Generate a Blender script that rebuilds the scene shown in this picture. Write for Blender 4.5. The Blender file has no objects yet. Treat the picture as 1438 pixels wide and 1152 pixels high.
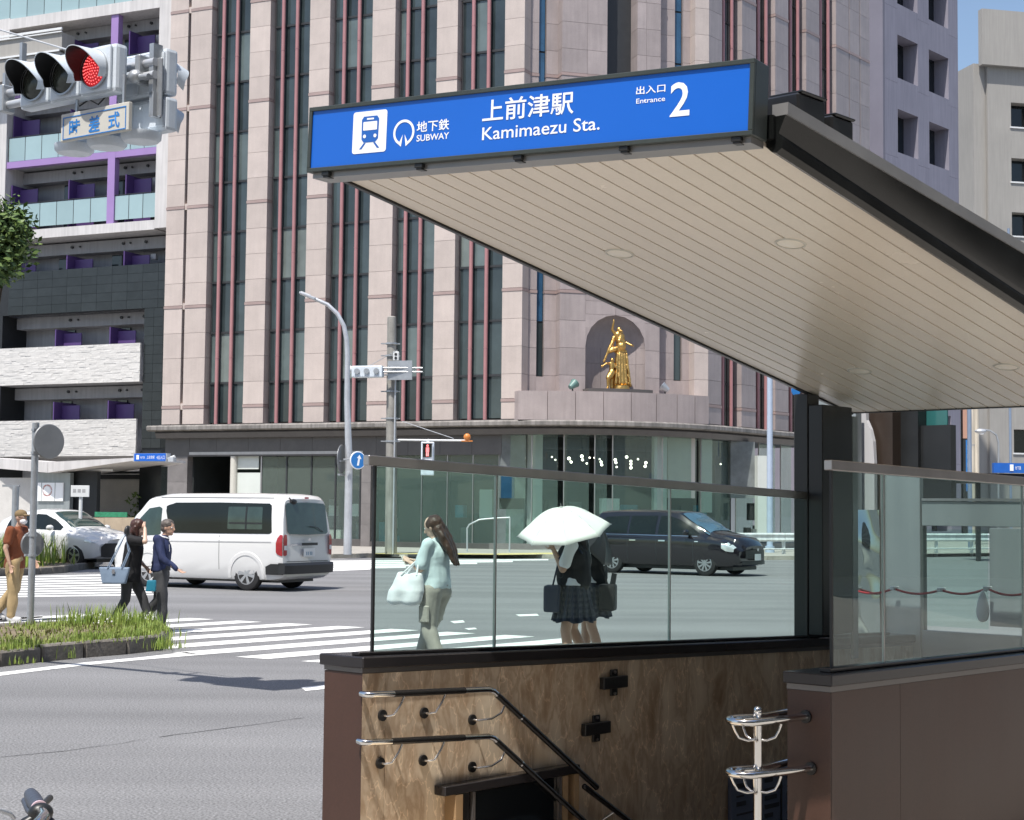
import bpy, bmesh, math, random
from math import sin, cos, tan, pi, radians, atan2, atan, sqrt, hypot, exp
from mathutils import Vector, Matrix, noise
random.seed(7)
S = bpy.context.scene
# ---------------------------------------------------------------- camera, sky, sun, exposure
PW, PH, FPX, CZ = 1438, 1152, 2293.0, 1.66
PITCH = atan(143 / FPX); ROLL = 0.010
cam_d = bpy.data.cameras.new('camera'); cam = bpy.data.objects.new('camera', cam_d)
S.collection.objects.link(cam); S.camera = cam
cam_d.sensor_width = 36; cam_d.lens = 36 * FPX / PW
cam_d.clip_start = 0.1; cam_d.clip_end = 2000
cam.location = (0, 0, CZ)
cam.matrix_world = Matrix.Translation((0, 0, CZ)) @ Matrix.Rotation(pi / 2 + PITCH, 4, 'X') @ Matrix.Rotation(ROLL, 4, 'Z')
world = bpy.data.worlds.new('World'); S.world = world; world.use_nodes = True
SUN = Vector((-0.19, -0.385, 0.905)).normalized()
nt = world.node_tree
sky = nt.nodes.new('ShaderNodeTexSky'); sky.sky_type = 'NISHITA'; sky.sun_disc = False
sky.sun_elevation = math.asin(SUN.z); sky.sun_rotation = atan2(SUN.x, SUN.y)
sky.air_density = 1.0; sky.dust_density = 1.5
nt.links.new(sky.outputs[0], nt.nodes['Background'].inputs[0])
nt.nodes['Background'].inputs[1].default_value = 0.13
sd = bpy.data.lights.new('sun', 'SUN'); sd.energy = 4.6; sd.angle = radians(0.5); sd.color = (1.0, 0.955, 0.89)
so = bpy.data.objects.new('sun', sd); S.collection.objects.link(so)
so.rotation_euler = (-SUN).to_track_quat('-Z', 'Y').to_euler(); so.location = (-20, -36, 91)
S.view_settings.view_transform = 'Standard'; S.view_settings.look = 'None'
S.view_settings.exposure = 0.35; S.view_settings.gamma = 1.0; S.view_settings.use_curve_mapping = False
S.render.engine = 'CYCLES'
try:
    S.cycles.transparent_max_bounces = 24; S.cycles.max_bounces = 10; S.cycles.caustics_reflective = False; S.cycles.caustics_refractive = False
    S.cycles.sample_clamp_indirect = 6
except Exception: pass
# ---------------------------------------------------------------- measuring: where a line of sight meets a real surface
def ray(px, py):
    v = Vector(((px - 719) / FPX, -(py - 576) / FPX, -1.0))
    return Matrix.Rotation(pi / 2 + PITCH, 3, 'X') @ (Matrix.Rotation(ROLL, 3, 'Z') @ v)
def onz(px, py, z=0.0):
    d = ray(px, py); t = (z - CZ) / d.z
    return Vector((d.x * t, d.y * t, z))
def aty(px, py, Y):
    d = ray(px, py); t = Y / d.y
    return Vector((d.x * t, Y, CZ + d.z * t))
class Fr:
    """vertical frame: origin O, x along angle a, y away, z up"""
    def __init__(s, O, a):
        s.O = Vector((O[0], O[1], 0)); s.a = a; s.u = Vector((cos(a), sin(a), 0)); s.v = Vector((-sin(a), cos(a), 0))
    def q(s, px, py, y=0.0):
        d = ray(px, py); O = s.O + s.v * y
        t = O.dot(s.v) / d.dot(s.v); P = d * t
        return (P - O).dot(s.u), CZ + P.z
    def x(s, px, py=600, y=0.0): return s.q(px, py, y)[0]
    def z(s, px, py, y=0.0): return s.q(px, py, y)[1]
    def ycol(s, px, py, x):
        """y where the line of sight crosses the plane x = const"""
        d = ray(px, py); O = s.O + s.u * x
        t = O.dot(s.u) / d.dot(s.u); P = d * t
        return (P - O).dot(s.v), CZ + P.z
    def w(s, x, y, z): return s.O + s.u * x + s.v * y + Vector((0, 0, z))
    def l(s, P):
        P = Vector(P); D = P - s.O
        return Vector((D.dot(s.u), D.dot(s.v), P.z))
# ---------------------------------------------------------------- materials
MATS = {}
def _nt(name):
    m = bpy.data.materials.new(name); m.use_nodes = True
    t = m.node_tree; b = t.nodes['Principled BSDF']; MATS[name] = m
    return m, t, b
def pm(name, col, rough=0.5, metal=0.0, var=0.08, sc=4.0, bump=0.0, bsc=40.0, rnd=0.0, spec=0.5, streak=0.0, fine=0.0, coat=0.0, col2=None, bdist=0.01, emit=None, es=1.0, world=False):
    m, t, b = _nt(name); N, L = t.nodes, t.links
    b.inputs['Roughness'].default_value = rough; b.inputs['Metallic'].default_value = metal
    b.inputs['Specular IOR Level'].default_value = spec; b.inputs['Coat Weight'].default_value = coat
    b.inputs['Coat Roughness'].default_value = 0.05
    tc = N.new('ShaderNodeTexCoord'); oi = N.new('ShaderNodeObjectInfo')
    if world:
        g = N.new('ShaderNodeNewGeometry'); vec = g.outputs['Position']
    else:
        ad = N.new('ShaderNodeVectorMath'); ad.operation = 'ADD'
        mu = N.new('ShaderNodeMath'); mu.operation = 'MULTIPLY'; mu.inputs[1].default_value = 37.0
        L.new(oi.outputs['Random'], mu.inputs[0]); L.new(tc.outputs['Object'], ad.inputs[0]); L.new(mu.outputs[0], ad.inputs[1])
        vec = ad.outputs[0]
    n1 = N.new('ShaderNodeTexNoise'); n1.inputs['Scale'].default_value = sc; n1.inputs['Detail'].default_value = 6
    n1.inputs['Roughness'].default_value = 0.6; L.new(vec, n1.inputs['Vector'])
    cr = N.new('ShaderNodeMapRange'); cr.inputs[1].default_value = 0.3; cr.inputs[2].default_value = 0.7
    L.new(n1.outputs['Fac'], cr.inputs[0])
    c = Vector(col[:3]); c2 = Vector(col2[:3]) if col2 else c * (1 + var)
    c1 = c if col2 else c * (1 - var)
    mx = N.new('ShaderNodeMix'); mx.data_type = 'RGBA'
    mx.inputs[6].default_value = (*c1, 1); mx.inputs[7].default_value = (*[min(1, k) for k in c2], 1)
    L.new(cr.outputs[0], mx.inputs[0]); out = mx.outputs[2]
    def mulc(fac_socket, lo, hi, a0=0.0, a1=1.0):
        nonlocal out
        r = N.new('ShaderNodeMapRange'); r.inputs[1].default_value = a0; r.inputs[2].default_value = a1
        r.inputs[3].default_value = lo; r.inputs[4].default_value = hi; L.new(fac_socket, r.inputs[0])
        v = N.new('ShaderNodeVectorMath'); v.operation = 'SCALE'; L.new(out, v.inputs[0]); L.new(r.outputs[0], v.inputs['Scale'])
        out = v.outputs[0]
    if rnd: mulc(oi.outputs['Random'], 1 - rnd, 1 + rnd)
    if fine:
        n2 = N.new('ShaderNodeTexNoise'); n2.inputs['Scale'].default_value = bsc * 1.5; n2.inputs['Detail'].default_value = 3
        L.new(vec, n2.inputs['Vector']); mulc(n2.outputs['Fac'], 1 - fine, 1 + fine, .3, .7)
    if streak:
        mp = N.new('ShaderNodeMapping'); mp.inputs['Scale'].default_value = (6, 6, 0.35); L.new(vec, mp.inputs[0])
        n3 = N.new('ShaderNodeTexNoise'); n3.inputs['Scale'].default_value = 1.2; n3.inputs['Detail'].default_value = 5
        L.new(mp.outputs[0], n3.inputs['Vector']); mulc(n3.outputs['Fac'], 1 - streak, 1.0 + streak * .4, .38, .62)
    L.new(out, b.inputs['Base Color'])
    rr = N.new('ShaderNodeMapRange'); rr.inputs[3].default_value = max(0, rough * .85); rr.inputs[4].default_value = min(1, rough * 1.15)
    L.new(n1.outputs['Fac'], rr.inputs[0]); L.new(rr.outputs[0], b.inputs['Roughness'])
    if bump:
        nb = N.new('ShaderNodeTexNoise'); nb.inputs['Scale'].default_value = bsc; nb.inputs['Detail'].default_value = 4
        L.new(vec, nb.inputs['Vector'])
        bp = N.new('ShaderNodeBump'); bp.inputs['Strength'].default_value = bump; bp.inputs['Distance'].default_value = bdist
        L.new(nb.outputs['Fac'], bp.inputs['Height']); L.new(bp.outputs[0], b.inputs['Normal'])
    if emit:
        b.inputs['Emission Color'].default_value = (*emit, 1); b.inputs['Emission Strength'].default_value = es
    return m
def glass(name, tint, refl=1.0, rough=0.0, ior=1.5, veil=0.0, veilc=(.6, .7, .7)):
    m, t, b = _nt(name); N, L = t.nodes, t.links; N.remove(b)
    tr = N.new('ShaderNodeBsdfTransparent'); tr.inputs[0].default_value = (*tint, 1)
    gl = N.new('ShaderNodeBsdfGlossy'); gl.inputs['Roughness'].default_value = rough
    # slight unevenness of the pane
    tc = N.new('ShaderNodeTexCoord'); nz = N.new('ShaderNodeTexNoise'); nz.inputs['Scale'].default_value = 1.3
    L.new(tc.outputs['Object'], nz.inputs['Vector']); bp = N.new('ShaderNodeBump'); bp.inputs['Strength'].default_value = .05; bp.inputs['Distance'].default_value = .01
    L.new(nz.outputs['Fac'], bp.inputs['Height']); L.new(bp.outputs[0], gl.inputs['Normal'])
    fr = N.new('ShaderNodeFresnel'); ge = N.new('ShaderNodeNewGeometry')   # same reflectance on entering and leaving the pane
    bk = N.new('ShaderNodeMapRange'); bk.inputs[3].default_value = ior; bk.inputs[4].default_value = 1 / ior
    L.new(ge.outputs['Backfacing'], bk.inputs[0]); L.new(bk.outputs[0], fr.inputs[0])
    mu = N.new('ShaderNodeMath'); mu.operation = 'MULTIPLY'; mu.inputs[1].default_value = refl; mu.use_clamp = True; L.new(fr.outputs[0], mu.inputs[0])
    mx = N.new('ShaderNodeMixShader'); L.new(mu.outputs[0], mx.inputs[0]); L.new(tr.outputs[0], mx.inputs[1]); L.new(gl.outputs[0], mx.inputs[2])
    last = mx
    if veil:  # pale diffuse film mixed in to stand for reflected light
        df = N.new('ShaderNodeBsdfDiffuse'); df.inputs[0].default_value = (*veilc, 1)
        m2 = N.new('ShaderNodeMixShader'); m2.inputs[0].default_value = veil
        L.new(mx.outputs[0], m2.inputs[1]); L.new(df.outputs[0], m2.inputs[2]); last = m2
    L.new(last.outputs[0], N['Material Output'].inputs[0])
    return m
def M(n): return MATS[n]
# ---------------------------------------------------------------- mesh building
class MB:
    def __init__(s): s.v = []; s.f = []; s.mi = []
    def add(s, vs, fs, m=0):
        o = len(s.v); s.v += [tuple(p) for p in vs]; s.f += [tuple(i + o for i in f) for f in fs]; s.mi += [m] * len(fs); return s
    def box(s, x0, x1, y0, y1, z0, z1, m=0):
        if x0 > x1: x0, x1 = x1, x0
        if y0 > y1: y0, y1 = y1, y0
        if z0 > z1: z0, z1 = z1, z0
        return s.add([(x, y, z) for z in (z0, z1) for y in (y0, y1) for x in (x0, x1)],
              [(0, 2, 3, 1), (4, 5, 7, 6), (0, 1, 5, 4), (2, 6, 7, 3), (0, 4, 6, 2), (1, 3, 7, 5)], m)
    def hexa(s, b4, t4, m=0):
        return s.add(list(b4) + list(t4), [(3, 2, 1, 0), (4, 5, 6, 7), (0, 1, 5, 4), (1, 2, 6, 5), (2, 3, 7, 6), (3, 0, 4, 7)], m)
    def quad(s, a, b, c, d, m=0): return s.add([a, b, c, d], [(0, 1, 2, 3)], m)
    def poly(s, pts, m=0): return s.add(pts, [tuple(range(len(pts)))], m)
    def cyl(s, a, b, r0, r1=None, n=12, cap=True, m=0):
        a, b = Vector(a), Vector(b); r1 = r0 if r1 is None else r1
        d = (b - a).normalized(); u = d.orthogonal().normalized(); w = d.cross(u)
        vs = [a + (u * cos(2 * pi * i / n) + w * sin(2 * pi * i / n)) * r0 for i in range(n)] + \
             [b + (u * cos(2 * pi * i / n) + w * sin(2 * pi * i / n)) * r1 for i in range(n)]
        fs = [(i, (i + 1) % n, n + (i + 1) % n, n + i) for i in range(n)]
        if cap: fs += [tuple(reversed(range(n))), tuple(range(n, 2 * n))]
        return s.add(vs, fs, m)
    def tube(s, pts, r, n=8, m=0, cap=True, rs=None, flat=None):
        pts = [Vector(p) for p in pts]; k = len(pts); vs = []; u = None
        for i, p in enumerate(pts):
            d = (pts[min(i + 1, k - 1)] - pts[max(i - 1, 0)]).normalized()
            u = d.orthogonal().normalized() if u is None else (u - d * u.dot(d)).normalized()
            w = d.cross(u); rr = rs[i] if rs else r
            vs += [p + (u * cos(2 * pi * j / n) + w * sin(2 * pi * j / n)) * rr for j in range(n)]
        fs = [(i * n + j, i * n + (j + 1) % n, (i + 1) * n + (j + 1) % n, (i + 1) * n + j) for i in range(k - 1) for j in range(n)]
        if cap: fs += [tuple(reversed(range(n))), tuple(range((k - 1) * n, k * n))]
        return s.add(vs, fs, m)
    def loft(s, rings, cap=True, m=0, closed=True):
        n = len(rings[0]); vs = [p for r in rings for p in r]; k = len(rings); e = n if closed else n - 1
        fs = [(i * n + j, i * n + (j + 1) % n, (i + 1) * n + (j + 1) % n, (i + 1) * n + j) for i in range(k - 1) for j in range(e)]
        if cap: fs += [tuple(reversed(range(n))), tuple(range((k - 1) * n, k * n))]
        return s.add(vs, fs, m)
    def lathe(s, prof, c=(0, 0, 0), axis='Z', n=24, m=0, cap=True):
        c = Vector(c); R = {'Z': Matrix.Identity(3), 'Y': Matrix.Rotation(-pi / 2, 3, 'X'), 'X': Matrix.Rotation(pi / 2, 3, 'Y')}[axis] if isinstance(axis, str) else axis
        rings = [[c + R @ Vector((r * cos(2 * pi * j / n), r * sin(2 * pi * j / n), h)) for j in range(n)] for r, h in prof]
        return s.loft(rings, cap, m)
    def ell(s, c, r, n=14, k=9, R=None, m=0):
        if not hasattr(r, '__len__'): r = (r, r, r)
        c = Vector(c); R = R or Matrix.Identity(3); vs = [c + R @ Vector((0, 0, -r[2]))]
        for i in range(1, k):
            a = -pi / 2 + pi * i / k
            vs += [c + R @ Vector((r[0] * cos(a) * cos(2 * pi * j / n), r[1] * cos(a) * sin(2 * pi * j / n), r[2] * sin(a))) for j in range(n)]
        vs.append(c + R @ Vector((0, 0, r[2]))); fs = [(0, 1 + (j + 1) % n, 1 + j) for j in range(n)]
        for i in range(k - 2):
            o = 1 + i * n; fs += [(o + j, o + (j + 1) % n, o + n + (j + 1) % n, o + n + j) for j in range(n)]
        o = 1 + (k - 2) * n; e = len(vs) - 1; fs += [(o + j, o + (j + 1) % n, e) for j in range(n)]
        return s.add(vs, fs, m)
    def cap(s, a, b, ra, rb=None, n=12):
        rb = ra if rb is None else rb
        s.cyl(a, b, ra, rb, n); s.ell(a, ra, n, 8); s.ell(b, rb, n, 8); return s
    def prism(s, poly, h0, h1, axis='z', m=0):
        """poly of 2d points extruded; axis z: (x,y)->z ; y: (x,z)->y ; x: (y,z)->x"""
        f = {'z': lambda p, h: (p[0], p[1], h), 'y': lambda p, h: (p[0], h, p[1]), 'x': lambda p, h: (h, p[0], p[1])}[axis]
        n = len(poly); return s.add([f(p, h0) for p in poly] + [f(p, h1) for p in poly],
            [(i, (i + 1) % n, n + (i + 1) % n, n + i) for i in range(n)] + [tuple(reversed(range(n))), tuple(range(n, 2 * n))], m)
    def mesh(s, name, mats, smooth=None, bevel=0, fix=True, seg=1):
        me = bpy.data.meshes.new(name); me.from_pydata([tuple(p) for p in s.v], [], s.f)
        me.polygons.foreach_set('material_index', s.mi)
        if fix or bevel:
            bm = bmesh.new(); bm.from_mesh(me)
            if fix: bmesh.ops.recalc_face_normals(bm, faces=bm.faces)
            if bevel: bmesh.ops.bevel(bm, geom=[e for e in bm.edges if len(e.link_faces) == 2 and e.calc_face_angle(0) > .4], offset=bevel, segments=seg, affect='EDGES', profile=.6)
            bm.to_mesh(me); bm.free()
        for mm in (mats if isinstance(mats, (list, tuple)) else [mats]): me.materials.append(M(mm) if isinstance(mm, str) else mm)
        if smooth is not None:
            me.polygons.foreach_set('use_smooth', [True] * len(me.polygons))
            me.set_sharp_from_angle(angle=radians(smooth))
        me.update(); return me
    def build(s, name, mats, parent=None, smooth=None, bevel=0, fix=True, kind=None, label=None, loc=None, rz=None, seg=1):
        o = bpy.data.objects.new(name, s.mesh(name, mats, smooth, bevel, fix, seg)); S.collection.objects.link(o)
        if parent: o.parent = parent
        if kind: o['kind'] = kind
        if label: o['label'] = label
        if loc is not None: o.location = loc
        if rz is not None: o.rotation_euler = (0, 0, rz)
        return o
def tag(o, label, cat, group=None):
    o['label'] = label; o['category'] = cat
    if group: o['group'] = group
    return o
def thing(name, label, cat, loc=(0, 0, 0), rz=0.0, group=None, sc=1.0):
    o = bpy.data.objects.new(name, None); S.collection.objects.link(o); o.empty_display_size = .2
    o.location = loc; o.rotation_euler = (0, 0, rz); o.scale = (sc, sc, sc)
    return tag(o, label, cat, group)
def inst(name, me, parent, loc=(0, 0, 0), rot=(0, 0, 0), sc=None):
    o = bpy.data.objects.new(name, me); S.collection.objects.link(o); o.parent = parent; o.location = loc; o.rotation_euler = rot
    if sc: o.scale = sc
    return o
def dup(root, loc, rz, label=None):
    r = root.copy(); S.collection.objects.link(r); r.location = loc; r.rotation_euler = (0, 0, rz)
    if label: r['label'] = label
    for ch in root.children:
        c = ch.copy(); S.collection.objects.link(c); c.parent = r
        for g in ch.children:
            d = g.copy(); S.collection.objects.link(d); d.parent = c
    return r
def text_mesh(txt, size, bold=0.0, ext=0.0, spacing=1.0, align='LEFT', xs=1.0):
    cu = bpy.data.curves.new('text', 'FONT'); cu.body = txt; cu.size = size; cu.offset = bold; cu.extrude = ext; cu.space_character = spacing
    cu.align_x = align; cu.resolution_u = 3
    o = bpy.data.objects.new('text', cu); S.collection.objects.link(o)
    dg = bpy.context.evaluated_depsgraph_get(); me = bpy.data.meshes.new_from_object(o.evaluated_get(dg))
    bpy.data.objects.remove(o); bpy.data.curves.remove(cu)
    if xs != 1.0:
        for v in me.vertices: v.co.x *= xs
    return me
def text_fit(txt, box, mat, parent, y, name='lettering', bold=0.0, flip=False):
    """flat letters fitted in box (x0,z0,x1,z1) of the parent's x-z plane at depth y"""
    me = text_mesh(txt, 1.0, bold)
    xs = [v.co.x for v in me.vertices]; ys = [v.co.y for v in me.vertices]
    x0, z0, x1, z1 = box; sx = (x1 - x0) / (max(xs) - min(xs)); sy = (z1 - z0) / (max(ys) - min(ys)); mx, my = min(xs), min(ys)
    for v in me.vertices: v.co = ((x0 + (v.co.x - mx) * sx), y, z0 + (v.co.y - my) * sy)
    me.materials.clear(); me.materials.append(M(mat))
    o = bpy.data.objects.new(name, me); S.collection.objects.link(o); o.parent = parent
    return o
WS = bpy.data.scenes.new('workshop')
def evalmesh(o, name):
    """apply modifiers in a scratch scene that holds only what is being worked on"""
    ext = [o] + [m.object for m in o.modifiers if getattr(m, 'object', None)]
    for e in ext: WS.collection.objects.link(e)
    vl = WS.view_layers[0]; vl.update(); dg = vl.depsgraph; me = bpy.data.meshes.new_from_object(o.evaluated_get(dg)); me.name = name
    for e in ext: WS.collection.objects.unlink(e)
    return me
# ---------------------------------------------------------------- material library
pm('asphalt', (.188, .188, .192), .9, var=.08, sc=.35, bump=.8, bsc=42, fine=.55, world=True, bdist=.012)
pm('asphalt_worn', (.165, .163, .162), .9, var=.12, sc=.5, bump=.5, bsc=60, fine=.35, world=True)
pm('tar', (.085, .085, .088), .8, var=.3, sc=8, world=True)
pm('road_paint', (.78, .78, .76), .7, var=.10, sc=3, bump=.3, bsc=60, fine=.10, world=True)
pm('pavement', (.36, .34, .31), .85, var=.12, sc=1.2, bump=.3, bsc=30, fine=.12, world=True)
pm('pavement_yellow', (.60, .50, .22), .8, var=.15, sc=2, world=True)
pm('kerb_stone', (.17, .155, .135), .9, var=.25, sc=5, bump=.6, bsc=25, fine=.15, rnd=.1)
pm('kerb_pale', (.42, .39, .33), .9, var=.2, sc=4, bump=.4, bsc=25, fine=.1, rnd=.1)
pm('soil', (.19, .15, .10), 1, var=.35, sc=6, bump=1, bsc=30, fine=.3, world=True)
pm('stone_pink', (.53, .455, .415), .55, var=.07, sc=1.2, bump=.12, bsc=20, rnd=.07, fine=.05, streak=.03)
pm('stone_band', (.36, .27, .25), .5, var=.08, sc=1.2, rnd=.05, fine=.05)
pm('stone_mauve', (.38, .325, .315), .5, var=.10, sc=1.0, bump=.12, bsc=20, rnd=.08, fine=.05, streak=.06)
pm('joint_dark', (.13, .10, .09), .9)
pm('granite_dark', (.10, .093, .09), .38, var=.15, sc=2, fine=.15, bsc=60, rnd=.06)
pm('landing_stone', (.62, .50, .35), .6, var=.1, sc=3, fine=.1)
pm('granite_grey', (.20, .185, .18), .4, var=.15, sc=2, fine=.15, bsc=60, rnd=.08)
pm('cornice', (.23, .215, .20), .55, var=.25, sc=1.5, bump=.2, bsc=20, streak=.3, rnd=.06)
pm('pipe_rose', (.40, .20, .205), .35, var=.06, sc=2, rnd=.04)
pm('win_dark', (.040, .056, .060), .07, var=.35, sc=.5, rnd=.35, spec=.7)
pm('win_blind', (.10, .13, .13), .12, var=.3, sc=.5, rnd=.3, spec=.6)
pm('win_deep', (.012, .016, .02), .08, var=.3, sc=.6, rnd=.3, spec=.5)
pm('win_blue', (.03, .09, .17), .08, var=.3, sc=1, spec=.7)
pm('frame_dark', (.035, .037, .04), .45, var=.1)
pm('black_tile', (.022, .026, .028), .22, var=.2, sc=2, rnd=.15)
pm('black_wall', (.018, .02, .022), .5, var=.2)
pm('concrete_white', (.60, .58, .57), .7, var=.06, sc=1, streak=.10, bump=.1, bsc=30)
pm('plaster_grey', (.38, .38, .39), .75, var=.07, sc=1, streak=.1)
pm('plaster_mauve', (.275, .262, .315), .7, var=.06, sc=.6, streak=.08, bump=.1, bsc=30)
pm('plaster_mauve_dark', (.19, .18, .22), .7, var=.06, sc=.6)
pm('plaster_beige', (.62, .56, .46), .8, var=.10, sc=.6, streak=.22)
pm('plaster_stone', (.36, .345, .32), .8, var=.06, sc=.3, streak=.06)
pm('plaster_salmon', (.52, .30, .22), .8, var=.08, sc=.6)
pm('stone_white', (.61, .595, .57), .85, var=.06, sc=3, bump=.3, bsc=14, rnd=.1, fine=.05)
pm('purple', (.34, .22, .47), .45, var=.05, sc=1)
pm('purple_dark', (.10, .055, .19), .45, var=.08, sc=1)
pm('balcony_glass', (.32, .44, .46), .25, var=.05, sc=.6, rnd=.06)
pm('white_paint', (.72, .73, .73), .4, var=.04, sc=2)
pm('signal_grey', (.66, .72, .78), .38, var=.06, sc=3, fine=.03, streak=.08)
pm('galv', (.42, .44, .46), .42, .55, var=.12, sc=4, fine=.06)
pm('galv_light', (.55, .57, .60), .42, .4, var=.10, sc=4)
pm('pole_concrete', (.30, .29, .265), .85, var=.18, sc=2, streak=.2, bump=.3, bsc=40)
pm('steel', (.72, .71, .69), .12, 1.0, var=.03, sc=3)
pm('steel_brushed', (.46, .435, .43), .33, .85, var=.05, sc=3, streak=.05)
pm('steel_wavy', (.42, .47, .46), .07, 1.0, var=.04, sc=2)
pm('black_steel', (.020, .020, .021), .33, .1, var=.12, sc=3, streak=.1)
pm('sign_frame', (.052, .062, .057), .42, .2, var=.12, sc=4, fine=.05)
pm('gutter_dark', (.010, .011, .011), .24, .1, var=.3, sc=3, streak=.25)
pm('lip_grey', (.31, .31, .315), .45, .3, var=.1, sc=3)
pm('alu', (.30, .29, .28), .4, .5, var=.08, sc=4)
pm('sign_blue', (.010, .122, .56), .30, var=.04, sc=1, emit=(.01, .12, .60), es=.07)  # faint glow added to brighten the face; the sign is unlit by day
pm('sign_white', (.86, .88, .90), .35, var=.01, emit=(.8, .8, .85), es=.08)  # small added glow lifts the whites, though nothing here is lit
pm('sign_blue_flat', (.02, .13, .50), .4, var=.05)
pm('plank', (.84, .75, .635), .26, var=.03, sc=1.5, rnd=.02, fine=.02, spec=.55)
pm('lamp_cover', (.95, .88, .76), .3, var=.02)
pm('brown_panel', (.062, .030, .021), .42, var=.08, sc=1.5, fine=.07, bsc=50, streak=.06)
pm('cap_black', (.030, .028, .030), .22, .2, var=.1, sc=3)
pm('cap_trim', (.16, .15, .145), .35, .6, var=.05)
pm('grey_panel', (.33, .365, .38), .22, .25, var=.06, sc=1.2, streak=.08)
pm('pale_wall', (.60, .60, .62), .6, var=.03)
pm('teal_glass', (.04, .17, .17), .15, var=.1)
pm('brown_col', (.05, .036, .028), .35, var=.2)
pm('rail_sleeve', (.014, .013, .013), .25, var=.1)
pm('rubber', (.02, .02, .021), .75, var=.15, sc=6)
pm('plastic_black', (.018, .019, .02), .4, var=.1)
pm('chrome', (.75, .76, .78), .12, 1.0, var=.03)
pm('hubcap', (.50, .51, .53), .28, .85, var=.05)
pm('paint_white', (.70, .70, .69), .22, var=.015, sc=.8, coat=.8)
pm('paint_dark', (.009, .007, .011), .18, var=.08, sc=1, coat=1.0)
pm('car_glass', (.010, .014, .013), .08, var=.2, sc=1, spec=.4)
pm('car_glass_green', (.035, .06, .052), .05, var=.3, sc=2, spec=.7)
pm('car_glass_blue', (.07, .13, .19), .05, var=.2, sc=2, spec=.9)
pm('tail_red', (.34, .012, .016), .15, var=.2, sc=9, coat=.6)
pm('lamp_clear', (.62, .66, .68), .12, .3, var=.15, sc=12, coat=.8)
pm('plate_white', (.80, .82, .80), .4)
pm('plate_mark', (.30, .42, .50), .5)
pm('skin', (.50, .315, .225), .5, var=.06, sc=9)
pm('skin_light', (.62, .43, .33), .5, var=.06, sc=9)
pm('hair_brown', (.060, .024, .018), .42, var=.4, sc=25, bump=.5, bsc=60)
pm('hair_black', (.012, .010, .010), .35, var=.4, sc=25, bump=.5, bsc=60)
pm('hair_grey', (.10, .085, .075), .6, var=.5, sc=30, bump=.5, bsc=60)
pm('cloth_rust', (.20, .058, .022), .85, var=.12, sc=8, bump=.4, bsc=30)
pm('cloth_khaki', (.40, .29, .15), .85, var=.10, sc=8, bump=.3, bsc=30)
pm('cloth_beige', (.36, .34, .30), .85, var=.10, sc=8, bump=.3, bsc=30)
pm('cloth_navy', (.018, .028, .085), .85, var=.15, sc=8, bump=.3, bsc=30)
pm('cloth_black', (.012, .012, .014), .85, var=.2, sc=8, bump=.3, bsc=30)
pm('cloth_grey', (.052, .054, .058), .8, var=.15, sc=8, bump=.3, bsc=30)
pm('cloth_skyblue', (.56, .66, .68), .85, var=.06, sc=8, bump=.3, bsc=30)
pm('cloth_white', (.78, .80, .82), .85, var=.04, sc=6, bump=.4, bsc=14)
pm('bag_blue', (.20, .27, .37), .5, var=.12, sc=8)
pm('bag_navy', (.012, .020, .05), .5, var=.12, sc=8)
pm('bag_teal', (.02, .20, .30), .5, var=.12, sc=12)
pm('mask_white', (.80, .80, .82), .8)
pm('cap_olive', (.20, .14, .07), .85, var=.1)
pm('shoe_dark', (.02, .018, .018), .5); pm('shoe_white', (.6, .6, .6), .6)
pm('umbrella_white', (.72, .72, .68), .7, var=.02, sc=3)
pm('umbrella_trim', (.30, .31, .30), .7, var=.6, sc=60)
pm('umbrella_black', (.02, .02, .022), .5, var=.1)
pm('gold', (.62, .39, .13), .40, 1.0, var=.12, sc=5, bump=.35, bsc=14, bdist=.05)
pm('bark', (.10, .075, .055), .95, var=.3, sc=6, bump=1, bsc=20)
pm('leaf', (.085, .15, .03), .6, col2=(.17, .24, .06), sc=1.5)
pm('leaf_dark', (.04, .085, .022), .6, col2=(.08, .13, .03), sc=1.5)
pm('grass', (.12, .22, .03), .6, col2=(.33, .40, .09), sc=7.0, world=True)
pm('grass_dry', (.28, .27, .10), .8, col2=(.17, .24, .06), sc=3.0, world=True)
pm('flower_white', (.75, .75, .72), .7)
pm('lens_dark', (.045, .05, .04), .25, var=.3, sc=30)
pm('lens_red', (.55, .012, .02), .3, emit=(.9, .02, .03), es=.22)
pm('led_red', (.9, .3, .3), .3, emit=(1, .16, .16), es=1.6)
pm('bulb', (.9, .85, .75), .3, emit=(1, .93, .8), es=5)
pm('tri_red', (.60, .12, .08), .5)
pm('rope_red', (.42, .012, .02), .7, var=.1, sc=30)
pm('cream', (.60, .58, .52), .6, var=.05)
pm('shop_white', (.62, .66, .62), .7, var=.05, sc=1)
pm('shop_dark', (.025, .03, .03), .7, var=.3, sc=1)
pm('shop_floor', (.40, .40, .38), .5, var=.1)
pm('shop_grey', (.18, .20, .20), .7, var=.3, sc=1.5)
pm('amber', (.62, .22, .05), .4)
pm('arrow_blue', (.03, .20, .55), .4)
pm('green_net', (.03, .22, .12), .8, var=.3, sc=10)
pm('plant_box', (.42, .34, .25), .9, var=.15, sc=3)
pm('paper', (.16, .19, .27), .7, var=.1, sc=3); pm('ink', (.05, .05, .06), .8)
pm('rail_white', (.68, .70, .70), .5, var=.08, sc=2, streak=.15)
glass('rail_glass', (.875, .962, .932), .35, veil=.003)
glass('rail_glass_sheen', (.86, .945, .925), 1.0, veil=.07, veilc=(.42, .50, .50))  # reflections on this pane painted in as a pale veil
pm('win_pale', (.17, .20, .19), .14, var=.25, sc=.6, rnd=.2)
glass('shop_glass', (.88, .95, .925), 1.0, veil=.085, veilc=(.5,.62,.58))  # veil pales the panes in place of street reflections
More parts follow.
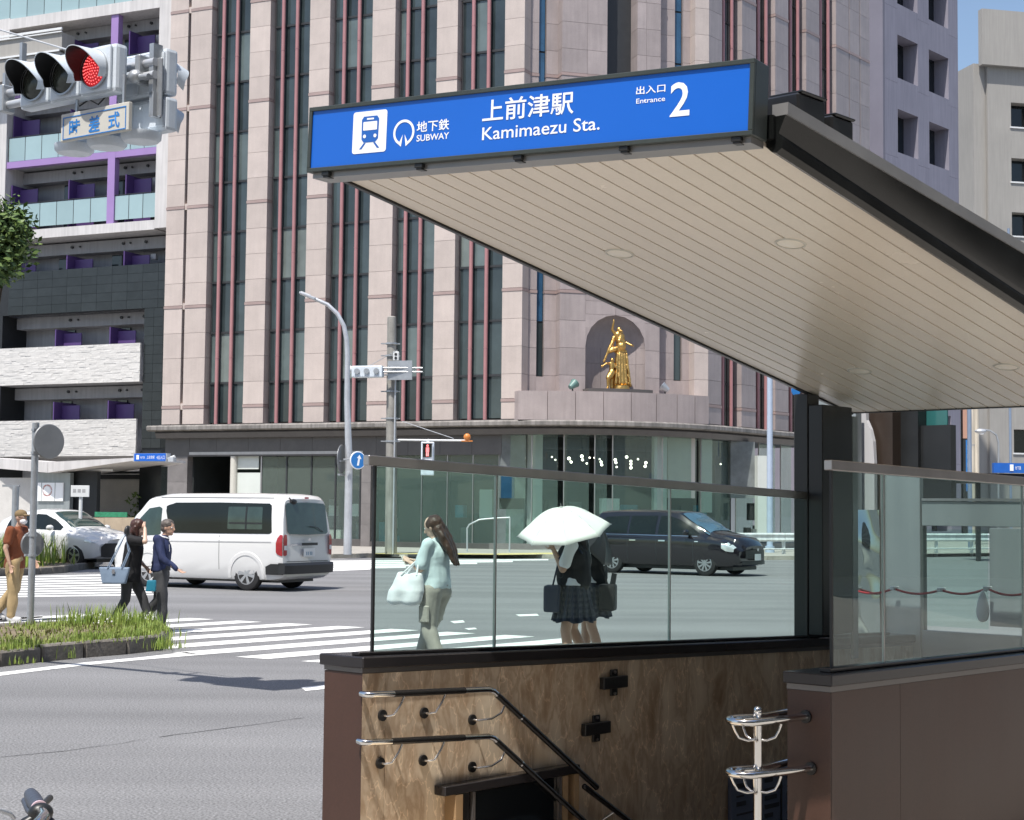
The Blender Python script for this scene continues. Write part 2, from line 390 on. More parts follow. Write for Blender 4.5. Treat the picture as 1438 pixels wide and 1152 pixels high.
glass('umbrella_clear', (.7, .72, .74), 1.0, veil=.1)
# marble look of the stair wall
def marble():
    m, t, b = _nt('marble'); N, L = t.nodes, t.links
    tc = N.new('ShaderNodeTexCoord'); mp = N.new('ShaderNodeMapping'); mp.inputs['Scale'].default_value = (2.3, 1, 1.0); mp.inputs['Rotation'].default_value = (0, .12, 0)
    L.new(tc.outputs['Object'], mp.inputs[0])
    n = N.new('ShaderNodeTexNoise'); n.inputs['Scale'].default_value = 1.7; n.inputs['Detail'].default_value = 9; n.inputs['Roughness'].default_value = .58; n.inputs['Distortion'].default_value = .3
    L.new(mp.outputs[0], n.inputs['Vector'])
    cr = N.new('ShaderNodeValToRGB'); e = cr.color_ramp.elements
    e[0].position = .30; e[0].color = (.29, .19, .115, 1); e[1].position = .72; e[1].color = (.72, .61, .47, 1)
    for p, c in ((.41, (.45, .33, .225, 1)), (.47, (.59, .475, .35, 1)), (.515, (.45, .335, .235, 1)), (.56, (.61, .495, .37, 1))):
        k = e.new(p); k.color = c
    L.new(n.outputs['Fac'], cr.inputs[0])
    v = N.new('ShaderNodeTexVoronoi'); v.feature = 'DISTANCE_TO_EDGE'; v.inputs['Scale'].default_value = 2.6
    nd = N.new('ShaderNodeTexNoise'); nd.inputs['Scale'].default_value = 3; nd.inputs['Detail'].default_value = 5
    L.new(mp.outputs[0], nd.inputs['Vector']); vm = N.new('ShaderNodeVectorMath'); vm.operation = 'MULTIPLY_ADD'; vm.inputs[1].default_value = (.9, .9, .9)
    L.new(nd.outputs['Color'], vm.inputs[0]); L.new(mp.outputs[0], vm.inputs[2]); L.new(vm.outputs[0], v.inputs['Vector'])
    mr = N.new('ShaderNodeMapRange'); mr.inputs[1].default_value = 0; mr.inputs[2].default_value = .03; mr.inputs[3].default_value = 1.45; mr.inputs[4].default_value = 1.0
    L.new(v.outputs['Distance'], mr.inputs[0]); sc = N.new('ShaderNodeVectorMath'); sc.operation = 'SCALE'
    L.new(cr.outputs[0], sc.inputs[0]); L.new(mr.outputs[0], sc.inputs['Scale']); L.new(sc.outputs[0], b.inputs['Base Color'])
    b.inputs['Roughness'].default_value = .34
    return m
marble()
pm('teal_grey', (.12,.22,.20), .45, var=.1)
pm('sign_back', (.24,.25,.26), .45, .3, var=.1)
pm('pale_blue', (.42,.50,.62), .4, var=.06)
pm('pole_blue', (.22,.28,.38), .4, var=.06)
pm('grip_grey', (.05,.06,.085), .55, var=.2, sc=30, bump=.4, bsc=80)
pm('pink_ring', (.62,.45,.50), .4)
pm('hair_long', (.055,.030,.020), .42, var=.4, sc=25, bump=.5, bsc=60)
pm('wood', (.34,.23,.13), .5, var=.15, sc=4)
# tartan
def tartan():
    m, t, b = _nt('tartan'); N, L = t.nodes, t.links
    tc = N.new('ShaderNodeTexCoord'); w1 = N.new('ShaderNodeTexWave'); w2 = N.new('ShaderNodeTexWave')
    w1.bands_direction = 'Z'; w1.inputs['Scale'].default_value = 5.5; w2.inputs['Scale'].default_value = 5.5; w2.bands_direction = 'X'
    L.new(tc.outputs['Object'], w1.inputs[0]); L.new(tc.outputs['Object'], w2.inputs[0])
    a = N.new('ShaderNodeMath'); L.new(w1.outputs[1], a.inputs[0]); L.new(w2.outputs[1], a.inputs[1])
    cr = N.new('ShaderNodeValToRGB'); e = cr.color_ramp.elements; e[0].color = (.018, .026, .045, 1); e[1].color = (.05, .055, .072, 1); e[0].position = .45; e[1].position = .95
    h = N.new('ShaderNodeMath'); h.operation = 'MULTIPLY'; h.inputs[1].default_value = .5; L.new(a.outputs[0], h.inputs[0]); L.new(h.outputs[0], cr.inputs[0])
    L.new(cr.outputs[0], b.inputs['Base Color']); b.inputs['Roughness'].default_value = .85
tartan()

def wear():
    """chipped road paint: asphalt shows through in fine flecks"""
    m = M('road_paint'); N, L = m.node_tree.nodes, m.node_tree.links; b = N['Principled BSDF']; src = b.inputs['Base Color'].links[0].from_socket
    g = N.new('ShaderNodeNewGeometry'); n = N.new('ShaderNodeTexNoise'); n.inputs['Scale'].default_value = 11; n.inputs['Detail'].default_value = 9; n.inputs['Roughness'].default_value = .72
    L.new(g.outputs['Position'], n.inputs['Vector']); r = N.new('ShaderNodeMapRange'); r.inputs[1].default_value = .57; r.inputs[2].default_value = .64; L.new(n.outputs['Fac'], r.inputs[0])
    mx = N.new('ShaderNodeMix'); mx.data_type = 'RGBA'; mx.inputs[7].default_value = (.22, .22, .22, 1); L.new(src, mx.inputs[6]); L.new(r.outputs[0], mx.inputs[0]); L.new(mx.outputs[2], b.inputs['Base Color'])
wear()
def tracks():
    """faint darker wheel tracks and paler wear in the asphalt"""
    m = M('asphalt'); N, L = m.node_tree.nodes, m.node_tree.links; b = N['Principled BSDF']; src = b.inputs['Base Color'].links[0].from_socket
    g = N.new('ShaderNodeNewGeometry'); mp = N.new('ShaderNodeMapping'); mp.inputs['Rotation'].default_value = (0, 0, -.68); mp.inputs['Scale'].default_value = (.045, .75, 1)
    L.new(g.outputs['Position'], mp.inputs[0]); n = N.new('ShaderNodeTexNoise'); n.inputs['Scale'].default_value = 1; n.inputs['Detail'].default_value = 5; L.new(mp.outputs[0], n.inputs['Vector'])
    r = N.new('ShaderNodeMapRange'); r.inputs[1].default_value = .35; r.inputs[2].default_value = .65; r.inputs[3].default_value = .86; r.inputs[4].default_value = 1.12; L.new(n.outputs['Fac'], r.inputs[0])
    v = N.new('ShaderNodeVectorMath'); v.operation = 'SCALE'; L.new(src, v.inputs[0]); L.new(r.outputs[0], v.inputs['Scale']); L.new(v.outputs[0], b.inputs['Base Color'])
tracks()
# ================================================================= SETTING: ground, roads, markings
def sheet(name, pts, z, mat, kind='structure', parent=None):
    b = MB(); b.poly([(p[0], p[1], z) for p in pts]); return b.build(name, mat, parent, kind=kind)
# ground with a hole for the stairwell (a frame of four strips round it)
ST = Fr((-.734, 8.76), radians(48))
KS = .8     # entrance scaled down toward the camera to keep near pavement out of frame
def KP(x, y): p = ST.w(x, y, 0); return Vector((p.x * KS, p.y * KS, 0))
holeL = [KP(-.1, .1), KP(7.5, .1), KP(7.5, -1.8), KP(-.1, -1.8)]
gm = MB(); R = 900
far = [Vector((-R, -R, 0)), Vector((-R, R, 0)), Vector((R, R, 0)), Vector((R, -R, 0))]
h0, h1, h2, h3 = holeL
gm.poly([far[0], far[1], h0, h3]); gm.poly([far[1], far[2], h1, h0]); gm.poly([far[2], far[3], h2, h1]); gm.poly([far[3], far[0], h3, h2])
gm.build('ground', 'asphalt', kind='structure')
# zebra crossing beside the entrance: every painted bar its own piece of the road
L0 = Vector((-3.88, 18.95, 0)); stp = Vector((.797, -.46, 0)); dr = Vector((.635, .772, 0)).normalized()
def bar(a, d, L, wv, par=None, name='crossing_stripe', mat='road_paint', z=.004):
    b = MB(); k = 8; rnd = random.Random(int(a[0] * 991 + a[1] * 77))
    L1 = [a + d * (L * i / k) + wv * rnd.uniform(-.012, .012) for i in range(k + 1)]
    L2 = [a + wv + d * (L * i / k) + wv * rnd.uniform(-.012, .012) for i in range(k + 1)]
    for i in range(k): b.quad(*[(p.x, p.y, z) for p in (L1[i], L1[i + 1], L2[i + 1], L2[i])])
    return b.build(name, mat, par, kind='structure')
for k in range(-7, 9):
    a = L0 + stp * k
    bar(a, dr, 4.75 + (.25 if k > 3 else 0), Vector((.40, -.23, 0)))
# solid stop line in front of the planted island, running to the crossing
lp = [onz(-30, 949.5), onz(0, 945), onz(118, 931), onz(190, 924.5), onz(262, 916.5)]; lq = [onz(-30, 954), onz(0, 949.7), onz(118, 935), onz(190, 928), onz(285, 920)]
b = MB()
for i in range(4): b.quad(*[(p.x, p.y, .004) for p in (lp[i], lp[i + 1], lq[i + 1], lq[i])])
b.build('edge_line', 'road_paint', kind='structure')
# short dash and small marks
for (x0, y0, x1, y1, th) in ((423, 966, 470, 961.5, 5), (724, 863.5, 754, 862.5, 2.6), (632, 873, 650, 871.5, 3), (652, 883, 667, 882, 2)):
    p = [onz(x0, y0), onz(x1, y1), onz(x1 + 3, y1 + th), onz(x0 + 6, y0 + th)]
    sheet('road_mark', p, .004, 'road_paint')
# far crossings
for i in range(9):
    ya = 808.0 + i * 3.4; yb = ya + 1.9
    p = [onz(-40, ya + 3), onz(150 + i * 9, ya - 1.0), onz(150 + i * 9, yb - 1.0), onz(-40, yb + 3)]
    sheet('crossing_stripe', p, .004, 'road_paint')
for i in range(9):
    ya = 862.0 + i * 5.0; xr = 20 + i * 40
    p = [onz(-60, ya + 12), onz(60, ya + 3), onz(60, ya + 5.8), onz(-60, ya + 15)]
    sheet('crossing_stripe', p, .004, 'road_paint')
for i in range(6):   # far crossing in front of the glazed corner
    x0 = 440 + i * 3; ya = 786.0 + i * 2.6
    p = [onz(x0, ya + 2), onz(770 - i * 50, ya - .6), onz(770 - i * 50, ya + 1.2), onz(x0, ya + 3.8)]
    sheet('crossing_stripe', p, .004, 'road_paint')
# tar seams
for pts in ([(0, 1064), (90, 1055), (170, 1045), (225, 1035)], [(225, 1035), (330, 1022), (440, 1006)], [(295, 846), (325, 845), (352, 844)], [(30, 856), (90, 853), (110, 852)]):
    b = MB(); P0 = [onz(*p) for p in pts]; r = random.Random(int(pts[0][1])); P = []
    for i in range(len(P0) - 1):
        n_ = max(2, int((P0[i + 1] - P0[i]).length / .12)); P += [P0[i].lerp(P0[i + 1], j / n_) + Vector((r.gauss(0, .008), r.gauss(0, .012), 0)) for j in range(n_)]
    for i in range(len(P) - 1):
        d = (P[i + 1] - P[i]).normalized(); n = Vector((-d.y, d.x, 0)) * r.uniform(.0025, .008)
        b.quad(*[(q.x, q.y, .003) for q in (P[i] - n, P[i + 1] - n, P[i + 1] + n, P[i] + n)])
    b.build('road_seam', 'tar', kind='structure')
for (px, py, rr) in ((330, 1085, .32), (610, 838, .34)):
    c0_ = onz(px, py); b = MB(); b.lathe([(0, .006), (rr * .9, .006), (rr * .92, .003), (rr * .96, .003), (rr * .97, .008), (rr, .008), (rr, 0)], c0_, 'Z', 36, cap=False) if py < 900 else None
    if py < 900: b.build('manhole_cover', 'tar', kind='structure')
# near pavement round the entrance: a raised slab with a kerb
pv = [Vector((-9, 5.6, 0)), Vector((-1.15, 6.85, 0)), KP(.1, .45), KP(7.5, .6), KP(12, 1.6), Vector((30, 14, 0)), Vector((30, -20, 0)), Vector((-9, -20, 0))]
b = MB(); hz = [h for h in holeL]
pv2 = [pv[0], pv[1], hz[0], hz[3], pv[6], pv[7]]; pv3 = [pv[1], pv[2], pv[3], hz[1], hz[0]]; pv4 = [hz[3], hz[2], pv[5], pv[6]]; pv5 = [hz[1], pv[3], pv[4], pv[5], hz[2]]
for P in (pv2, pv3, pv4, pv5): b.poly([(p.x, p.y, .12) for p in P])
for i in range(7): b.quad(*[(pv[i].x, pv[i].y, -.1), (pv[i + 1].x, pv[i + 1].y, -.1), (pv[i + 1].x, pv[i + 1].y, .12), (pv[i].x, pv[i].y, .12)])
b.build('near_pavement', 'pavement', kind='structure')
# far pavement with kerb stones
kf = [onz(-420, 800), onz(-160, 792), onz(60, 789), onz(300, 787), onz(467, 784.5), onz(560, 782), onz(700, 783.5), onz(860, 786), onz(1000, 787), onz(1117, 786.5), onz(1300, 783), onz(1600, 779)]
b = MB(); back = [Vector((p.x * 1.6, 150, 0)) for p in kf]
for i in range(len(kf) - 1):
    a, c = kf[i], kf[i + 1]; b.quad((a.x, a.y + .2, .14), (c.x, c.y + .2, .14), (back[i + 1].x, 150, .14), (back[i].x, 150, .14))
b.build('far_pavement', 'pavement', kind='structure')
kc = 0
for i in range(1, len(kf) - 2):
    a, c = kf[i], kf[i + 1]; n = max(1, int((c - a).length / 1.2)); d = (c - a) / n
    for j in range(n):
        p = a + d * j; q_ = a + d * (j + .985); t = d.normalized(); m_ = Vector((-t.y, t.x, 0)) * .2
        b = MB(); b.hexa([(p.x, p.y, -.05), (q_.x, q_.y, -.05), (q_.x + m_.x, q_.y + m_.y, -.05), (p.x + m_.x, p.y + m_.y, -.05)],
                         [(p.x, p.y, .15), (q_.x, q_.y, .15), (q_.x + m_.x, q_.y + m_.y, .15), (p.x + m_.x, p.y + m_.y, .15)])
        b.build('kerb_stone', 'kerb_pale', kind='structure'); kc += 1
# yellow tactile strips on the far pavement
for (x0, y0, x1, y1, th) in ((525, 776.5, 700, 777.5, 1.6), (700, 777, 800, 776, 2.4)):
    p = [onz(x0, y0, .145), onz(x1, y1, .145), onz(x1, y1 + th, .145), onz(x0, y0 + th, .145)]
    sheet('tactile_strip', p, .146, 'pavement_yellow')

# ---- planted islands
def island(name, top, zt, mat_top, label):
    """outline in ground points; a soil top and a kerb of single stones"""
    root = thing(name, label, 'traffic island', tuple(sum(top, Vector((0, 0, 0))) / len(top)))
    c = root.location.copy(); P = [p - c for p in top]
    b = MB(); b.poly([(p.x * .97, p.y * .97, zt - .02) for p in P]); b.build('soil_bed', mat_top, root)
    n = len(P)
    for i in range(n):
        a, d = P[i], P[(i + 1) % n]; k = max(1, round((d - a).length / .62))
        for j in range(k):
            p = a + (d - a) * (j / k); q_ = a + (d - a) * ((j + .97) / k); t = (d - a).normalized(); m_ = Vector((-t.y, t.x, 0)) * .15
            r = random.Random(i * 31 + j); h = zt + r.uniform(-.01, .012)
            s = MB(); s.hexa([(p.x, p.y, -.02), (q_.x, q_.y, -.02), (q_.x + m_.x, q_.y + m_.y, -.02), (p.x + m_.x, p.y + m_.y, -.02)],
                             [(p.x, p.y, h), (q_.x, q_.y, h), (q_.x + m_.x, q_.y + m_.y, h), (p.x + m_.x, p.y + m_.y, h)])
            s.build('kerb_stone', 'kerb_stone', root, bevel=.02)
    return root
isl1 = [onz(-60, 944), onz(0, 937), onz(60, 930), onz(120, 924), onz(180, 919), onz(222, 914), onz(238, 905), onz(228, 897), onz(190, 891), onz(120, 889), onz(40, 892), onz(-60, 899)]
island('planted_island', isl1, .17, 'soil', 'near traffic island with a worn stone kerb and weedy grass beside the round sign pole')
isl2 = [onz(-60, 812), onz(40, 808), onz(90, 805), onz(130, 798), onz(143, 791), onz(138, 785), onz(100, 782), onz(-60, 782)]
island('planted_island', isl2, .18, 'soil', 'far traffic island with tall bright grass and a curved kerb before the white car')
def blades(name, spots, mat, label, cat, hmin, hmax, wid, lean=.35, kind='stuff'):
    b = MB(); r = random.Random(hash(name) % 99 if False else len(spots))
    for (x, y, z0, hs) in spots:
        h = r.uniform(hmin, hmax) * hs; a = r.uniform(0, 2 * pi); l = r.uniform(.1, lean) * h; w = wid * r.uniform(.6, 1.3)
        dx, dy = cos(a) * l, sin(a) * l; t = a + pi / 2 + r.uniform(-.6, .6); wx, wy = cos(t) * w, sin(t) * w
        p0 = (x - wx, y - wy, z0); p1 = (x + wx, y + wy, z0); m0 = (x + dx * .35 - wx * .8, y + dy * .35 - wy * .8, z0 + h * .55); m1 = (x + dx * .35 + wx * .8, y + dy * .35 + wy * .8, z0 + h * .55)
        e = (x + dx, y + dy, z0 + h * (1 - .25 * lean))
        b.add([p0, p1, m1, m0, e], [(0, 1, 2, 3), (3, 2, 4)])
    o = b.build(name, mat, fix=False, kind=kind); tag(o, label, cat); return o
def inpoly(x, y, P):
    c = False; n = len(P)
    for i in range(n):
        a, d = P[i], P[i - 1]
        if (a.y > y) != (d.y > y) and x < (d.x - a.x) * (y - a.y) / (d.y - a.y) + a.x: c = not c
    return c
def scatter(P, n, dens, seed, z0=.15):
    r = random.Random(seed); out = []; xs = [p.x for p in P]; ys = [p.y for p in P]; t = 0
    while len(out) < n and t < n * 40:
        t += 1; x, y = r.uniform(min(xs), max(xs)), r.uniform(min(ys), max(ys))
        if not inpoly(x, y, P): continue
        k = dens(x, y)
        if r.random() < k: out.append((x, y, z0, .6 + .5 * k))
    return out
def edgeness(x, y, P):
    return min(((Vector((x, y, 0)) - p).length for i in range(len(P)) for p in [P[i] + (P[(i + 1) % len(P)] - P[i]) * max(0, min(1, (Vector((x, y, 0)) - P[i]).dot(P[(i + 1) % len(P)] - P[i]) / ((P[(i + 1) % len(P)] - P[i]).length ** 2)))]), default=1)
def d1(x, y):
    n = noise.noise(Vector((x * 2.2, y * 2.2, 3))); e = edgeness(x, y, isl1)
    left = 0.03 if x < onz(70, 910).x else 1
    return max(0, min(1, (.02 + .8 * n + (.5 if e < .3 else 0)))) * left
ctr = scatter(isl1, 1500, d1, 5)
clump = []
r = random.Random(9)
for (px, py, n, sp, hs, z0) in ((140, 893, 300, .24, 2.1, .15), (118, 894, 160, .2, 1.15, .15), (168, 893, 200, .22, 1.5, .15), (200, 896, 220, .15, 1.5, .15), (214, 905, 260, .12, 1.3, .1), (185, 912, 280, .22, 1.2, .12), (80, 926, 110, .10, 1.2, .02), (60, 900, 160, .2, .8, .15), (25, 934, 50, .1, .7, .02), (95, 896, 160, .2, .8, .15), (140, 918, 160, .2, .8, .15), (200, 914, 260, .18, 1.2, .05), (215, 913, 200, .14, 1.1, .02)):
    c = onz(px, py)
    for i in range(n): clump.append((c.x + r.gauss(0, sp), c.y + r.gauss(0, sp * .8), z0, hs))
blades('grass', ctr + clump, 'grass', 'tall green weeds sprouting from the near traffic island', 'grass', .05, .16, .006)
dry = scatter(isl1, 1500, lambda x, y: .5 if x > onz(60, 900).x else .25, 11)
blades('dry_grass', [(x, y, z, .4) for x, y, z, h in dry], 'grass_dry', 'short yellowed grass in the middle of the near traffic island', 'dry grass', .08, .2, .010, .8)
b = MB(); r = random.Random(4)
for i in range(90):
    c = onz(r.uniform(105, 215), r.uniform(889, 896)); z = r.uniform(.17, .27); b.ell((c.x, c.y, z), r.uniform(.008, .016), 5, 4)
tag(b.build('white_flowers', 'flower_white', kind='stuff', fix=False), 'tiny white flowers among the weeds of the near island', 'flowers')
sp2 = scatter(isl2, 3600, lambda x, y: 1 if x < onz(128, 795).x else .03, 6)
blades('grass', [(x, y, z, h * (1.5 if x > onz(60, 795).x else 1.1)) for x, y, z, h in sp2], 'grass', 'bright bushy grass on the far traffic island before the white car', 'grass', .28, .66, .02, .45)

# ================================================================= STATION ENTRANCE (foreground)
x0 = -.149; ZS = lambda x: 3.413 - .1856 * (x + .24)            # soffit height along the stairs
capz = lambda x: .892 - .0289 * x                                 # top of the left parapet
def zhex(b, xa, xb, ya, yb, z0, z1, off0=0, off1=0, m=0):
    """slab between functions of x (or numbers)"""
    f0 = z0 if callable(z0) else (lambda x: z0); f1 = z1 if callable(z1) else (lambda x: z1)
    return b.hexa([(xa, ya, f0(xa) + off0), (xb, ya, f0(xb) + off0), (xb, yb, f0(xb) + off0), (xa, yb, f0(xa) + off0)],
                  [(xa, ya, f1(xa) + off1), (xb, ya, f1(xb) + off1), (xb, yb, f1(xb) + off1), (xa, yb, f1(xa) + off1)], m)
SA = ST.a
lw = thing('stair_parapet', 'left stairwell parapet with marble inner wall, black cap and glass balustrade', 'parapet', ST.w(0, 0, 0), SA)
yo = .205
b = MB(); zhex(b, x0 + .012, 5.8, -.078, yo - .012, -3.9, lambda x: capz(x) - .085); b.build('wall_core', 'black_wall', lw)
# inner marble slabs
edges = [x0, .02, .92, 1.82, 2.72, 3.62, 4.52, 5.42, 5.8]
for i in range(len(edges) - 1):
    b = MB(); zhex(b, edges[i] + .0015, edges[i + 1] - .0015, -.09, -.079, -3.9, lambda x: capz(x) - .088); b.build('marble_slab', 'marble', lw)
b = MB(); zhex(b, x0, x0 + .011, -.0898, yo, -3.9, lambda x: capz(x) - .088); b.build('end_panel', 'brown_panel', lw, label='brown end panel of the parapet')
for i in range(6):
    b = MB(); zhex(b, x0 + .012 + i, x0 + .009 + i + 1 - .0, yo - .011, yo, -.42, lambda x: capz(x) - .088); b.build('outer_panel', 'brown_panel', lw)
b = MB(); zhex(b, x0 - .002, 5.8, -.092, yo + .002, capz, capz, -.085, -.060); b.build('trim_strip', 'cap_trim', lw)
b = MB(); zhex(b, x0 - .02, 5.8, -.115, yo + .025, capz, capz, -.060, 0); b.build('cap', 'cap_black', lw, bevel=.006)
# second little step under the glass
b = MB(); zhex(b, x0 + .03, 5.5, -.03, .03, capz, capz, 0, .018); b.build('glass_shoe', 'cap_black', lw, bevel=.004)
gx = [ST.x(525, 800), ST.x(695, 800), ST.x(940, 800), ST.x(1133, 800)]
rail = lambda x: 1.953 - .0289 * x
for i in range(3):
    b = MB(); zhex(b, gx[i] + .006, gx[i + 1] - .006, -.006, .006, capz, rail, .018, -.055); b.build('glass_pane', 'rail_glass', lw)
b = MB(); zhex(b, gx[0] - .012, gx[0] + .004, -.007, .007, capz, rail, .018, -.055); b.build('pane_edge', 'black_wall', lw)
for i in (1, 2): b = MB(); zhex(b, gx[i] - .0055, gx[i] + .0055, -.008, .008, capz, rail, .018, -.055); b.build('glazing_bead', 'steel_brushed', lw)
b = MB(); zhex(b, ST.x(514, 640), gx[3] + .05, -.024, .024, rail, rail, -.055, 0); b.build('top_rail', 'steel_brushed', lw, bevel=.004)
b = MB(); zhex(b, gx[3] - .01, gx[3] + .05, -.03, .03, capz, rail, .018, -.055); b.build('end_post', 'black_steel', lw, bevel=.004)
# right parapet
yr = -1.852; xr0 = 1.418; capr = lambda x: .835 - .0089 * (x - 1.42)
rw = thing('stair_parapet', 'right stairwell parapet clad in brown panels with glass balustrade, nearest the right edge', 'parapet', ST.w(0, 0, 0), SA)
yi = -1.686 ; yf = -1.945
b = MB(); zhex(b, xr0 + .012, 9, yf + .012, yi - .012, -3.9, capr, 0, -.09); b.build('wall_core', 'black_wall', rw)
ex = [xr0, 2.149, 3.95, 5.75, 7.5, 9]
for i in range(len(ex) - 1):
    b = MB(); zhex(b, ex[i] + .0015, ex[i + 1] - .0015, yf, yf + .011, -.42, capr, 0, -.092); b.build('brown_panel', 'brown_panel', rw)
    b = MB(); zhex(b, ex[i] + .0015, ex[i + 1] - .0015, yi - .011, yi, -3.9, capr, 0, -.092); b.build('brown_panel', 'brown_panel', rw)
b = MB(); zhex(b, xr0 - .001, xr0 + .011, yf, yi, -.42, capr, 0, -.092); b.build('end_panel', 'brown_panel', rw)
b = MB(); zhex(b, xr0 - .004, 9, yf - .003, yi + .003, capr, capr, -.090, -.060); b.build('trim_strip', 'cap_trim', rw)
b = MB(); zhex(b, xr0 - .02, 9, yf - .02, yi + .02, capr, capr, -.060, 0); b.build('cap', 'cap_black', rw, bevel=.006)
b = MB(); zhex(b, xr0 + .10, 9, yr - .035, yr + .035, capr, capr, 0, .022); b.build('glass_shoe', 'cap_black', rw, bevel=.004)
gx = [ST.x(1168, 800, yr), ST.x(1240, 800, yr), ST.x(1436, 800, yr), 6.3, 8.2]
rail2 = lambda x: 1.952 - .0165 * (x - 1.59)
for i in range(4):
    b = MB(); zhex(b, gx[i] + .006, gx[i + 1] - .006, yr - .006, yr + .006, capr, rail2, .022, -.055); b.build('glass_pane', 'rail_glass_sheen', rw)
    if i: b = MB(); zhex(b, gx[i] - .004, gx[i] + .004, yr - .007, yr + .007, capr, rail2, .022, -.055); b.build('glazing_bead', 'steel_brushed', rw)
b = MB(); zhex(b, gx[0] - .012, gx[0] + .004, yr - .007, yr + .007, capr, rail2, .022, -.055); b.build('pane_edge', 'black_wall', rw)
b = MB(); zhex(b, gx[0] - .035, 8.3, yr - .026, yr + .026, rail2, rail2, -.055, 0); b.build('top_rail', 'steel_brushed', rw, bevel=.004)
# stair: floor landing, steps, far wall
st = thing('stairway', 'stone stairs going down between the two parapets', 'stairs', ST.w(0, 0, 0), SA)
b = MB(); b.box(-.1, .75, -1.69, -.09, -.6, -.27); b.build('landing', 'landing_stone', st)
for i in range(18):
    b = MB(); x = .75 + i * .29; b.box(x, x + .31, -1.685, -.092, -3.6, -.27 - .19 * (i + 1)); b.build('step', 'granite_grey', st)
b = MB(); b.box(5.9, 7.4, -1.69, -.09, -3.9, -3.7); b.build('lower_floor', 'granite_grey', st)
b = MB(); b.box(7.3, 7.4, -1.69, -.09, -3.9, -.3); b.build('end_wall', 'black_wall', st)
# floor in front, so light bounces on to the marble
# handrails on the marble wall
def handrail(ptsH, ptsL, label):
    h = thing('handrail', label, 'handrail', ST.w(0, 0, 0), SA, 'handrails on the marble wall')
    y = -.17; P = [ST.q(*p, y) for p in ptsH + ptsL]; A, B, C, D = [Vector((s, y, z)) for s, z in P]
    a1 = A + (B - A) * .17; b1 = A + (B - A) * .76
    b = MB(); b.tube([A + Vector((-.004, .07, 0)), A + Vector((-.016, .035, 0)), A + Vector((.0, .006, 0)), A + Vector((.03, 0, 0)), a1], .0175, 12); b.ell(A + Vector((-.004, .07, 0)), .0175); b.build('end_piece', 'steel', h, smooth=60)
    b = MB(); b.tube([b1, B - (B - A) * .03, B + (C - B) * .05, B + (C - B) * .12], .0172, 12)
    b.build('middle_piece', 'steel', h, smooth=60)
    b = MB(); b.cyl(a1, b1, .0185, n=14); b.build('grip_sleeve', 'rail_sleeve', h, smooth=60)
    b = MB(); c1 = B + (C - B) * .12; b.cyl(c1, D, .0185, n=14); b.build('grip_sleeve', 'rail_sleeve', h, smooth=60)
    b = MB(); dd = (D - B).normalized(); e = B + dd * .30; b.cyl(e, e + dd * .012, .0205, n=14); b.build('joint_ring', 'steel', h, smooth=60)
    for f in (.26, .60, 1.06):
        p = A + (B - A) * f if f < 1 else B + dd * .14; q0 = Vector((p.x - (.09 if f < 1 else .19), -.092, p.z - .115 if f < 1 else p.z - .09))
        g = MB(); g.cyl(q0, q0 + Vector((0, -.012, 0)), .030, n=16); br = g.build('bracket', 'black_steel', h, smooth=40)
        g = MB(); g.tube([q0, q0 + Vector((0, -.045, 0)), q0 + Vector((.02 if f < 1 else .09, -.07, .005)), p + Vector((-.02, .01, -.06)), p + Vector((0, 0, -.012))], .0065, 8); g.build('arm', 'steel', br, smooth=60)
    return h
handrail([(522, 976), (690, 968)], [(752, 1028), (838, 1106)], 'upper black and steel handrail bending down the marble wall')
handrail([(518, 1043), (690, 1034)], [(745, 1084), (905, 1232)], 'lower black and steel handrail bending down across the display case')
hr = thing('handrail', 'short black handrail continuing below the upper one at the marble wall', 'handrail', ST.w(0, 0, 0), SA)
b = MB(); P = [Vector((s, -.16, z)) for s, z in (ST.q(821, 1105, -.16), ST.q(960, 1212, -.16))]; b.cyl(P[0], P[1], .018, n=14); b.ell(P[0], .018); b.build('grip_sleeve', 'rail_sleeve', hr, smooth=60)
b = MB(); b.cyl(P[0] + (P[1] - P[0]) * .3, P[0] + (P[1] - P[0]) * .3 + Vector((-.05, .07, -.06)), .007); b.build('bracket', 'steel', hr)
# display case
dc = thing('display_case', 'black framed display case with wooden posts let into the marble wall', 'display case', ST.w(.394, -.09, 0), SA)
b = MB(); b.box(0, 1.145, -.085, -.001, .120, .171); b.build('hood', 'cap_black', dc, bevel=.004)
for xx in (.085, .99, 1.09): b = MB(); b.box(xx, xx + (.055 if xx < .9 else .045), -.085, -.001, -1.8, .117); b.build('wood_post', 'wood', dc)
b = MB(); b.box(.16, .205, -.07, -.001, -1.8, .117); b.build('frame', 'black_steel', dc)
b = MB(); b.box(.225, .245, -.08, -.001, -1.8, .117); b.box(.96, .985, -.08, -.001, -1.8, .117); b.build('frame', 'steel_brushed', dc)
b = MB(); b.box(.25, .955, -.06, -.05, -1.8, .11); b.build('glass_front', 'win_deep', dc)
b = MB(); b.box(.14, 1.0, -.02, -.001, -1.8, .10); b.build('back_board', 'black_wall', dc)
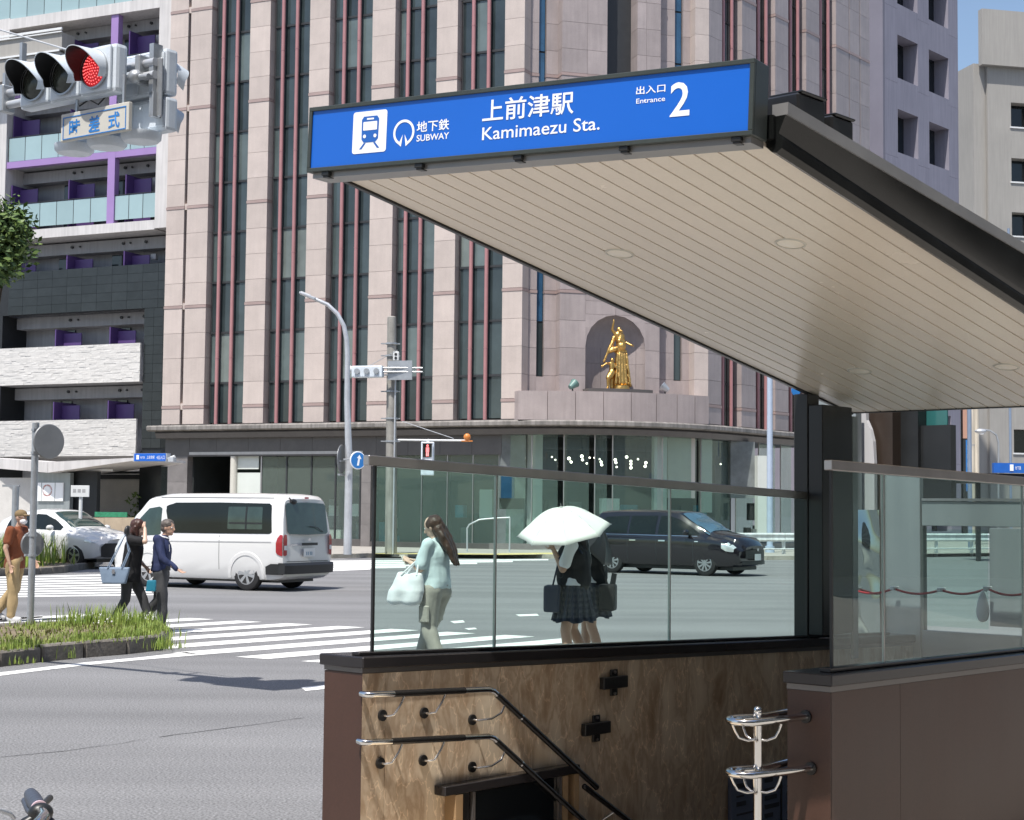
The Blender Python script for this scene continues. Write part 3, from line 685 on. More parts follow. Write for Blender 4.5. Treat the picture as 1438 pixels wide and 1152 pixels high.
# black cross brackets
for k, (a, c) in enumerate((((841, 948), (875, 968)), ((815, 1013), (851, 1032)))):
    s0, z0 = ST.q(*a, -.1); s1, z1 = ST.q(*c, -.1)
    w = thing('wall_bracket', ('upper' if k == 0 else 'lower') + ' of the two black cross shaped brackets on the marble wall', 'bracket', ST.w((s0 + s1) / 2, -.0915, (z0 + z1) / 2), SA, 'black brackets on the marble wall')
    hw = (s1 - s0) / 2; b = MB(); b.box(-hw, hw, -.05, -.012, -.036, .036); b.build('housing', 'black_steel', w, bevel=.004)
    b = MB(); b.box(-.035 + .03, .035 + .03, -.012, 0, -.085, .075); b.build('back_plate', 'black_steel', w, bevel=.003)
    b = MB()
    for zz in (-.07, .06): b.cyl((.03, -.012, zz), (.03, -.02, zz), .009, n=8)
    b.build('bolt', 'steel_brushed', w)
# notice board down the stairs
nb = thing('notice_board', 'grey notice board with printed lines at the foot of the marble wall', 'notice board', ST.w(3.19, -.092, -.60), SA)
b = MB(); b.box(0, .9, -.03, 0, -.6, .50); b.build('board', 'paper', nb, bevel=.004)
b = MB(); r = random.Random(3)
for i in range(16):
    z = .42 - i * .06
    for c0 in (.06, .40, .68):
        L = r.uniform(.08, .24); b.box(c0, c0 + L, -.0325, -.0305, z, z + r.choice((.012, .02, .03)))
b.build('printed_lines', 'ink', nb, kind='stuff')
b = MB(); b.box(.60, .615, -.036, -.0305, -.6, .5); b.build('divider', 'frame_dark', nb)
# central double handrail loop on a post
xp = 1.12; ty_ = ST.ycol(1064, 1050, xp)[0]; zq = lambda py: ST.ycol(1064, py, xp)[1]
ph = thing('handrail', 'stainless handrail post carrying two curved loops before the brown end of the right parapet', 'handrail', ST.w(0, 0, 0), SA)
b = MB(); b.cyl((xp, ty_, -1.4), (xp, ty_, zq(1001)), .0225, n=18); b.build('post', 'steel', ph, smooth=50)
b = MB(); b.ell((xp, ty_, zq(998)), .022); b.build('finial', 'steel', ph, smooth=80)
for zpx, ex_ in ((1011, 0), (1084, .03)):
    z = zq(zpx); C1 = Vector((xp, ty_, z)); E1 = Vector((xr0 + .0, -1.80 - ex_, z)); dv = (E1 - C1).normalized(); nv = Vector((-dv.y, dv.x, 0)) * -1
    if nv.x > 0: nv = -nv
    rr_ = .085; Cc = C1 - dv * .075; A = Cc + nv * rr_; B_ = Cc - nv * rr_
    pts = [Cc + (nv * cos(a) - dv * sin(a)) * rr_ for a in [pi * i / 16 for i in range(17)]]
    pre = [Vector((xr0 - .002, E1.y, z)), Vector((xr0 - .03, E1.y + .012, z)), A.lerp(E1, .75) + Vector((-.01, 0, 0)), A.lerp(E1, .4)]
    post = [B_ + dv * .18, Vector((xr0 + .10, yi + .06, z)), Vector((xr0 + .30, yi + .045, z - .03)), Vector((xr0 + .9, yi + .045, z - .48))]
    b = MB(); b.tube(pre + pts + post, .0195, 14); b.build('rail_loop', 'steel', ph, smooth=70)
    g = MB(); g.cyl((xr0 - .012, E1.y, z), (xr0 - .0005, E1.y, z), .034, n=18); g.build('wall_flange', 'black_steel', ph, smooth=40)
    for e in (A, Cc - dv * rr_, B_ + dv * .04, A + dv * .16):
        m_ = C1.lerp(e, .75) + Vector((0, 0, -.085)); k0 = C1 + Vector((0, 0, -.10))
        b = MB(); b.tube([e + Vector((0, 0, -.016)), e.lerp(m_, .6) + (e - C1).normalized() * .006, m_, C1.lerp(e, .4) + Vector((0, 0, -.103)), k0], .0068, 8); b.build('arm', 'steel', ph, smooth=70)

# canopy roof
rf = thing('station_canopy', 'sloping subway entrance canopy with cream slatted soffit and dark side gutter', 'canopy', ST.w(0, 0, 0), SA)
XB = 4.98; wmax = 2.345; NP = 19; xf = lambda w: -.24 + .407 * w / 2.331
pw = wmax / NP
for i in range(NP):
    w0, w1 = i * pw + .0065, (i + 1) * pw - .0065
    b = MB(); b.hexa([(xf(w0), -w0, ZS(xf(w0))), (XB, -w0, ZS(XB)), (XB, -w1, ZS(XB)), (xf(w1), -w1, ZS(xf(w1)))],
                     [(xf(w0), -w0, ZS(xf(w0)) + .02), (XB, -w0, ZS(XB) + .02), (XB, -w1, ZS(XB) + .02), (xf(w1), -w1, ZS(xf(w1)) + .02)])
    b.build('soffit_plank', 'plank', rf)
b = MB(); xt = lambda w: xf(w) + .0
b.hexa([(xt(-.03), .03, ZS(xt(0)) + .021), (XB, .03, ZS(XB) + .021), (XB, -2.4, ZS(XB) + .021), (xt(2.4), -2.4, ZS(xt(2.4)) + .021)],
       [(xt(-.03), .03, ZS(xt(0)) + .13), (XB, .03, ZS(XB) + .13), (XB, -2.4, ZS(XB) + .13), (xt(2.4), -2.4, ZS(xt(2.4)) + .13)])
b.build('roof_deck', 'gutter_dark', rf)
b = MB(); zhex(b, xf(0) - .01, XB + .02, .0, .026, ZS, ZS, -.012, .02); b.build('edge_trim', 'black_steel', rf)
b = MB(); zhex(b, xf(0) + .3, XB, .0305, .036, ZS, ZS, .04, .125); b.build('edge_flashing', 'steel_brushed', rf)
b = MB(); b.box(XB, XB + .03, -2.4, .03, ZS(XB) - .008, ZS(XB) + .12); b.build('back_trim', 'black_steel', rf)
# side gutter: cove profile swept along the slope
topf = lambda x: .125 + .052 * (x - .1)
def prof(x):
    z = ZS(x); t = topf(x)
    return [(x, -2.347, z - .004), (x, -2.375, z - .03), (x, -2.40, z - .038), (x, -2.43, z - .02), (x, -2.437, z + .02), (x, -2.415, z + .05), (x, -2.425, z + .075), (x, -2.452, z + t), (x, -2.36, z + t), (x, -2.347, z + .1)]
xs = [.20, .8, 1.6, 2.4, 3.2, 4.0, 4.8, 5.6]
b = MB(); b.loft([prof(x) for x in xs]); b.build('gutter', 'gutter_dark', rf, smooth=35)
b = MB(); b.loft([[(x, -2.38, ZS(x) + topf(x)), (x, -2.462, ZS(x) + topf(x)), (x, -2.465, ZS(x) + topf(x) + .055), (x, -2.38, ZS(x) + topf(x) + .055)] for x in xs]); b.build('gutter_lip', 'lip_grey', rf)
for (xa, xb_, dz) in ((.42, .66, .25), (.72, .92, .24)):
    b = MB(); z = ZS(xa) + topf(xa); b.box(xa, xb_, -2.38, -2.18, z - .1, z + dz - .06); b.box(xa + .02, xb_ + .01, -2.39, -2.20, z + dz - .06, z + dz - .045); b.build('roof_housing', 'black_steel', rf, bevel=.01)
# recessed round lights
for (px, py) in ((870, 356), (1110, 342), (1207, 521), (1413, 515)):
    d = ray(px, py); n = Vector((0, 0, 1)); k = None
    O = ST.w(-.24, 0, 3.413 - CZ)      # relative to the eye
    nn = (ST.u * .1856 + Vector((0, 0, 1))); t = O.dot(nn) / d.dot(nn); P = ST.l(d * t + Vector((0, 0, CZ)))
    tl = Matrix.Rotation(atan(.1856), 3, 'Y')
    b = MB(); b.lathe([(.0, -.004), (.066, -.004), (.072, -.002)], P, tl, 28); g = b.build('downlight', 'lamp_cover', rf, smooth=60)
    b = MB(); b.lathe([(.072, -.0005), (.072, -.006), (.078, -.007), (.084, -.004), (.085, .004)], P, tl, 28, cap=False); b.build('bezel', 'cream', g, smooth=60)
# column and beam
co = thing('canopy_column', 'black steel box column carrying the canopy at the end of the left parapet', 'column', ST.w(4.3, 0, 0), SA)
b = MB(); b.box(0, .16, -.03, .09, capz(4.3) + .001, ZS(4.4) - .005); b.build('column_web', 'black_steel', co, bevel=.006)
b = MB(); b.box(.0, .42, -.155, -.035, capz(4.6) + .03, ZS(4.72) - .03); b.build('column_box', 'black_steel', co, bevel=.006)
b = MB(); b.box(.425, .50, -.155, -.135, .6, ZS(4.8) - .08); b.build('grey_cover', 'grey_panel', co)
# far end of the stairwell, seen under the canopy and through the right balustrade
EA = SA - pi / 2; EN = Fr(ST.w(5.75, 0, 0), EA)
def enbox(b, px0, px1, py0, py1, y0, y1, zlo=None):
    xa, z1 = EN.q(px0, py0, y0); xb, z0 = EN.q(px1, py1, y0); b.box(xa, xb, y0, y1, z0 if zlo is None else zlo, z1)
es = thing('end_screen', 'grey metal screen with a window opening closing the far end of the stairwell', 'screen', EN.O, EA)
b = MB(); enbox(b, 1242, 1293, 660, 930, 0, .06, .3); b.build('grey_panel', 'grey_panel', es, bevel=.004)
b = MB(); enbox(b, 1294, 1470, 704, 741, .002, .06); b.build('grey_panel', 'grey_panel', es, bevel=.003)
b = MB(); enbox(b, 1389, 1470, 742, 884, .002, .06); b.build('grey_panel', 'grey_panel', es, bevel=.003)
b = MB(); enbox(b, 1294, 1470, 885, 930, .002, .06, .3); b.build('grey_panel', 'grey_panel', es, bevel=.003)
b = MB(); enbox(b, 1236, 1242, 655, 930, -.02, .06, .3); b.build('post', 'steel_brushed', es, bevel=.003)
b = MB(); enbox(b, 1293, 1294, 704, 930, -.004, .03, .3); enbox(b, 1294, 1470, 700, 704, -.01, .05); b.build('edge_strip', 'steel_brushed', es)
b = MB(); enbox(b, 1295, 1388, 743, 884, .02, .026); b.build('window_pane', 'rail_glass', es)
ws = thing('steel_cladding', 'wavy mirror polished steel sheets beside the black column', 'cladding', EN.O, EA)
for (a, c, t0) in ((1172, 1201, 645), (1203, 1235, 716)):
    xa, z1 = EN.q(a, t0, -.05); xb, _ = EN.q(c, t0, -.05); n = 26; g = MB(); vs = []; fs = []
    for j in range(n + 1):
        for i in range(n + 1):
            X = xa + (xb - xa) * i / n; Z = .3 + (z1 - .3) * j / n
            vs.append((X, -.05 + .040 * noise.noise(Vector((X * 6 + a, Z * 3.2, 1))) + .004 * noise.noise(Vector((X * 9, Z * 6, 5))), Z))
    fs = [(j * (n + 1) + i, j * (n + 1) + i + 1, (j + 1) * (n + 1) + i + 1, (j + 1) * (n + 1) + i) for j in range(n) for i in range(n)]
    g.add(vs, fs); g.build('steel_sheet', 'steel_wavy', ws, smooth=180)
pw_ = thing('end_wall', 'pale plaster wall with curved edge beside dark brown columns under the canopy end', 'wall', EN.O, EA)
xa = EN.x(1198, 650, 1.2); xb = EN.x(1228, 700, 1.2); xc = EN.x(1213, 585, 1.2)
zt2 = EN.z(1213, 570, 1.2); zb2 = EN.z(1213, 716, 1.2)
b = MB(); pr = [(xa - .3, zb2 - .3), (xb, zb2 - .3), (xb, EN.z(1228, 650, 1.2)), (xb - .012, EN.z(1225, 620, 1.2)), (xb - .04, EN.z(1222, 603, 1.2)), (xb - .08, EN.z(1219, 590, 1.2)), (xc + .02, zt2), (xa - .3, zt2)]
b.prism(pr, 1.2, 1.25, 'y'); b.build('plaster_panel', 'pale_wall', pw_)
b = MB(); enbox(b, 1150, 1202, 560, 700, 1.0, 1.1, .3); b.build('grey_cover', 'grey_panel', pw_)
b = MB(); enbox(b, 1215, 1254, 560, 760, 1.3, 1.5, .2); b.build('brown_column', 'brown_col', pw_)
b = MB(); enbox(b, 1255, 1290, 560, 760, 1.45, 1.6, .2); b.build('black_column', 'black_wall', pw_)
b = MB(); enbox(b, 1290, 1336, 598, 760, 1.5, 1.6, 1.6); b.build('black_panel', 'black_wall', pw_)
b = MB(); enbox(b, 1292, 1330, 560, 600, 1.62, 1.64); b.build('teal_pane', 'teal_glass', pw_)
# red rope with hooks
rp = thing('red_rope', 'thin red rope looped between white hooks across the end screen', 'rope', EN.O, EA)
hp = [(1150, 833), (1197, 828), (1255, 827), (1321, 829), (1386, 827), (1446, 832)]; H3 = [Vector((EN.x(a, c, -.10), -.10, EN.z(a, c, -.10))) for a, c in hp]
pts = []
for i in range(len(H3) - 1):
    for j in range(8):
        t = j / 8; p = H3[i].lerp(H3[i + 1], t); p.z -= .035 * sin(pi * t); pts.append(p)
pts.append(H3[-1]); b = MB(); b.tube(pts, .009, 7); b.build('rope', 'rope_red', rp, smooth=60)
for h in H3[1:-1]: b = MB(); b.box(h.x - .02, h.x + .02, -.13, -.05, h.z - .012, h.z + .018); b.build('hook', 'white_paint', rp, bevel=.004)
bg = thing('plastic_bag', 'small white plastic bag tied to the red rope', 'bag', EN.O, EA)
c = Vector((EN.x(1380, 850, -.14), -.14, EN.z(1380, 848, -.14))); b = MB(); vs = MB().ell((0, 0, 0), (1, 1, 1), 16, 12)
b.add([(c.x + v[0] * .05 * (1.0 - .45 * v[2]), c.y + v[1] * .02, c.z - .02 + v[2] * .12 + .01 * noise.noise(Vector(v) * 3)) for v in vs.v], vs.f); b.build('bag_body', 'cloth_white', bg, smooth=70)
b = MB(); b.tube([c + Vector((.0, 0, .08)), c + Vector((.02, -.005, .11)), H3[4] + Vector((0, -.01, -.02))], .006); b.build('knot', 'cloth_white', bg)

# ---- the station sign on the front edge
Pl = ST.w(-.24, 0, ZS(-.24)); Pr = ST.w(.167, -2.331, ZS(.167)); B = atan2(Pr.y - Pl.y, Pr.x - Pl.x)
SG = Fr(Pl, B); YF = -.17
sl_, zl_ = SG.q(432, 243, YF); sr_, zr_ = SG.q(1058, 190, YF); tilt = atan2(zr_ - zl_, sr_ - sl_)
sgn = bpy.data.objects.new('station_sign', None); S.collection.objects.link(sgn)
tag(sgn, 'long blue subway station sign with white lettering on the canopy front', 'sign')
RM = Matrix.Rotation(B, 4, 'Z') @ Matrix.Rotation(-tilt, 4, 'Y'); Osg = SG.w(sl_, YF, zl_)
sgn.matrix_world = Matrix.Translation(Osg) @ RM
RI = RM.to_3x3().inverted()
def sgl(px, py, off=0.0):
    """line of sight -> local x,z on the sign's front"""
    d = RI @ ray(px, py); o = RI @ (Vector((0, 0, CZ)) - Osg); t = (off - o.y) / d.y; p = o + d * t
    return p.x, p.z
Lx = sgl(1058, 190)[0]; Hz = (sgl(432, 153)[1] + sgl(1057, 82)[1]) / 2
f = .017
b = MB(); b.box(0, Lx, .004, .15, 0, Hz); b.build('sign_box', 'sign_frame', sgn, bevel=.004)
b = MB(); e = .022
for q4 in ((0, Lx, 0, e), (0, Lx, Hz - e, Hz)): b.box(q4[0], q4[1], -.012, .004, q4[2], q4[3])
b.box(0, e, -.012, .004, e, Hz - e); b.box(Lx - e * 1.1, Lx, -.012, .004, e, Hz - e); b.build('frame', 'sign_frame', sgn, bevel=.0025)
b = MB(); b.box(e, Lx - e, -.002, .004, e, Hz - e); b.build('face', 'sign_blue', sgn)
b = MB(); b.box(.02, Lx - .02, .02, .16, -.028, 0); b.build('underside_strip', 'alu', sgn)
for (px, py) in ((457, 243.5), (588, 232), (727, 218), (876, 204), (1034, 190)):
    x, z = sgl(px, py); b = MB(); b.box(x - .025, x + .025, -.005, .05, -.022, 0); b.box(x - .018, x + .02, .0, .05, -.032, -.02); b.build('clip', 'plastic_black', sgn, bevel=.003)
yy = -.004
def sgtext(t, a, c, bold=.0):
    (xa, za), (xb, zb) = sgl(*a), sgl(*c); return text_fit(t, (xa, za, xb, zb), 'sign_white', sgn, yy, 'lettering', bold)
sgtext('上前津駅', (677.6, 172.6), (807.0, 127.5), .012)
sgtext('Kamimaezu Sta.', (677.4, 197.6), (843.2, 163.6), .006)
sgtext('出入口', (893.7, 133.6), (935.2, 117.9), .012)
sgtext('Entrance', (893.9, 146.2), (934.7, 135.2), .008)
sgtext('2', (940.8, 164.9), (970.2, 114.2), .012)
sgtext('地下鉄', (585.6, 186.8), (631.8, 166.6), .012)
sgtext('SUBWAY', (585.4, 199.4), (631.4, 185.9), .012)
(xa, za), (xb, zb) = sgl(494.8, 217.2), sgl(544.9, 153.6)
def rrect(x0, z0, x1, z1, r, n=5):
    P = []
    for cx, cz, a0 in ((x1 - r, z0 + r, -pi / 2), (x1 - r, z1 - r, 0), (x0 + r, z1 - r, pi / 2), (x0 + r, z0 + r, pi)):
        P += [(cx + r * cos(a0 + pi / 2 * i / n), cz + r * sin(a0 + pi / 2 * i / n)) for i in range(n + 1)]
    return P
def flat(P, y): return [(p[0], y, p[1]) for p in P]
b = MB(); b.poly(flat(rrect(xa, za, xb, zb, (xb - xa) * .07), yy)); b.build('pictogram_square', 'sign_white', sgn)
Wd, Hd = xb - xa, zb - za; X = lambda u: xa + Wd * u; Zf = lambda v: za + Hd * v
b = MB(); b.poly(flat([(X(.27), Zf(.33)), (X(.34), Zf(.25)), (X(.68), Zf(.25)), (X(.76), Zf(.33)), (X(.77), Zf(.80)), (X(.71), Zf(.875)), (X(.32), Zf(.875)), (X(.26), Zf(.80))], yy - .001))
b.poly(flat([(X(.34), Zf(.24)), (X(.40), Zf(.24)), (X(.28), Zf(.10)), (X(.21), Zf(.10))], yy - .001)); b.poly(flat([(X(.62), Zf(.24)), (X(.68), Zf(.24)), (X(.81), Zf(.10)), (X(.74), Zf(.10))], yy - .001))
b.build('train_symbol', 'sign_blue_flat', sgn)
b = MB(); b.poly(flat(rrect(X(.31), Zf(.54), X(.72), Zf(.745), Wd * .02), yy - .002)); b.poly(flat(rrect(X(.41), Zf(.79), X(.62), Zf(.83), Wd * .012), yy - .002))
for cx in (.36, .67): b.poly(flat([(X(cx) + Wd * .045 * cos(a * pi / 8), Zf(.40) + Wd * .045 * sin(a * pi / 8)) for a in range(16)], yy - .002))
b.build('train_window', 'sign_white', sgn)
# round emblem: open ring with two inward points
cx_, cz_ = sgl(567.7, 186.5); rO = (sgl(582.5, 186)[0] - sgl(552.8, 188)[0]) / 2; rI = rO * .80
P1_, P2_ = [], []; a0, a1 = radians(-62), radians(242)
for i in range(33): a = a0 + (a1 - a0) * i / 32; P1_.append((cx_ + rO * cos(a), cz_ + rO * sin(a))); P2_.append((cx_ + rI * cos(a), cz_ + rI * sin(a)))
b = MB()
for i in range(32): b.quad(*flat([P1_[i], P1_[i + 1], P2_[i + 1], P2_[i]], yy))
for s_, A_ in ((1, a0), (-1, a1)):
    o_ = (cx_ + rO * cos(A_), cz_ + rO * sin(A_)); i_ = (cx_ + rI * cos(A_), cz_ + rI * sin(A_)); b.poly(flat([o_, i_, (cx_ + s_ * rO * .08, cz_ - rO * .15), (cx_ + s_ * rO * .22, cz_ - rO * 1.08)], yy))
b.build('subway_emblem', 'sign_white', sgn)

C0 = Vector((0, 0, CZ))
for o in [o for o in S.objects if o.parent is None and o.type == 'EMPTY' and o.get('category') not in ('traffic island',)]:
    m_ = o.matrix_world.copy() if o is sgn else Matrix.LocRotScale(o.location, o.rotation_euler, None)
    o.matrix_world = Matrix.Translation(C0) @ Matrix.Scale(KS, 4) @ Matrix.Translation(-C0) @ m_  # entrance roots shrunk about the camera point; their outline in view stays the same
# ================================================================= BUILDINGS
P1 = aty(731, 590, 66); AL = radians(-25); PB = Fr(P1, AL)
P2 = aty(994, 589, 68.3); AC = atan2(P2.y - P1.y, P2.x - P1.x); CH = Fr(P1, AC); AR = radians(52); RB = Fr(P2, AR)
pk = thing('pink_stone_tower', 'tall building clad in pink stone piers with rose pipes and a glazed shop below', 'building', PB.O, AL)
def TL(F): return Matrix.Translation(-PB.O)   # helper unused
def frame_empty_mesh(mb, F):
    """move a mesh from frame F into the building's own axes"""
    R = Matrix.Rotation(-AL, 3, 'Z'); out = []
    for v in mb.v:
        w = F.w(*v) - PB.O; out.append(tuple(R @ w))
    mb.v = out; return mb
ZT = 29.0
zb = [PB.z(245, 434), PB.z(245, 295), PB.z(245, 157)]; HS = (zb[2] - zb[0]) / 2
ZC1 = 5.42; ZC0 = 5.02
bands = [zb[0] + HS * k for k in range(-1, 6)]; bands = [z for z in bands if ZC1 + .4 < z < ZT]
def pier(F, xa, xb, y0=0.0, y1=.62, mat='stone_pink', name='stone_panel', ztop=ZT, rows=4, zbase=ZC1, vj=0):
    g = .012; th = .06
    zz = [zbase]; k = -1
    lv = sorted(set([round(zb[0] + HS * (i / rows), 3) for i in range(-3 * rows, 8 * rows)]))
    lv = [z for z in lv if zbase + .15 < z < ztop - .1]
    L = [zbase] + lv + [ztop]
    for i in range(len(L) - 1):
        a, c = L[i], L[i + 1]; isb = any(abs(a - z) < .02 for z in bands)
        lo = a + (.13 if isb else 0) + g
        cols = [(xa, xb)] if not vj else [(xa + (xb - xa) * j / vj + (g if j else 0), xa + (xb - xa) * (j + 1) / vj) for j in range(vj)]
        for (p, q_) in cols:
            m = MB(); m.box(p, q_, y0, y0 + th, lo, c); m.box(q_ - th, q_, y0 + th, y1, lo, c) if q_ == xb else None; m.box(p, p + th, y0 + th, y1, lo, c) if p == xa else None
            frame_empty_mesh(m, F).build(name, mat, pk)
        if isb:
            m = MB(); m.box(xa - .015, xb + .015, y0 - .02, y1, a + .004, a + .125); frame_empty_mesh(m, F).build('stone_band', 'stone_band', pk)
XE = RB.x(1220, 50)
# volume behind everything
fp = [PB.w(PB.x(227) + .08, .66, 0), PB.w(-.2, .66, 0), CH.w(.6, 1.35, 0), CH.w(7.6, 1.35, 0), RB.w(.3, .66, 0), RB.w(XE, .66, 0), RB.w(XE, 14, 0), PB.w(PB.x(227) + .08, 24, 0)]
R_ = Matrix.Rotation(-AL, 3, 'Z'); m = MB(); m.prism([tuple((R_ @ (p - PB.O)).xy) for p in fp], ZC1 - .02, ZT + .4); m.build('building_core', 'joint_dark', pk)
pl = [(227, 252), (256, 285.5), (340.5, 369), (425.5, 454), (514.7, 547), (606.6, 636), (703.5, 731)]
pl = [(PB.x(a, 590), PB.x(c, 590)) for a, c in pl]
# even out the bay rhythm
for i, (a, c) in enumerate(pl): pier(PB, a, c if i < 6 else .02, rows=4)
m = MB()
for k, z in enumerate([zb[0] + HS * i for i in range(-1, 6)]): pass
# pane mesh per bay/row
def winrow(F, xa, xb, pipes, ya=.40, ztop=ZT, nm='window_pane', mats=('win_dark', 'win_blind'), cols=None, rpipe=.085, seed=1):
    r = random.Random(seed); edges = cols or [xa, pipes[0], pipes[1], xb]
    tz = [ZC1 + .02] + [z for z in [zb[0] + HS * (.25 + i * .5) for i in range(-4, 16)] if ZC1 + .5 < z < ztop] + [ztop]
    for j in range(len(tz) - 1):
        for i in range(len(edges) - 1):
            m = MB(); m.box(edges[i] + .03, edges[i + 1] - .03, ya, ya + .04, tz[j] + .05, tz[j + 1] - .05)
            frame_empty_mesh(m, F).build(nm, (r.choice(mats) if r.random() > .10 else ('win_pale' if F is PB else mats[0])) if (j % 2) else mats[0], pk)
    m = MB()
    for z in tz[1:-1]: m.box(xa - .02, xb + .02, ya - .05, ya + .08, z - .05, z + .045)
    for x in edges: m.box(x - .03, x + .03, ya - .02, ya + .08, tz[0], tz[-1])
    frame_empty_mesh(m, F).build('window_frame', 'frame_dark', pk)
    for x in pipes:
        m = MB(); m.cyl((x, ya - .2, ZC1), (x, ya - .2, ztop), rpipe, n=12)
        for z in [zb[0] + HS * (.5 + i) for i in range(-2, 7)]:
            if z > ZC1: m.cyl((x, ya - .2, z - .02), (x, ya - .2, z + .02), rpipe * 1.12, n=12)
        frame_empty_mesh(m, F).build('pipe', 'pipe_rose', pk, smooth=40)
pp = [(302, 321.5), (387, 407), (474.4, 495.6), (565.5, 586.6), (659, 681)]
for i, (a, c) in enumerate(pp): winrow(PB, pl[i + 1][1] + .07, pl[i + 2][0] - .07, [PB.x(a, 590) - .1, PB.x(c, 590) - .1], seed=i)
# rescue access triangles
for (px, py) in ((327, 62), (324, 202), (320, 343)):
    x, z = PB.q(px, py, .47); m = MB(); m.prism([(x - .14, z + .12), (x, z - .13), (x + .14, z + .12)], .455, .475, 'y'); m.build('access_mark', 'tri_red', pk)
# left edge slot between the two first piers
m = MB(); m.box(pl[0][1], pl[1][0], .35, .5, ZC1, ZT); m.build('slot_back', 'frame_dark', pk)
for i in range(7):
    z = zb[0] + HS * (i - 1) + .1; m = MB(); m.box(pl[0][1] + .0, pl[1][0] - .0, .03, .34, z - .14, z + .14); m.build('slot_bridge', 'stone_pink', pk) if z > ZC1 + .2 else None
# --- chamfered corner with niche
cx = lambda px, y=0: CH.x(px, 500, y)
zn0, znt = CH.z(864, 549), CH.z(864, 443); nxa, nxb = cx(822), cx(906); nr = (nxb - nxa) / 2; ncx = (nxa + nxb) / 2; zsp = znt - nr
wa, wb = cx(786), cx(926)
ZP = CH.z(864, 554)          # ledge top
pier(CH, wa, nxa, 0, .9, 'stone_mauve', zbase=ZC1); pier(CH, nxb, wb, 0, .9, 'stone_mauve', zbase=ZC1)
# spandrel stones round the arch: voussoir-like blocks on both sides
n = 10
for s_ in (-1, 1):
    for k in range(n // 2):
        a0 = pi / 2 * k / (n // 2); a1 = pi / 2 * (k + 1) / (n // 2)
        xo0, zo0 = ncx + s_ * nr * cos(a0), zsp + nr * sin(a0); xo1, zo1 = ncx + s_ * nr * cos(a1), zsp + nr * sin(a1)
        P = [(xo0, zo0), (ncx + s_ * nr * .999, zo0), (ncx + s_ * nr * .999, zo1), (xo1, zo1)]
        if k == 0: P = [(xo0, zo0), (xo0, zo1), (xo1, zo1)]
        m = MB(); m.prism(P, 0, .3, 'y'); frame_empty_mesh(m, CH).build('arch_stone', 'stone_mauve', pk)
slA, slB = cx(850), cx(893); zsl = CH.z(864, 400)
L = [znt, znt + .55, zsl]
for i in range(2):
    m = MB(); m.box(nxa + .01, ncx - .006, 0, .06, L[i] + .01, L[i + 1]); frame_empty_mesh(m, CH).build('stone_panel', 'stone_mauve', pk)
    m = MB(); m.box(ncx + .006, nxb - .01, 0, .06, L[i] + .01, L[i + 1]); frame_empty_mesh(m, CH).build('stone_panel', 'stone_mauve', pk)
pier(CH, nxa + .01, slA, 0, .9, 'stone_mauve', zbase=zsl + .01); pier(CH, slB, nxb - .01, 0, .9, 'stone_mauve', zbase=zsl + .01)
m = MB(); m.box(slA, slB, .8, .9, zsl, ZT); frame_empty_mesh(m, CH).build('slot_back', 'frame_dark', pk)
# niche: half round wall of curved stones with a quarter dome
for j, (za, zc) in enumerate(((ZC1, zn0 + .0), (zn0, zn0 + 1.15), (zn0 + 1.15, zsp))):
    for k in range(5):
        a0 = pi * k / 5; a1 = pi * (k + 1) / 5 - .012; m = MB(); rr = []
        ring = [(ncx - nr * cos(a0 + (a1 - a0) * i / 5), .02 + nr * .5 * sin(a0 + (a1 - a0) * i / 5)) for i in range(6)]
        ring2 = [(ncx - (nr + .08) * cos(a0 + (a1 - a0) * i / 5), .02 + (nr * .5 + .08) * sin(a0 + (a1 - a0) * i / 5)) for i in range(6)]
        m.loft([[(p[0], p[1], za + .008), (p[0], p[1], zc), (q_[0], q_[1], zc), (q_[0], q_[1], za + .008)] for p, q_ in zip(ring, ring2)])
        frame_empty_mesh(m, CH).build('niche_stone', 'stone_mauve', pk, smooth=30)
m = MB(); rings = []
for i in range(9):
    e = pi / 2 * i / 8; rings.append([(ncx - nr * cos(a) * cos(e) if True else 0, .02 + nr * .5 * sin(a) * cos(e), zsp + nr * sin(e)) for a in [pi * k / 14 for k in range(15)]])
m.loft(rings, cap=False, closed=False); frame_empty_mesh(m, CH).build('niche_vault', 'stone_mauve', pk, smooth=60)
# recesses with slit windows both sides
for (a, s0, s1, c) in ((733, 753, 764, 786), (926, 946, 958, 975)):
    zsb = CH.z(758 if a < 800 else 952, 529 if a < 800 else 535, .55)
    pier(CH, cx(a, .55) + .0, cx(s0, .55), .55, .9, 'stone_mauve'); pier(CH, cx(s1, .55), cx(c, .55), .55, .9, 'stone_mauve')
    m = MB(); m.box(cx(s0, .55), cx(s1, .55), .56, .9, ZC1, zsb); frame_empty_mesh(m, CH).build('stone_panel', 'stone_mauve', pk)
    z = zsb; j = 0
    while z < ZT:
        m = MB(); m.box(cx(s0, .55) + .04, cx(s1, .55) - .04, .70, .74, z + .04, min(ZT, z + HS / 2 - .04)); frame_empty_mesh(m, CH).build('window_pane', 'win_blue' if z > 9 else 'win_dark', pk); z += HS / 2
    m = MB(); m.box(cx(s0, .55), cx(s1, .55), .76, .9, zsb, ZT); frame_empty_mesh(m, CH).build('window_frame', 'frame_dark', pk)
pier(CH, cx(975), 8.2, 0, .9, 'stone_pink')
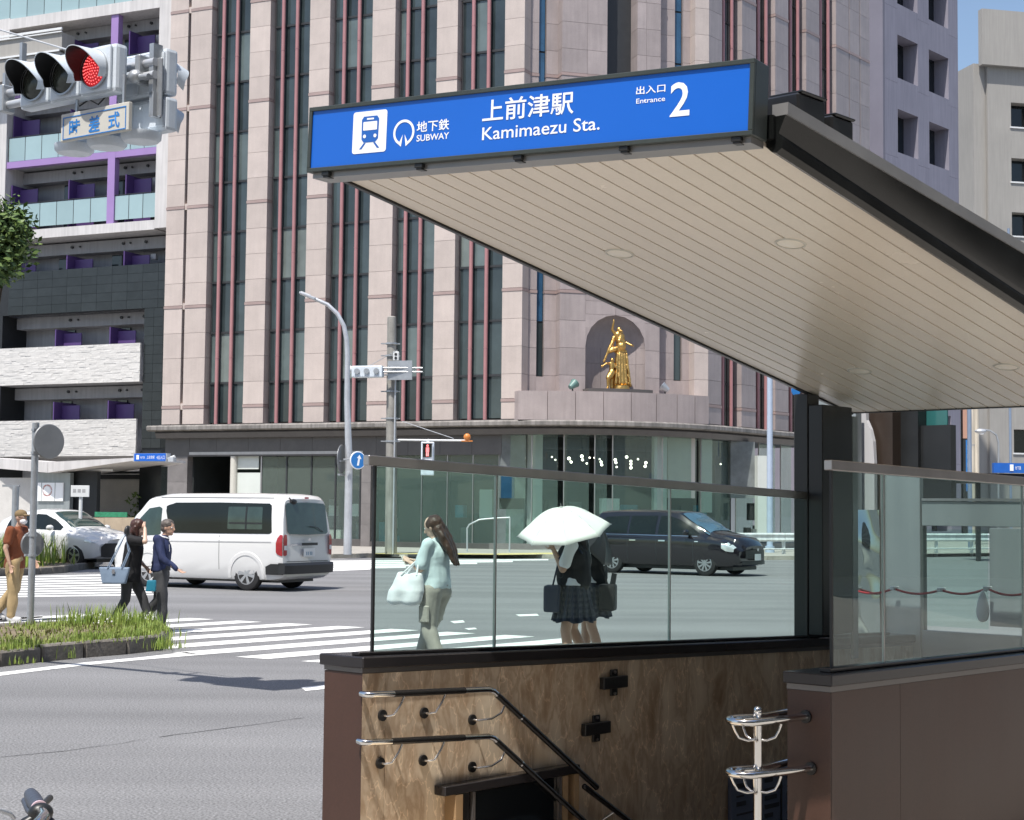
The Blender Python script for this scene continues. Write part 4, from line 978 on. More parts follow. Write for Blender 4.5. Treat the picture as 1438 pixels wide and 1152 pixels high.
# ledge under the statue, curved, in separate slabs
lx = [cx(p, -.55) for p in (730, 767, 803, 840, 878, 914, 945, 973, 996)]
ly = lambda x: -.25 - 1.05 * (1 - ((x - 4.1) / 4.6) ** 2)
for i in range(8):
    m = MB(); a, c = lx[i] + .012, lx[i + 1] - .012; k = 4; rg = []
    for j in range(k + 1):
        x = a + (c - a) * j / k; rg.append([(x, ly(x), ZC1 - .05), (x, ly(x), ZP), (x, .3, ZP), (x, .3, ZC1 - .05)])
    m.loft(rg); frame_empty_mesh(m, CH).build('ledge_slab', 'stone_mauve', pk)
m = MB(); rg = []
for j in range(17): x = nxa - .1 + (nxb - nxa + .2) * j / 16; rg.append([(x, -.65 - .5 * (1 - ((x - ncx) / (nr + .1)) ** 2) * .5, ZP + .003), (x, -.65 - .25 * (1 - ((x - ncx) / (nr + .1)) ** 2), ZP + .17), (x, .9, ZP + .17), (x, .9, ZP + .003)])
m.loft(rg); frame_empty_mesh(m, CH).build('statue_step', 'granite_dark', pk)
# --- right facade
rl = [(994, 1008), (1037.6, 1058.5), (1085, 1104)]
rl = [(RB.x(a, 580), RB.x(c, 580)) for a, c in rl]
t_ = lambda px: RB.x(px, 50)
rl = [(0.03, t_(1014)), (t_(1042), t_(1061.6)), (t_(1088.7), t_(1107)), (t_(1132), t_(1150.6)), (t_(1174), t_(1192)), (t_(1193), t_(1207)), (t_(1208), t_(1221))]
for a, c in rl: pier(RB, a, c, 0, .6, 'stone_mauve')
for i, (a, c) in enumerate(((1021, 1033), (1070, 1081), (1115, 1125.5), (1157, 1168))): winrow(RB, rl[i][1] + .06, rl[i + 1][0] - .06, [t_(a), t_(c)], seed=10 + i, mats=('win_deep', 'win_dark'))
m = MB(); m.box(rl[4][1], rl[6][0], .3, .5, ZC1, ZT); frame_empty_mesh(m, RB).build('slot_back', 'frame_dark', pk)
# --- cornice sweeping round the corner
def curve(off, n=14, xe=1.4):
    A = PB.w(-xe, off, 0); C = RB.w(xe, off, 0); a1 = PB.w(0, off, 0); # apex = meeting of both lines
    p, d, q_, e = A, PB.u, C, -RB.u
    t = ((q_ - p).x * e.y - (q_ - p).y * e.x) / (d.x * e.y - d.y * e.x); B_ = p + d * t
    return [(1 - s) ** 2 * A + 2 * s * (1 - s) * B_ + s * s * C for s in [i / n for i in range(n + 1)]]
def path(off, x_l, x_r): return [PB.w(x_l + ( -1.4 - x_l) * i / 12, off, 0) for i in range(12)] + curve(off) + [RB.w(1.4 + (x_r - 1.4) * i / 8, off, 0) for i in range(1, 9)]
def sweep(offs, x_l, x_r, name, mat, smooth=None):
    """offs: profile of (offset outward, z)"""
    P = [path(o, x_l, x_r) for o, z in offs]; R = Matrix.Rotation(-AL, 3, 'Z')
    rg = [[tuple(R @ (P[j][i] - PB.O) + Vector((0, 0, offs[j][1]))) for j in range(len(offs))] for i in range(len(P[0]))]
    m = MB(); m.loft(rg); return m.build(name, mat, pk, smooth=smooth)
xl = PB.x(215, 600)
sweep([(.3, ZC1 - .06), (-.42, ZC1 - .06), (-.50, ZC1 - .12), (-.50, ZC1 - .26), (-.38, ZC1 - .31), (.3, ZC1 - .31)], xl, XE, 'cornice', 'cornice')
sweep([(.4, ZC1 - .02), (-.1, ZC1 - .02), (-.1, ZC1 - .059), (.4, ZC1 - .059)], xl + .4, XE, 'cornice_top', 'granite_grey')
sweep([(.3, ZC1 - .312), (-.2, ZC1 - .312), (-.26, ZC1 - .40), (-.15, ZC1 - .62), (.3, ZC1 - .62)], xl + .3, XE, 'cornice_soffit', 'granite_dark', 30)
# ground floor ------------------------------------------------------
gz = .14; zf = PB.z(300, 641); X = lambda px, y=0: PB.x(px, 700, y)
seams = [X(228), X(262), X(300), X(345), X(390), X(435), X(480), X(525), X(570), X(615), X(660), X(702)]
for i in range(len(seams) - 1):
    m = MB(); m.box(seams[i] + .006, seams[i + 1] - .006, .12, .24, zf, ZC1 - .62); m.build('fascia_slab', 'granite_dark', pk)
for (a, c) in ((228, 262), (507, 520)):
    zz = gz
    while zz < zf - .05: m = MB(); m.box(X(a, .1), X(c, .1), .1, .5, zz + .006, min(zf, zz + .9)); m.build('granite_block', 'granite_grey', pk); zz += .9
for (a, c) in ((380, 507), (520, 700)):
    m = MB(); m.box(X(a, .12), X(c, .12) - .01, .12, .4, gz, PB.z(480, 757) if a < 500 else gz + .22); m.build('plinth', 'granite_dark', pk)
m = MB(); m.box(X(262) + .01, X(507) - .01, .1, .3, PB.z(400, 638), PB.z(400, 634)); m.build('header_strip', 'steel_brushed', pk)
m = MB(); m.cyl((X(323), .25, gz), (X(323), .25, zf), .16, n=16); m.build('round_post', 'cream', pk, smooth=40)
for (a, c, ya, yb) in ((331, 363, 641, 659), (331, 365, 664, 770)):
    xx0, z1_ = PB.q(a, ya, .3); xx1, z0_ = PB.q(c, yb, .3); m = MB(); m.box(xx0, xx1, .3, .36, max(gz, z0_), z1_); m.build('white_panel', 'shop_white', pk)
for p in (329.5, 366.5, 402, 437, 471, 506): m = MB(); m.box(X(p, .3) - .035, X(p, .3) + .035, .27, .34, gz, zf); m.build('mullion', 'frame_dark' if p > 370 else 'steel_brushed', pk)
gl_ = [366.5, 402, 437, 471, 506]
for i in range(4): m = MB(); m.box(X(gl_[i], .3) + .04, X(gl_[i + 1], .3) - .04, .30, .315, gz + .3, zf - .02); m.build('shop_pane', 'shop_glass', pk)
gl_ = [521, 556, 592, 628, 664, 700]
for i in range(5):
    m = MB(); m.box(X(gl_[i], .3) + .03, X(gl_[i + 1], .3) - .03, .30, .315, gz + .2, ZC1 - .62); m.build('shop_pane', 'shop_glass', pk)
    m = MB(); m.box(X(gl_[i + 1], .3) - .02, X(gl_[i + 1], .3) + .02, .28, .34, gz, ZC1 - .6); m.build('mullion', 'steel_brushed', pk) if i < 4 else None
# interior volume
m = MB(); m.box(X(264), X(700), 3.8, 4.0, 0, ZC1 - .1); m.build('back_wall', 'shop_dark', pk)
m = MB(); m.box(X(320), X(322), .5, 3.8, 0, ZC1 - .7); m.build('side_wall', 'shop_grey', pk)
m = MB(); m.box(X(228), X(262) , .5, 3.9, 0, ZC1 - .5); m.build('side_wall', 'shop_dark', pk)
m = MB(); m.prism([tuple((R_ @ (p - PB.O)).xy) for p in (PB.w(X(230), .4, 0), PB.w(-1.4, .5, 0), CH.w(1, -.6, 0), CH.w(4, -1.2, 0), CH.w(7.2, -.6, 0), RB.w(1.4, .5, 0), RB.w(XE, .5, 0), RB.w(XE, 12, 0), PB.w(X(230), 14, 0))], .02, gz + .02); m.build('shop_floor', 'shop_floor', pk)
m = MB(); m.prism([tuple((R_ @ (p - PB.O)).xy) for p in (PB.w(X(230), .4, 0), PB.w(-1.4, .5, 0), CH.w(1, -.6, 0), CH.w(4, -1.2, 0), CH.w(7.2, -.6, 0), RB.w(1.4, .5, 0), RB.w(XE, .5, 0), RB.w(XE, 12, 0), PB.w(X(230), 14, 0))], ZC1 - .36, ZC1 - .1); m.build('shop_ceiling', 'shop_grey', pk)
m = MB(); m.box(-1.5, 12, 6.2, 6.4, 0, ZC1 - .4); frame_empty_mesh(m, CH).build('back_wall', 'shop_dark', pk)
r = random.Random(21)
for (a, c, ya, yb, y, mt) in ((704, 738, 606, 700, .9, 'shop_grey'), (741, 761, 606, 770, 1.2, 'shop_white'), (919, 936, 608, 760, 1.2, 'shop_white'), (938, 976, 610, 700, 1.6, 'cream'), (985, 1000, 614, 720, 1.2, 'shop_white'), (1026, 1060, 620, 700, 1.6, 'shop_grey'), (1064, 1078, 640, 760, 1.3, 'shop_white'), (700, 735, 715, 770, 1.0, 'shop_grey'),
                          (845, 870, 700, 722, 1.2, 'shop_white'), (745, 920, 627, 634, 2.2, 'frame_dark'), (704, 722, 660, 700, .85, 'win_blue')):
    y -= 1.5 if 760 < a < 980 else .2; xa_, z1_ = CH.q(a, ya, y); xb_, z0_ = CH.q(c, yb, y); m = MB(); m.box(xa_, xb_, y, y + .3, max(.16, z0_), z1_); frame_empty_mesh(m, CH).build('interior_panel', mt, pk)
for i in range(46):   # goods and furniture glimpsed inside
    px = r.choice([r.uniform(380, 500), r.uniform(530, 700), r.uniform(765, 915), r.uniform(950, 1100)]); F_ = PB if px < 702 else CH
    y = r.uniform(1.2, 3.2); x, _ = F_.q(px, 730, y); w_ = r.uniform(.15, .7); z = r.choice((.16, .16, .9, 1.4)); h = r.uniform(.3, 1.3)
    m = MB(); m.box(x, x + w_, y, y + .35, z, z + h); frame_empty_mesh(m, F_).build('shop_fitting', r.choice(('shop_white', 'shop_grey', 'shop_grey', 'bag_teal', 'frame_dark', 'cream', 'shop_dark')), pk)
# curved shop glass
cv = [PB.w(-1.4 + .0, .35, 0)] + curve(.35, 40) + [RB.w(1.4 + i * .5, .35, 0) for i in range(1, 34)]
def pxof(P):
    v = cam.matrix_world.inverted() @ Vector((P.x, P.y, 3)); return 719 + FPX * v.x / -v.z
seam = [698, 740, 786, 832.5, 860, 926, 983, 1028, 1063, 1090, 1114, 1150, 1200]; k = 0
for i in range(len(seam) - 1):
    pts = [P for P in cv if seam[i] <= pxof(P) <= seam[i + 1]]
    if len(pts) < 2: continue
    m = MB(); R = Matrix.Rotation(-AL, 3, 'Z'); rg = []
    for P in pts: q_ = R @ (P - PB.O); o_ = R @ (PB.v * .015); rg.append([(q_.x, q_.y, gz + .25), (q_.x, q_.y, ZC1 - .62), (q_.x + o_.x, q_.y + o_.y, ZC1 - .62), (q_.x + o_.x, q_.y + o_.y, gz + .25)])
    m.loft(rg); m.build('shop_pane', 'shop_glass', pk, smooth=30)
    q_ = R @ (pts[0] - PB.O); m = MB(); m.box(q_.x - .02, q_.x + .02, q_.y - .03, q_.y + .03, gz, ZC1 - .6); m.build('mullion', 'steel_brushed', pk)
sweep([(.3, gz - .1), (.1, gz - .1), (.1, gz + .24), (.45, gz + .24)], -1.3, XE, 'glass_plinth', 'granite_grey')
# pendant lamps in the corner shop
for (px, py, rr) in ((775, 642, 1), (780, 646, 1), (799, 644, 2), (802, 649, 1.6), (817, 641, 2), (818, 646, 1.6), (824, 651, 1.2), (828, 643, 1), (835, 643, 1.2), (842, 645, 1), (844, 649, 1.6), (845, 653, 1.6), (864, 646, 1.8), (865, 650, 1.6), (866, 656, 1.2), (880, 642, 1.8), (886, 648, 1.6), (886, 652, 1.6), (886, 657, 1.8), (896, 645, 1.2), (907, 650, 1.8), (906, 655, 1.8), (742, 644, 1), (992, 650, 1), (1012, 652, 1), (1031, 654, 1)):
    x, z = CH.q(px, py, 1.9); lp_ = thing('pendant_lamp', 'small globe pendant lamp glowing inside the glazed corner shop', 'lamp', CH.w(x, 1.9, z), 0, 'pendant lamps in the corner shop')
    m = MB(); m.ell((0, 0, 0), .034 * rr, 10, 7); m.build('globe', 'bulb', lp_, smooth=80); m = MB(); m.cyl((0, 0, .04), (0, 0, ZC1 - .37 - z), .008, n=5); m.build('cord', 'frame_dark', lp_)
# floodlights on the ledge
for (px, s_) in ((804, 1), (934, -1)):
    x, z = CH.q(px, 553, -.7); fl = thing('floodlight', ('left' if s_ > 0 else 'right') + ' green-grey floodlight on the ledge below the golden statue', 'floodlight', CH.w(x, -.7, ZP + .02), AC, 'floodlights by the statue')
    m = MB(); m.cyl((0, 0, 0), (0, 0, .14), .03); m.build('stem', 'frame_dark', fl)
    m = MB(); d = Vector((s_ * .7, .3, .55)).normalized(); c_ = Vector((0, 0, .24)); m.cyl(c_ - d * .17, c_ + d * .15, .10, .19, 14); m.cyl(c_ + d * .15, c_ + d * .18, .20, .20, 14); m.build('housing', 'galv' if s_ < 0 else 'teal_grey', fl, smooth=40)

# ================================================================= left apartment block
AP = Fr(aty(233, 590, 74.2), AL)
ap = thing('apartment_building', 'white framed apartment block with purple columns, glass balconies and dark tiles', 'building', AP.O, AL)
ax = lambda px, py=300, y=0: AP.x(px, py, y); az = lambda py, px=120, y=0: AP.z(px, py, y)
def apb(name, mat, x0_, x1_, y0, y1, z0, z1, par=None, bevel=0, label=None):
    m = MB(); m.box(x0_, x1_, y0, y1, z0, z1); return m.build(name, mat, par or ap, bevel=bevel, label=label)
XR = 0.35; XL = ax(-60)
apb('core', 'plaster_grey', XL, XR, 1.6, 14, 0, 34)
# floor slabs levels (z of balcony tops / slabs)
zA = az(232); zB_ = az(325); zt1 = az(20); zD = az(437, 120); zE0, zE1 = az(538), az(486); zF0, zF1 = az(592 + 46), az(590)
# white frame
apb('white_frame', 'concrete_white', ax(224) , XR, -.35, 1.6, az(322, 228), 34)
apb('white_frame', 'concrete_white', XL, ax(224) - .005, -.35, 1.6, az(332, 120), az(319, 120))
apb('white_frame', 'concrete_white', XL, ax(224) - .005, -.35, 1.6, az(30, 120), az(15, 120))
apb('white_column', 'concrete_white', XL, ax(13), -.345, 1.6, az(319, 10) + .005, az(30, 10) - .005)
apb('purple_column', 'purple', ax(155), ax(165), -.28, .05, az(319) + .004, az(30) - .004)
b_z0, b_z1 = az(228), az(219); HSa = b_z1 - az(319); c_z0, c_z1 = b_z0 + HSa, b_z1 + HSa
apb('purple_beam', 'purple', ax(13) + .003, ax(155) - .003, -.27, .05, b_z0, b_z1)
apb('purple_beam', 'purple', ax(165) + .003, ax(224) - .01, -.27, .05, b_z0, b_z1)
for (a, c) in ((ax(13), ax(155)), (ax(165), ax(224) - .007)): apb('purple_beam', 'purple', a + .003, c - .003, -.27, .05, c_z0, c_z1)
def slab(z, t=.22): apb('floor_slab', 'plaster_grey', XL, ax(224), .06, 1.6, z - t, z)
slab(b_z1 - .02); slab(c_z1 - .02); slab(az(319) + .0); slab(az(30) + .25)
def glassrow(z0, z1, a, c, n):
    for i in range(n):
        u0 = a + (c - a) * i / n; u1 = a + (c - a) * (i + 1) / n; apb('balcony_pane', 'balcony_glass', u0 + .015, u1 - .015, -.2, -.18, z0, z1)
        apb('baluster', 'frame_dark', u0 - .012, u0 + .012, -.21, -.17, z0 - .05, z1 + .03)
    apb('top_rail', 'frame_dark', a, c, -.22, -.16, z1 + .03, z1 + .06)
glassrow(az(314) , az(281), ax(14), ax(155), 6); glassrow(az(314), az(281), ax(165), ax(224) , 3)
glassrow(b_z1 + .03, az(185), ax(14), ax(155), 6); glassrow(b_z1 + .03, az(185), ax(165), ax(224), 3)
glassrow(az(14), az(-30), XL, ax(235), 12)
def recess(zf_, zc_, spots, lower=False):
    """back wall features of one storey: windows, purple fins, vents, beam"""
    apb('ceiling_beam', 'plaster_grey', XL, ax(224) if not lower else ax(207), .9, 1.6, zc_ - .55, zc_)
    for (a, c) in spots:
        w_ = apb('window', 'win_dark', ax(a), ax(c), 1.50, 1.59, zf_ + .1, zc_ - .62); apb('frame', 'frame_dark', (ax(a) + ax(c)) / 2 - .03, (ax(a) + ax(c)) / 2 + .03, 1.46, 1.50, zf_ + .1, zc_ - .62, w_)
    for a in ((15, 95, 175) if not lower else (82, 158)):
        apb('privacy_fin', 'purple_dark', ax(a), ax(a) + .06, .0, 1.58, zf_ + .05, zc_ - .75)
        g = MB(); g.box(ax(a) + .02, ax(a + 26), .55, .60, zf_ + .1, zc_ - .9); g.build('privacy_screen', 'purple_dark', ap)
    for a in (86, 97, 158, 168, 190):
        g = MB(); g.cyl((ax(a), .88, zc_ - .22), (ax(a), .80, zc_ - .22), .07 if a in (86, 190, 158) else .045, n=10); g.build('vent', 'frame_dark', ap)
    apb('wall_unit', 'concrete_white', ax(196), ax(203), .9, 1.1, zf_ + .4, zc_ - .8)
recess(az(319) + .02, b_z0 - .02, ((60, 84), (136, 152), (210, 224)))
recess(b_z1, c_z0 - .02, ((60, 84), (140, 158), (212, 224))); recess(c_z1, az(30) - .02, ((60, 84), (140, 158), (212, 224)))
glassrow(c_z1 + .03, c_z1 + 1.05, ax(14), ax(155), 6); glassrow(c_z1 + .03, c_z1 + 1.05, ax(165), ax(224), 3)
recess(az(14), az(-100), ((60, 84), (140, 158)))
# storey right under the frame, then dark tiles and stone balconies
zS = az(334, 120) - .02
recess(az(378), zS, ((55, 82), (130, 160), (205, 222)))
tz0, tz1 = az(438, 120), az(377, 120)
def tiles(xa, xb, z0, z1, y=-.1, tw=.9, th=.42):
    nx = max(1, round((xb - xa) / tw)); nz = max(1, round((z1 - z0) / th))
    for i in range(nx):
        for j in range(nz):
            m = MB(); m.box(xa + (xb - xa) * i / nx + .006, xa + (xb - xa) * (i + 1) / nx - .006, y, y + .05, z0 + (z1 - z0) * j / nz + .006, z0 + (z1 - z0) * (j + 1) / nz - .006)
            m.build('black_tile', 'black_tile', ap)
tiles(XL + 3.5, XR, tz0, tz1); apb('tile_backing', 'black_wall', XL, XR, -.05, .3, tz0, tz1)
tiles(ax(208), XR, 4.4, tz0 - .005, tw=.5, th=.42); apb('tile_backing', 'black_wall', ax(208), XR, -.045, 1.6, 0, tz0 - .004)
apb('tile_backing', 'black_wall', XL, ax(10), -.09, 1.6, 0, tz0 - .004)
def stones(z0, z1, xa, xb, y, name='stone_cladding'):
    """split faced stone strips, far too many to pick apart"""
    m = MB(); r = random.Random(int(z0 * 10)); z = z0
    while z < z1 - .02:
        h = min(r.uniform(.07, .13), z1 - z); x = xa
        while x < xb - .01:
            w_ = min(r.uniform(.25, .7), xb - x); d = r.uniform(0, .022); t1, t2 = r.uniform(-.01, .01), r.uniform(-.006, .006)
            m.hexa([(x, y - d, z), (x + w_, y - d + t1, z), (x + w_, y + .1, z), (x, y + .1, z)], [(x, y - d + t2 - .006, z + h), (x + w_, y - d, z + h), (x + w_, y + .1, z + h), (x, y + .1, z + h)]); x += w_
        z += h
    return m.build(name, 'stone_white', ap, kind='stuff')
for (zlo, zhi, pxa, pxb) in ((az(539), az(486), 10, 207), (az(641), az(590), 6, 204)):
    stones(zlo, zhi, ax(pxa), ax(pxb), -.28); apb('balcony_slab', 'plaster_grey', ax(pxa), ax(pxb), -.1, 1.6, zlo - .02, zlo + .25)
recess(az(490), tz0 - .02, ((55, 80), (130, 158), (202, 209)), True)
recess(az(594), az(541), ((50, 78), (128, 156), (200, 208)), True)
# round corner of another block seen top left behind the signal
oc = thing('neighbour_wing', 'beige panelled wing of the apartment block with white railings behind the traffic signal', 'building', AP.w(ax(-60), -1.2, 0), AL)
def ocb(name, mat, a, c, y0, y1, py0, py1, ref=40):
    m = MB(); o_ = ax(-60); m.box(AP.x(a, 90, -1.2) - o_, AP.x(c, 90, -1.2) - o_, y0, y1, AP.z(ref, py1, -1.2), AP.z(ref, py0, -1.2)); return m.build(name, mat, oc)
ocb('panel', 'plaster_stone', -55, 86, .0, .9, 52, 76); ocb('panel', 'plaster_stone', -55, 84, .0, .9, 79, 110)
ocb('railing', 'white_paint', -55, 87, -.1, -.02, 46, 49); ocb('railing', 'white_paint', -55, 84, -.08, -.02, 76, 78.5); ocb('railing', 'white_paint', -55, 87, -.1, -.02, 51, 52.5)

# ---- subway entrance 4 across the road
E4 = Fr(aty(67, 664, 58), radians(-22)); e4 = thing('subway_entrance', 'white roofed subway entrance across the road with a small blue sign', 'subway entrance', E4.O, E4.a)
zr0, zr1 = E4.z(67, 664), E4.z(67, 649)
m = MB(); xr_, zrr = E4.q(188, 647); xr2, zrr2 = E4.q(188, 643)
m.hexa([(0, 0, zr0), (xr_, 0, zrr), (xr_, 3.2, zrr), (0, 3.2, zr0)], [(0, 0, zr1), (xr_, 0, zrr2), (xr_, 3.2, zrr2), (0, 3.2, zr1)]); m.build('roof_fascia', 'concrete_white', e4)
xq, zq0 = E4.q(-40, 655, 1.2); _, zq1 = E4.q(-40, 641, 1.2)
m = MB(); m.hexa([(xq, 1.2, zq0), (-.01, 0, zr0), (-.01, 3.2, zr0), (xq, 3.2, zq0)], [(xq, 1.2, zq1), (-.01, 0, zr1), (-.01, 3.2, zr1), (xq, 3.2, zq1)]); m.build('roof_fascia', 'concrete_white', e4)
def e4b(name, mat, a, c, py0, py1, y0, y1, zlo=None, par=None):
    xa_, z1_ = E4.q(a, py0, y0); xb_, z0_ = E4.q(c, py1, y0); m = MB(); m.box(xa_, xb_, y0, y1, z0_ if zlo is None else zlo, z1_); return m.build(name, mat, par or e4)
e4b('panel_wall', 'grey_panel', 52, 96, 664, 770, .5, .7, .1)
ps = e4b('poster_case', 'sign_white', 53, 88, 678, 704, .44, .49)
m = MB(); c_ = E4.q(66, 689, .43); m.lathe([(.16, 0), (.22, 0), (.22, .01), (.16, .01)], (c_[0], .44, c_[1]), 'Y', 16, cap=False); m.build('red_emblem', 'tri_red', ps)
m = MB()
for p in (58, 77): u_ = E4.x(p, 690, .43); m.box(u_ - .012, u_ + .012, .432, .438, E4.z(66, 704, .43), E4.z(66, 678, .43))
m.build('divider', 'grey_panel', ps, kind=None)
e4b('dark_wall', 'black_wall', 96, 134, 662, 770, .8, 1.0, .1)
e4b('back_wall', 'stone_white', 133, 196, 673, 722, 2.9, 3.1, .1); e4b('lintel', 'black_wall', 133, 196, 662, 673, 2.8, 3.0); e4b('light_strip', 'white_paint', 133, 205, 665.5, 666.6, 2.7, 2.8)
e4b('side_pier', 'black_tile', 196, 224, 655, 770, 2.6, 3.0, .1)
e4b('stone_wall', 'stone_white', -60, 46, 671, 770, 1.0, 1.3, .1)
e4b('soffit_lamp', 'white_paint', 117, 156, 659, 662, .9, 1.0)
xa_, za_ = E4.q(187, 648.5, -.1); xb_, zb_ = E4.q(243, 636, -.1)
sg4 = thing('station_sign', 'small distant blue station sign on the entrance across the road at left', 'sign', E4.w(xa_, -.1, za_), E4.a)
W4, H4 = xb_ - xa_, zb_ - za_ - .0
m = MB(); m.box(0, W4 * .84, 0, .25, 0, H4 * .95); m.build('sign_box', 'galv_light', sg4)
m = MB(); m.box(.05, W4 * .84 - .03, -.02, -.002, .02, H4 * .93); m.build('face', 'sign_blue', sg4)
text_fit('地下鉄', (W4 * .19, H4 * .33, W4 * .30, H4 * .6), 'sign_white', sg4, -.024); text_fit('上前津駅', (W4 * .35, H4 * .30, W4 * .55, H4 * .68), 'sign_white', sg4, -.024); text_fit('4出入口', (W4 * .60, H4 * .25, W4 * .80, H4 * .7), 'sign_white', sg4, -.024)
m = MB(); m.box(W4 * .09, W4 * .155, -.026, -.022, H4 * .25, H4 * .75); m.build('pictogram', 'sign_white', sg4)
m = MB(); m.cyl((W4 * .84, .1, H4 * .3), (W4 * 1.0, .1, H4 * .6), .05); m.build('bracket', 'white_paint', sg4); m = MB(); m.box(W4 * .86, W4 * 1.0, .02, .2, 0, H4 * .5); m.build('camera_box', 'galv_light', sg4)
pb_ = thing('planter_wall', 'low tan planter wall with green netting beside the subway entrance across the road', 'planter', E4.w(0, 0, 0), E4.a)
def pbx(name, mat, a, c, py0, py1, y0, y1, zlo=None):
    xa_, z1_ = E4.q(a, py0, y0); xb_, z0_ = E4.q(c, py1, y0); m = MB(); m.box(xa_, xb_, y0, y1, z0_ if zlo is None else zlo, z1_); return m.build(name, mat, pb_)
for i in range(3): pbx('wall_block', 'plant_box', 121 + i * 25, 145.7 + i * 25, 727, 770, .2, .7, .1)
pbx('green_net', 'green_net', 133, 178, 719, 726.5, .4, .45)

# ================================================================= right hand background towers
GT = Fr(aty(1244, 400, 97), radians(49)); gt = thing('mauve_tower', 'mauve grey tower with deep square windows behind the pink stone tower', 'building', GT.O, GT.a)
gx1 = GT.x(1346, 200); zt = 60
cols_ = [(GT.x(1260.4, 100), GT.x(1289, 100)), (GT.x(1304.5, 100), GT.x(1332, 100))]
zr_1 = GT.z(1260.4, 48.6); zr_2 = GT.z(1260.4, 152.8); zw0 = GT.z(1260.4, 109); Hs = zr_1 - zr_2; hw = zr_1 - zw0
lv = [zr_1 + Hs * k for k in range(-7, 5)]
xe = [0, cols_[0][0], cols_[0][1], cols_[1][0], cols_[1][1], gx1]
for i in (0, 2, 4):   # vertical wall strips
    for j in range(len(lv) - 1):
        m = MB(); m.box(xe[i] + (.0 if i == 0 else 0), xe[i + 1], 0, 1.0, lv[j] - hw - .35 + .006, lv[j + 1] - hw - .35 - .006); m.build('wall_panel', 'plaster_mauve', gt)
for i in (1, 3):
    for z in lv:
        m = MB(); m.box(xe[i], xe[i + 1], 0, 1.0, z + .0, z + Hs - hw); m.build('spandrel', 'plaster_mauve', gt)
        w_ = MB(); w_.box(xe[i], xe[i + 1], 1.0, 1.05, z - hw, z); w_ = w_.build('window', 'win_deep', gt)
        m = MB(); xm = xe[i] + (xe[i + 1] - xe[i]) * .55; m.box(xm - .05, xm + .05, .93, .99, z - hw, z); m.build('frame', 'frame_dark', w_)
        m = MB(); m.box(xe[i] + .1, xm, .94, .98, z - hw * .42, z); m.build('blind', 'plaster_mauve_dark', w_)
m = MB(); m.box(0, gx1, 1.06, 12, 0, lv[-1] + 3); m.build('core', 'plaster_mauve', gt)
xs_ = GT.ycol(1220, 200, 0.0)[0]
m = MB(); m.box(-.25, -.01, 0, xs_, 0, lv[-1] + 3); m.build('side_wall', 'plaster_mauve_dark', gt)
GB = Fr(aty(1388, 300, 125), radians(13)); gb = thing('grey_office_block', 'pale grey office block with deep windows and a rooftop billboard at the right edge', 'building', GB.O, GB.a)
xr_e = GB.x(1600, 300); zt = GB.z(1400, 92)
xw0, xw1 = GB.x(1420, 200), GB.x(1452, 200)
rows_ = [(144, 178), (222, 255), (298, 331), (376, 409), (453, 487), (530, 562), (603, 636)]
zz = [(GB.z(1420, a), GB.z(1420, c)) for a, c in rows_]
m = MB(); m.box(0, xw0, 0, .9, 0, zt); m.build('wall_panel', 'plaster_stone', gb); m = MB(); m.box(xw1, xr_e, 0, .9, 0, zt); m.build('wall_panel', 'plaster_stone', gb)
prev = zt
for a, c in zz:
    m = MB(); m.box(xw0 + .004, xw1 - .004, 0.002, .9, a, prev); m.build('spandrel', 'plaster_stone', gb); prev = c
    m = MB(); m.box(xw0, xw1, .9, .95, c, a); w_ = m.build('window', 'win_deep', gb); m = MB(); m.box(xw0 - .1, xw1, -.08, .5, c - .12, c - .003); m.build('sill', 'white_paint', w_)
m = MB(); m.box(xw0 + .004, xw1 - .004, .002, .9, 0, prev - .13); m.build('spandrel', 'plaster_stone', gb)
m = MB(); m.box(0, xr_e, .96, 14, 0, zt - .05); m.build('core', 'plaster_stone', gb)
m = MB(); m.box(GB.x(1371, 300), -.01, .3, 8, 0, zt + .1); m.build('side_pier', 'plaster_stone', gb)
m = MB(); a, z1_ = GB.q(1379, 12, -.5); _, z0_ = GB.q(1379, 90, -.5); m.box(a, xr_e, -.5, .1, z0_, z1_); m.build('billboard', 'plaster_stone', gb); m = MB(); m.box(GB.x(1390, 92) , xr_e, 0, .2, zt, z0_ - .01); m.build('billboard_base', 'frame_dark', gb)
BG = Fr(aty(1346, 300, 135), radians(13)); bgb = thing('beige_block', 'narrow cream building face between the mauve tower and grey office block', 'building', BG.O, BG.a)
zt = BG.z(1350, 101); ls = [zt, BG.z(1350, 160), BG.z(1350, 184), BG.z(1350, 265), BG.z(1350, 360), BG.z(1350, 470), BG.z(1350, 590), 0]
for i in range(7): m = MB(); m.box(-3, BG.x(1371, 300), 0, 6, ls[i + 1] + .03, ls[i]); m.build('wall_panel', 'plaster_beige', bgb)
m = MB(); m.box(-3, BG.x(1371, 300), .05, 5.9, 0, zt - .1); m.build('core', 'plaster_beige', bgb)
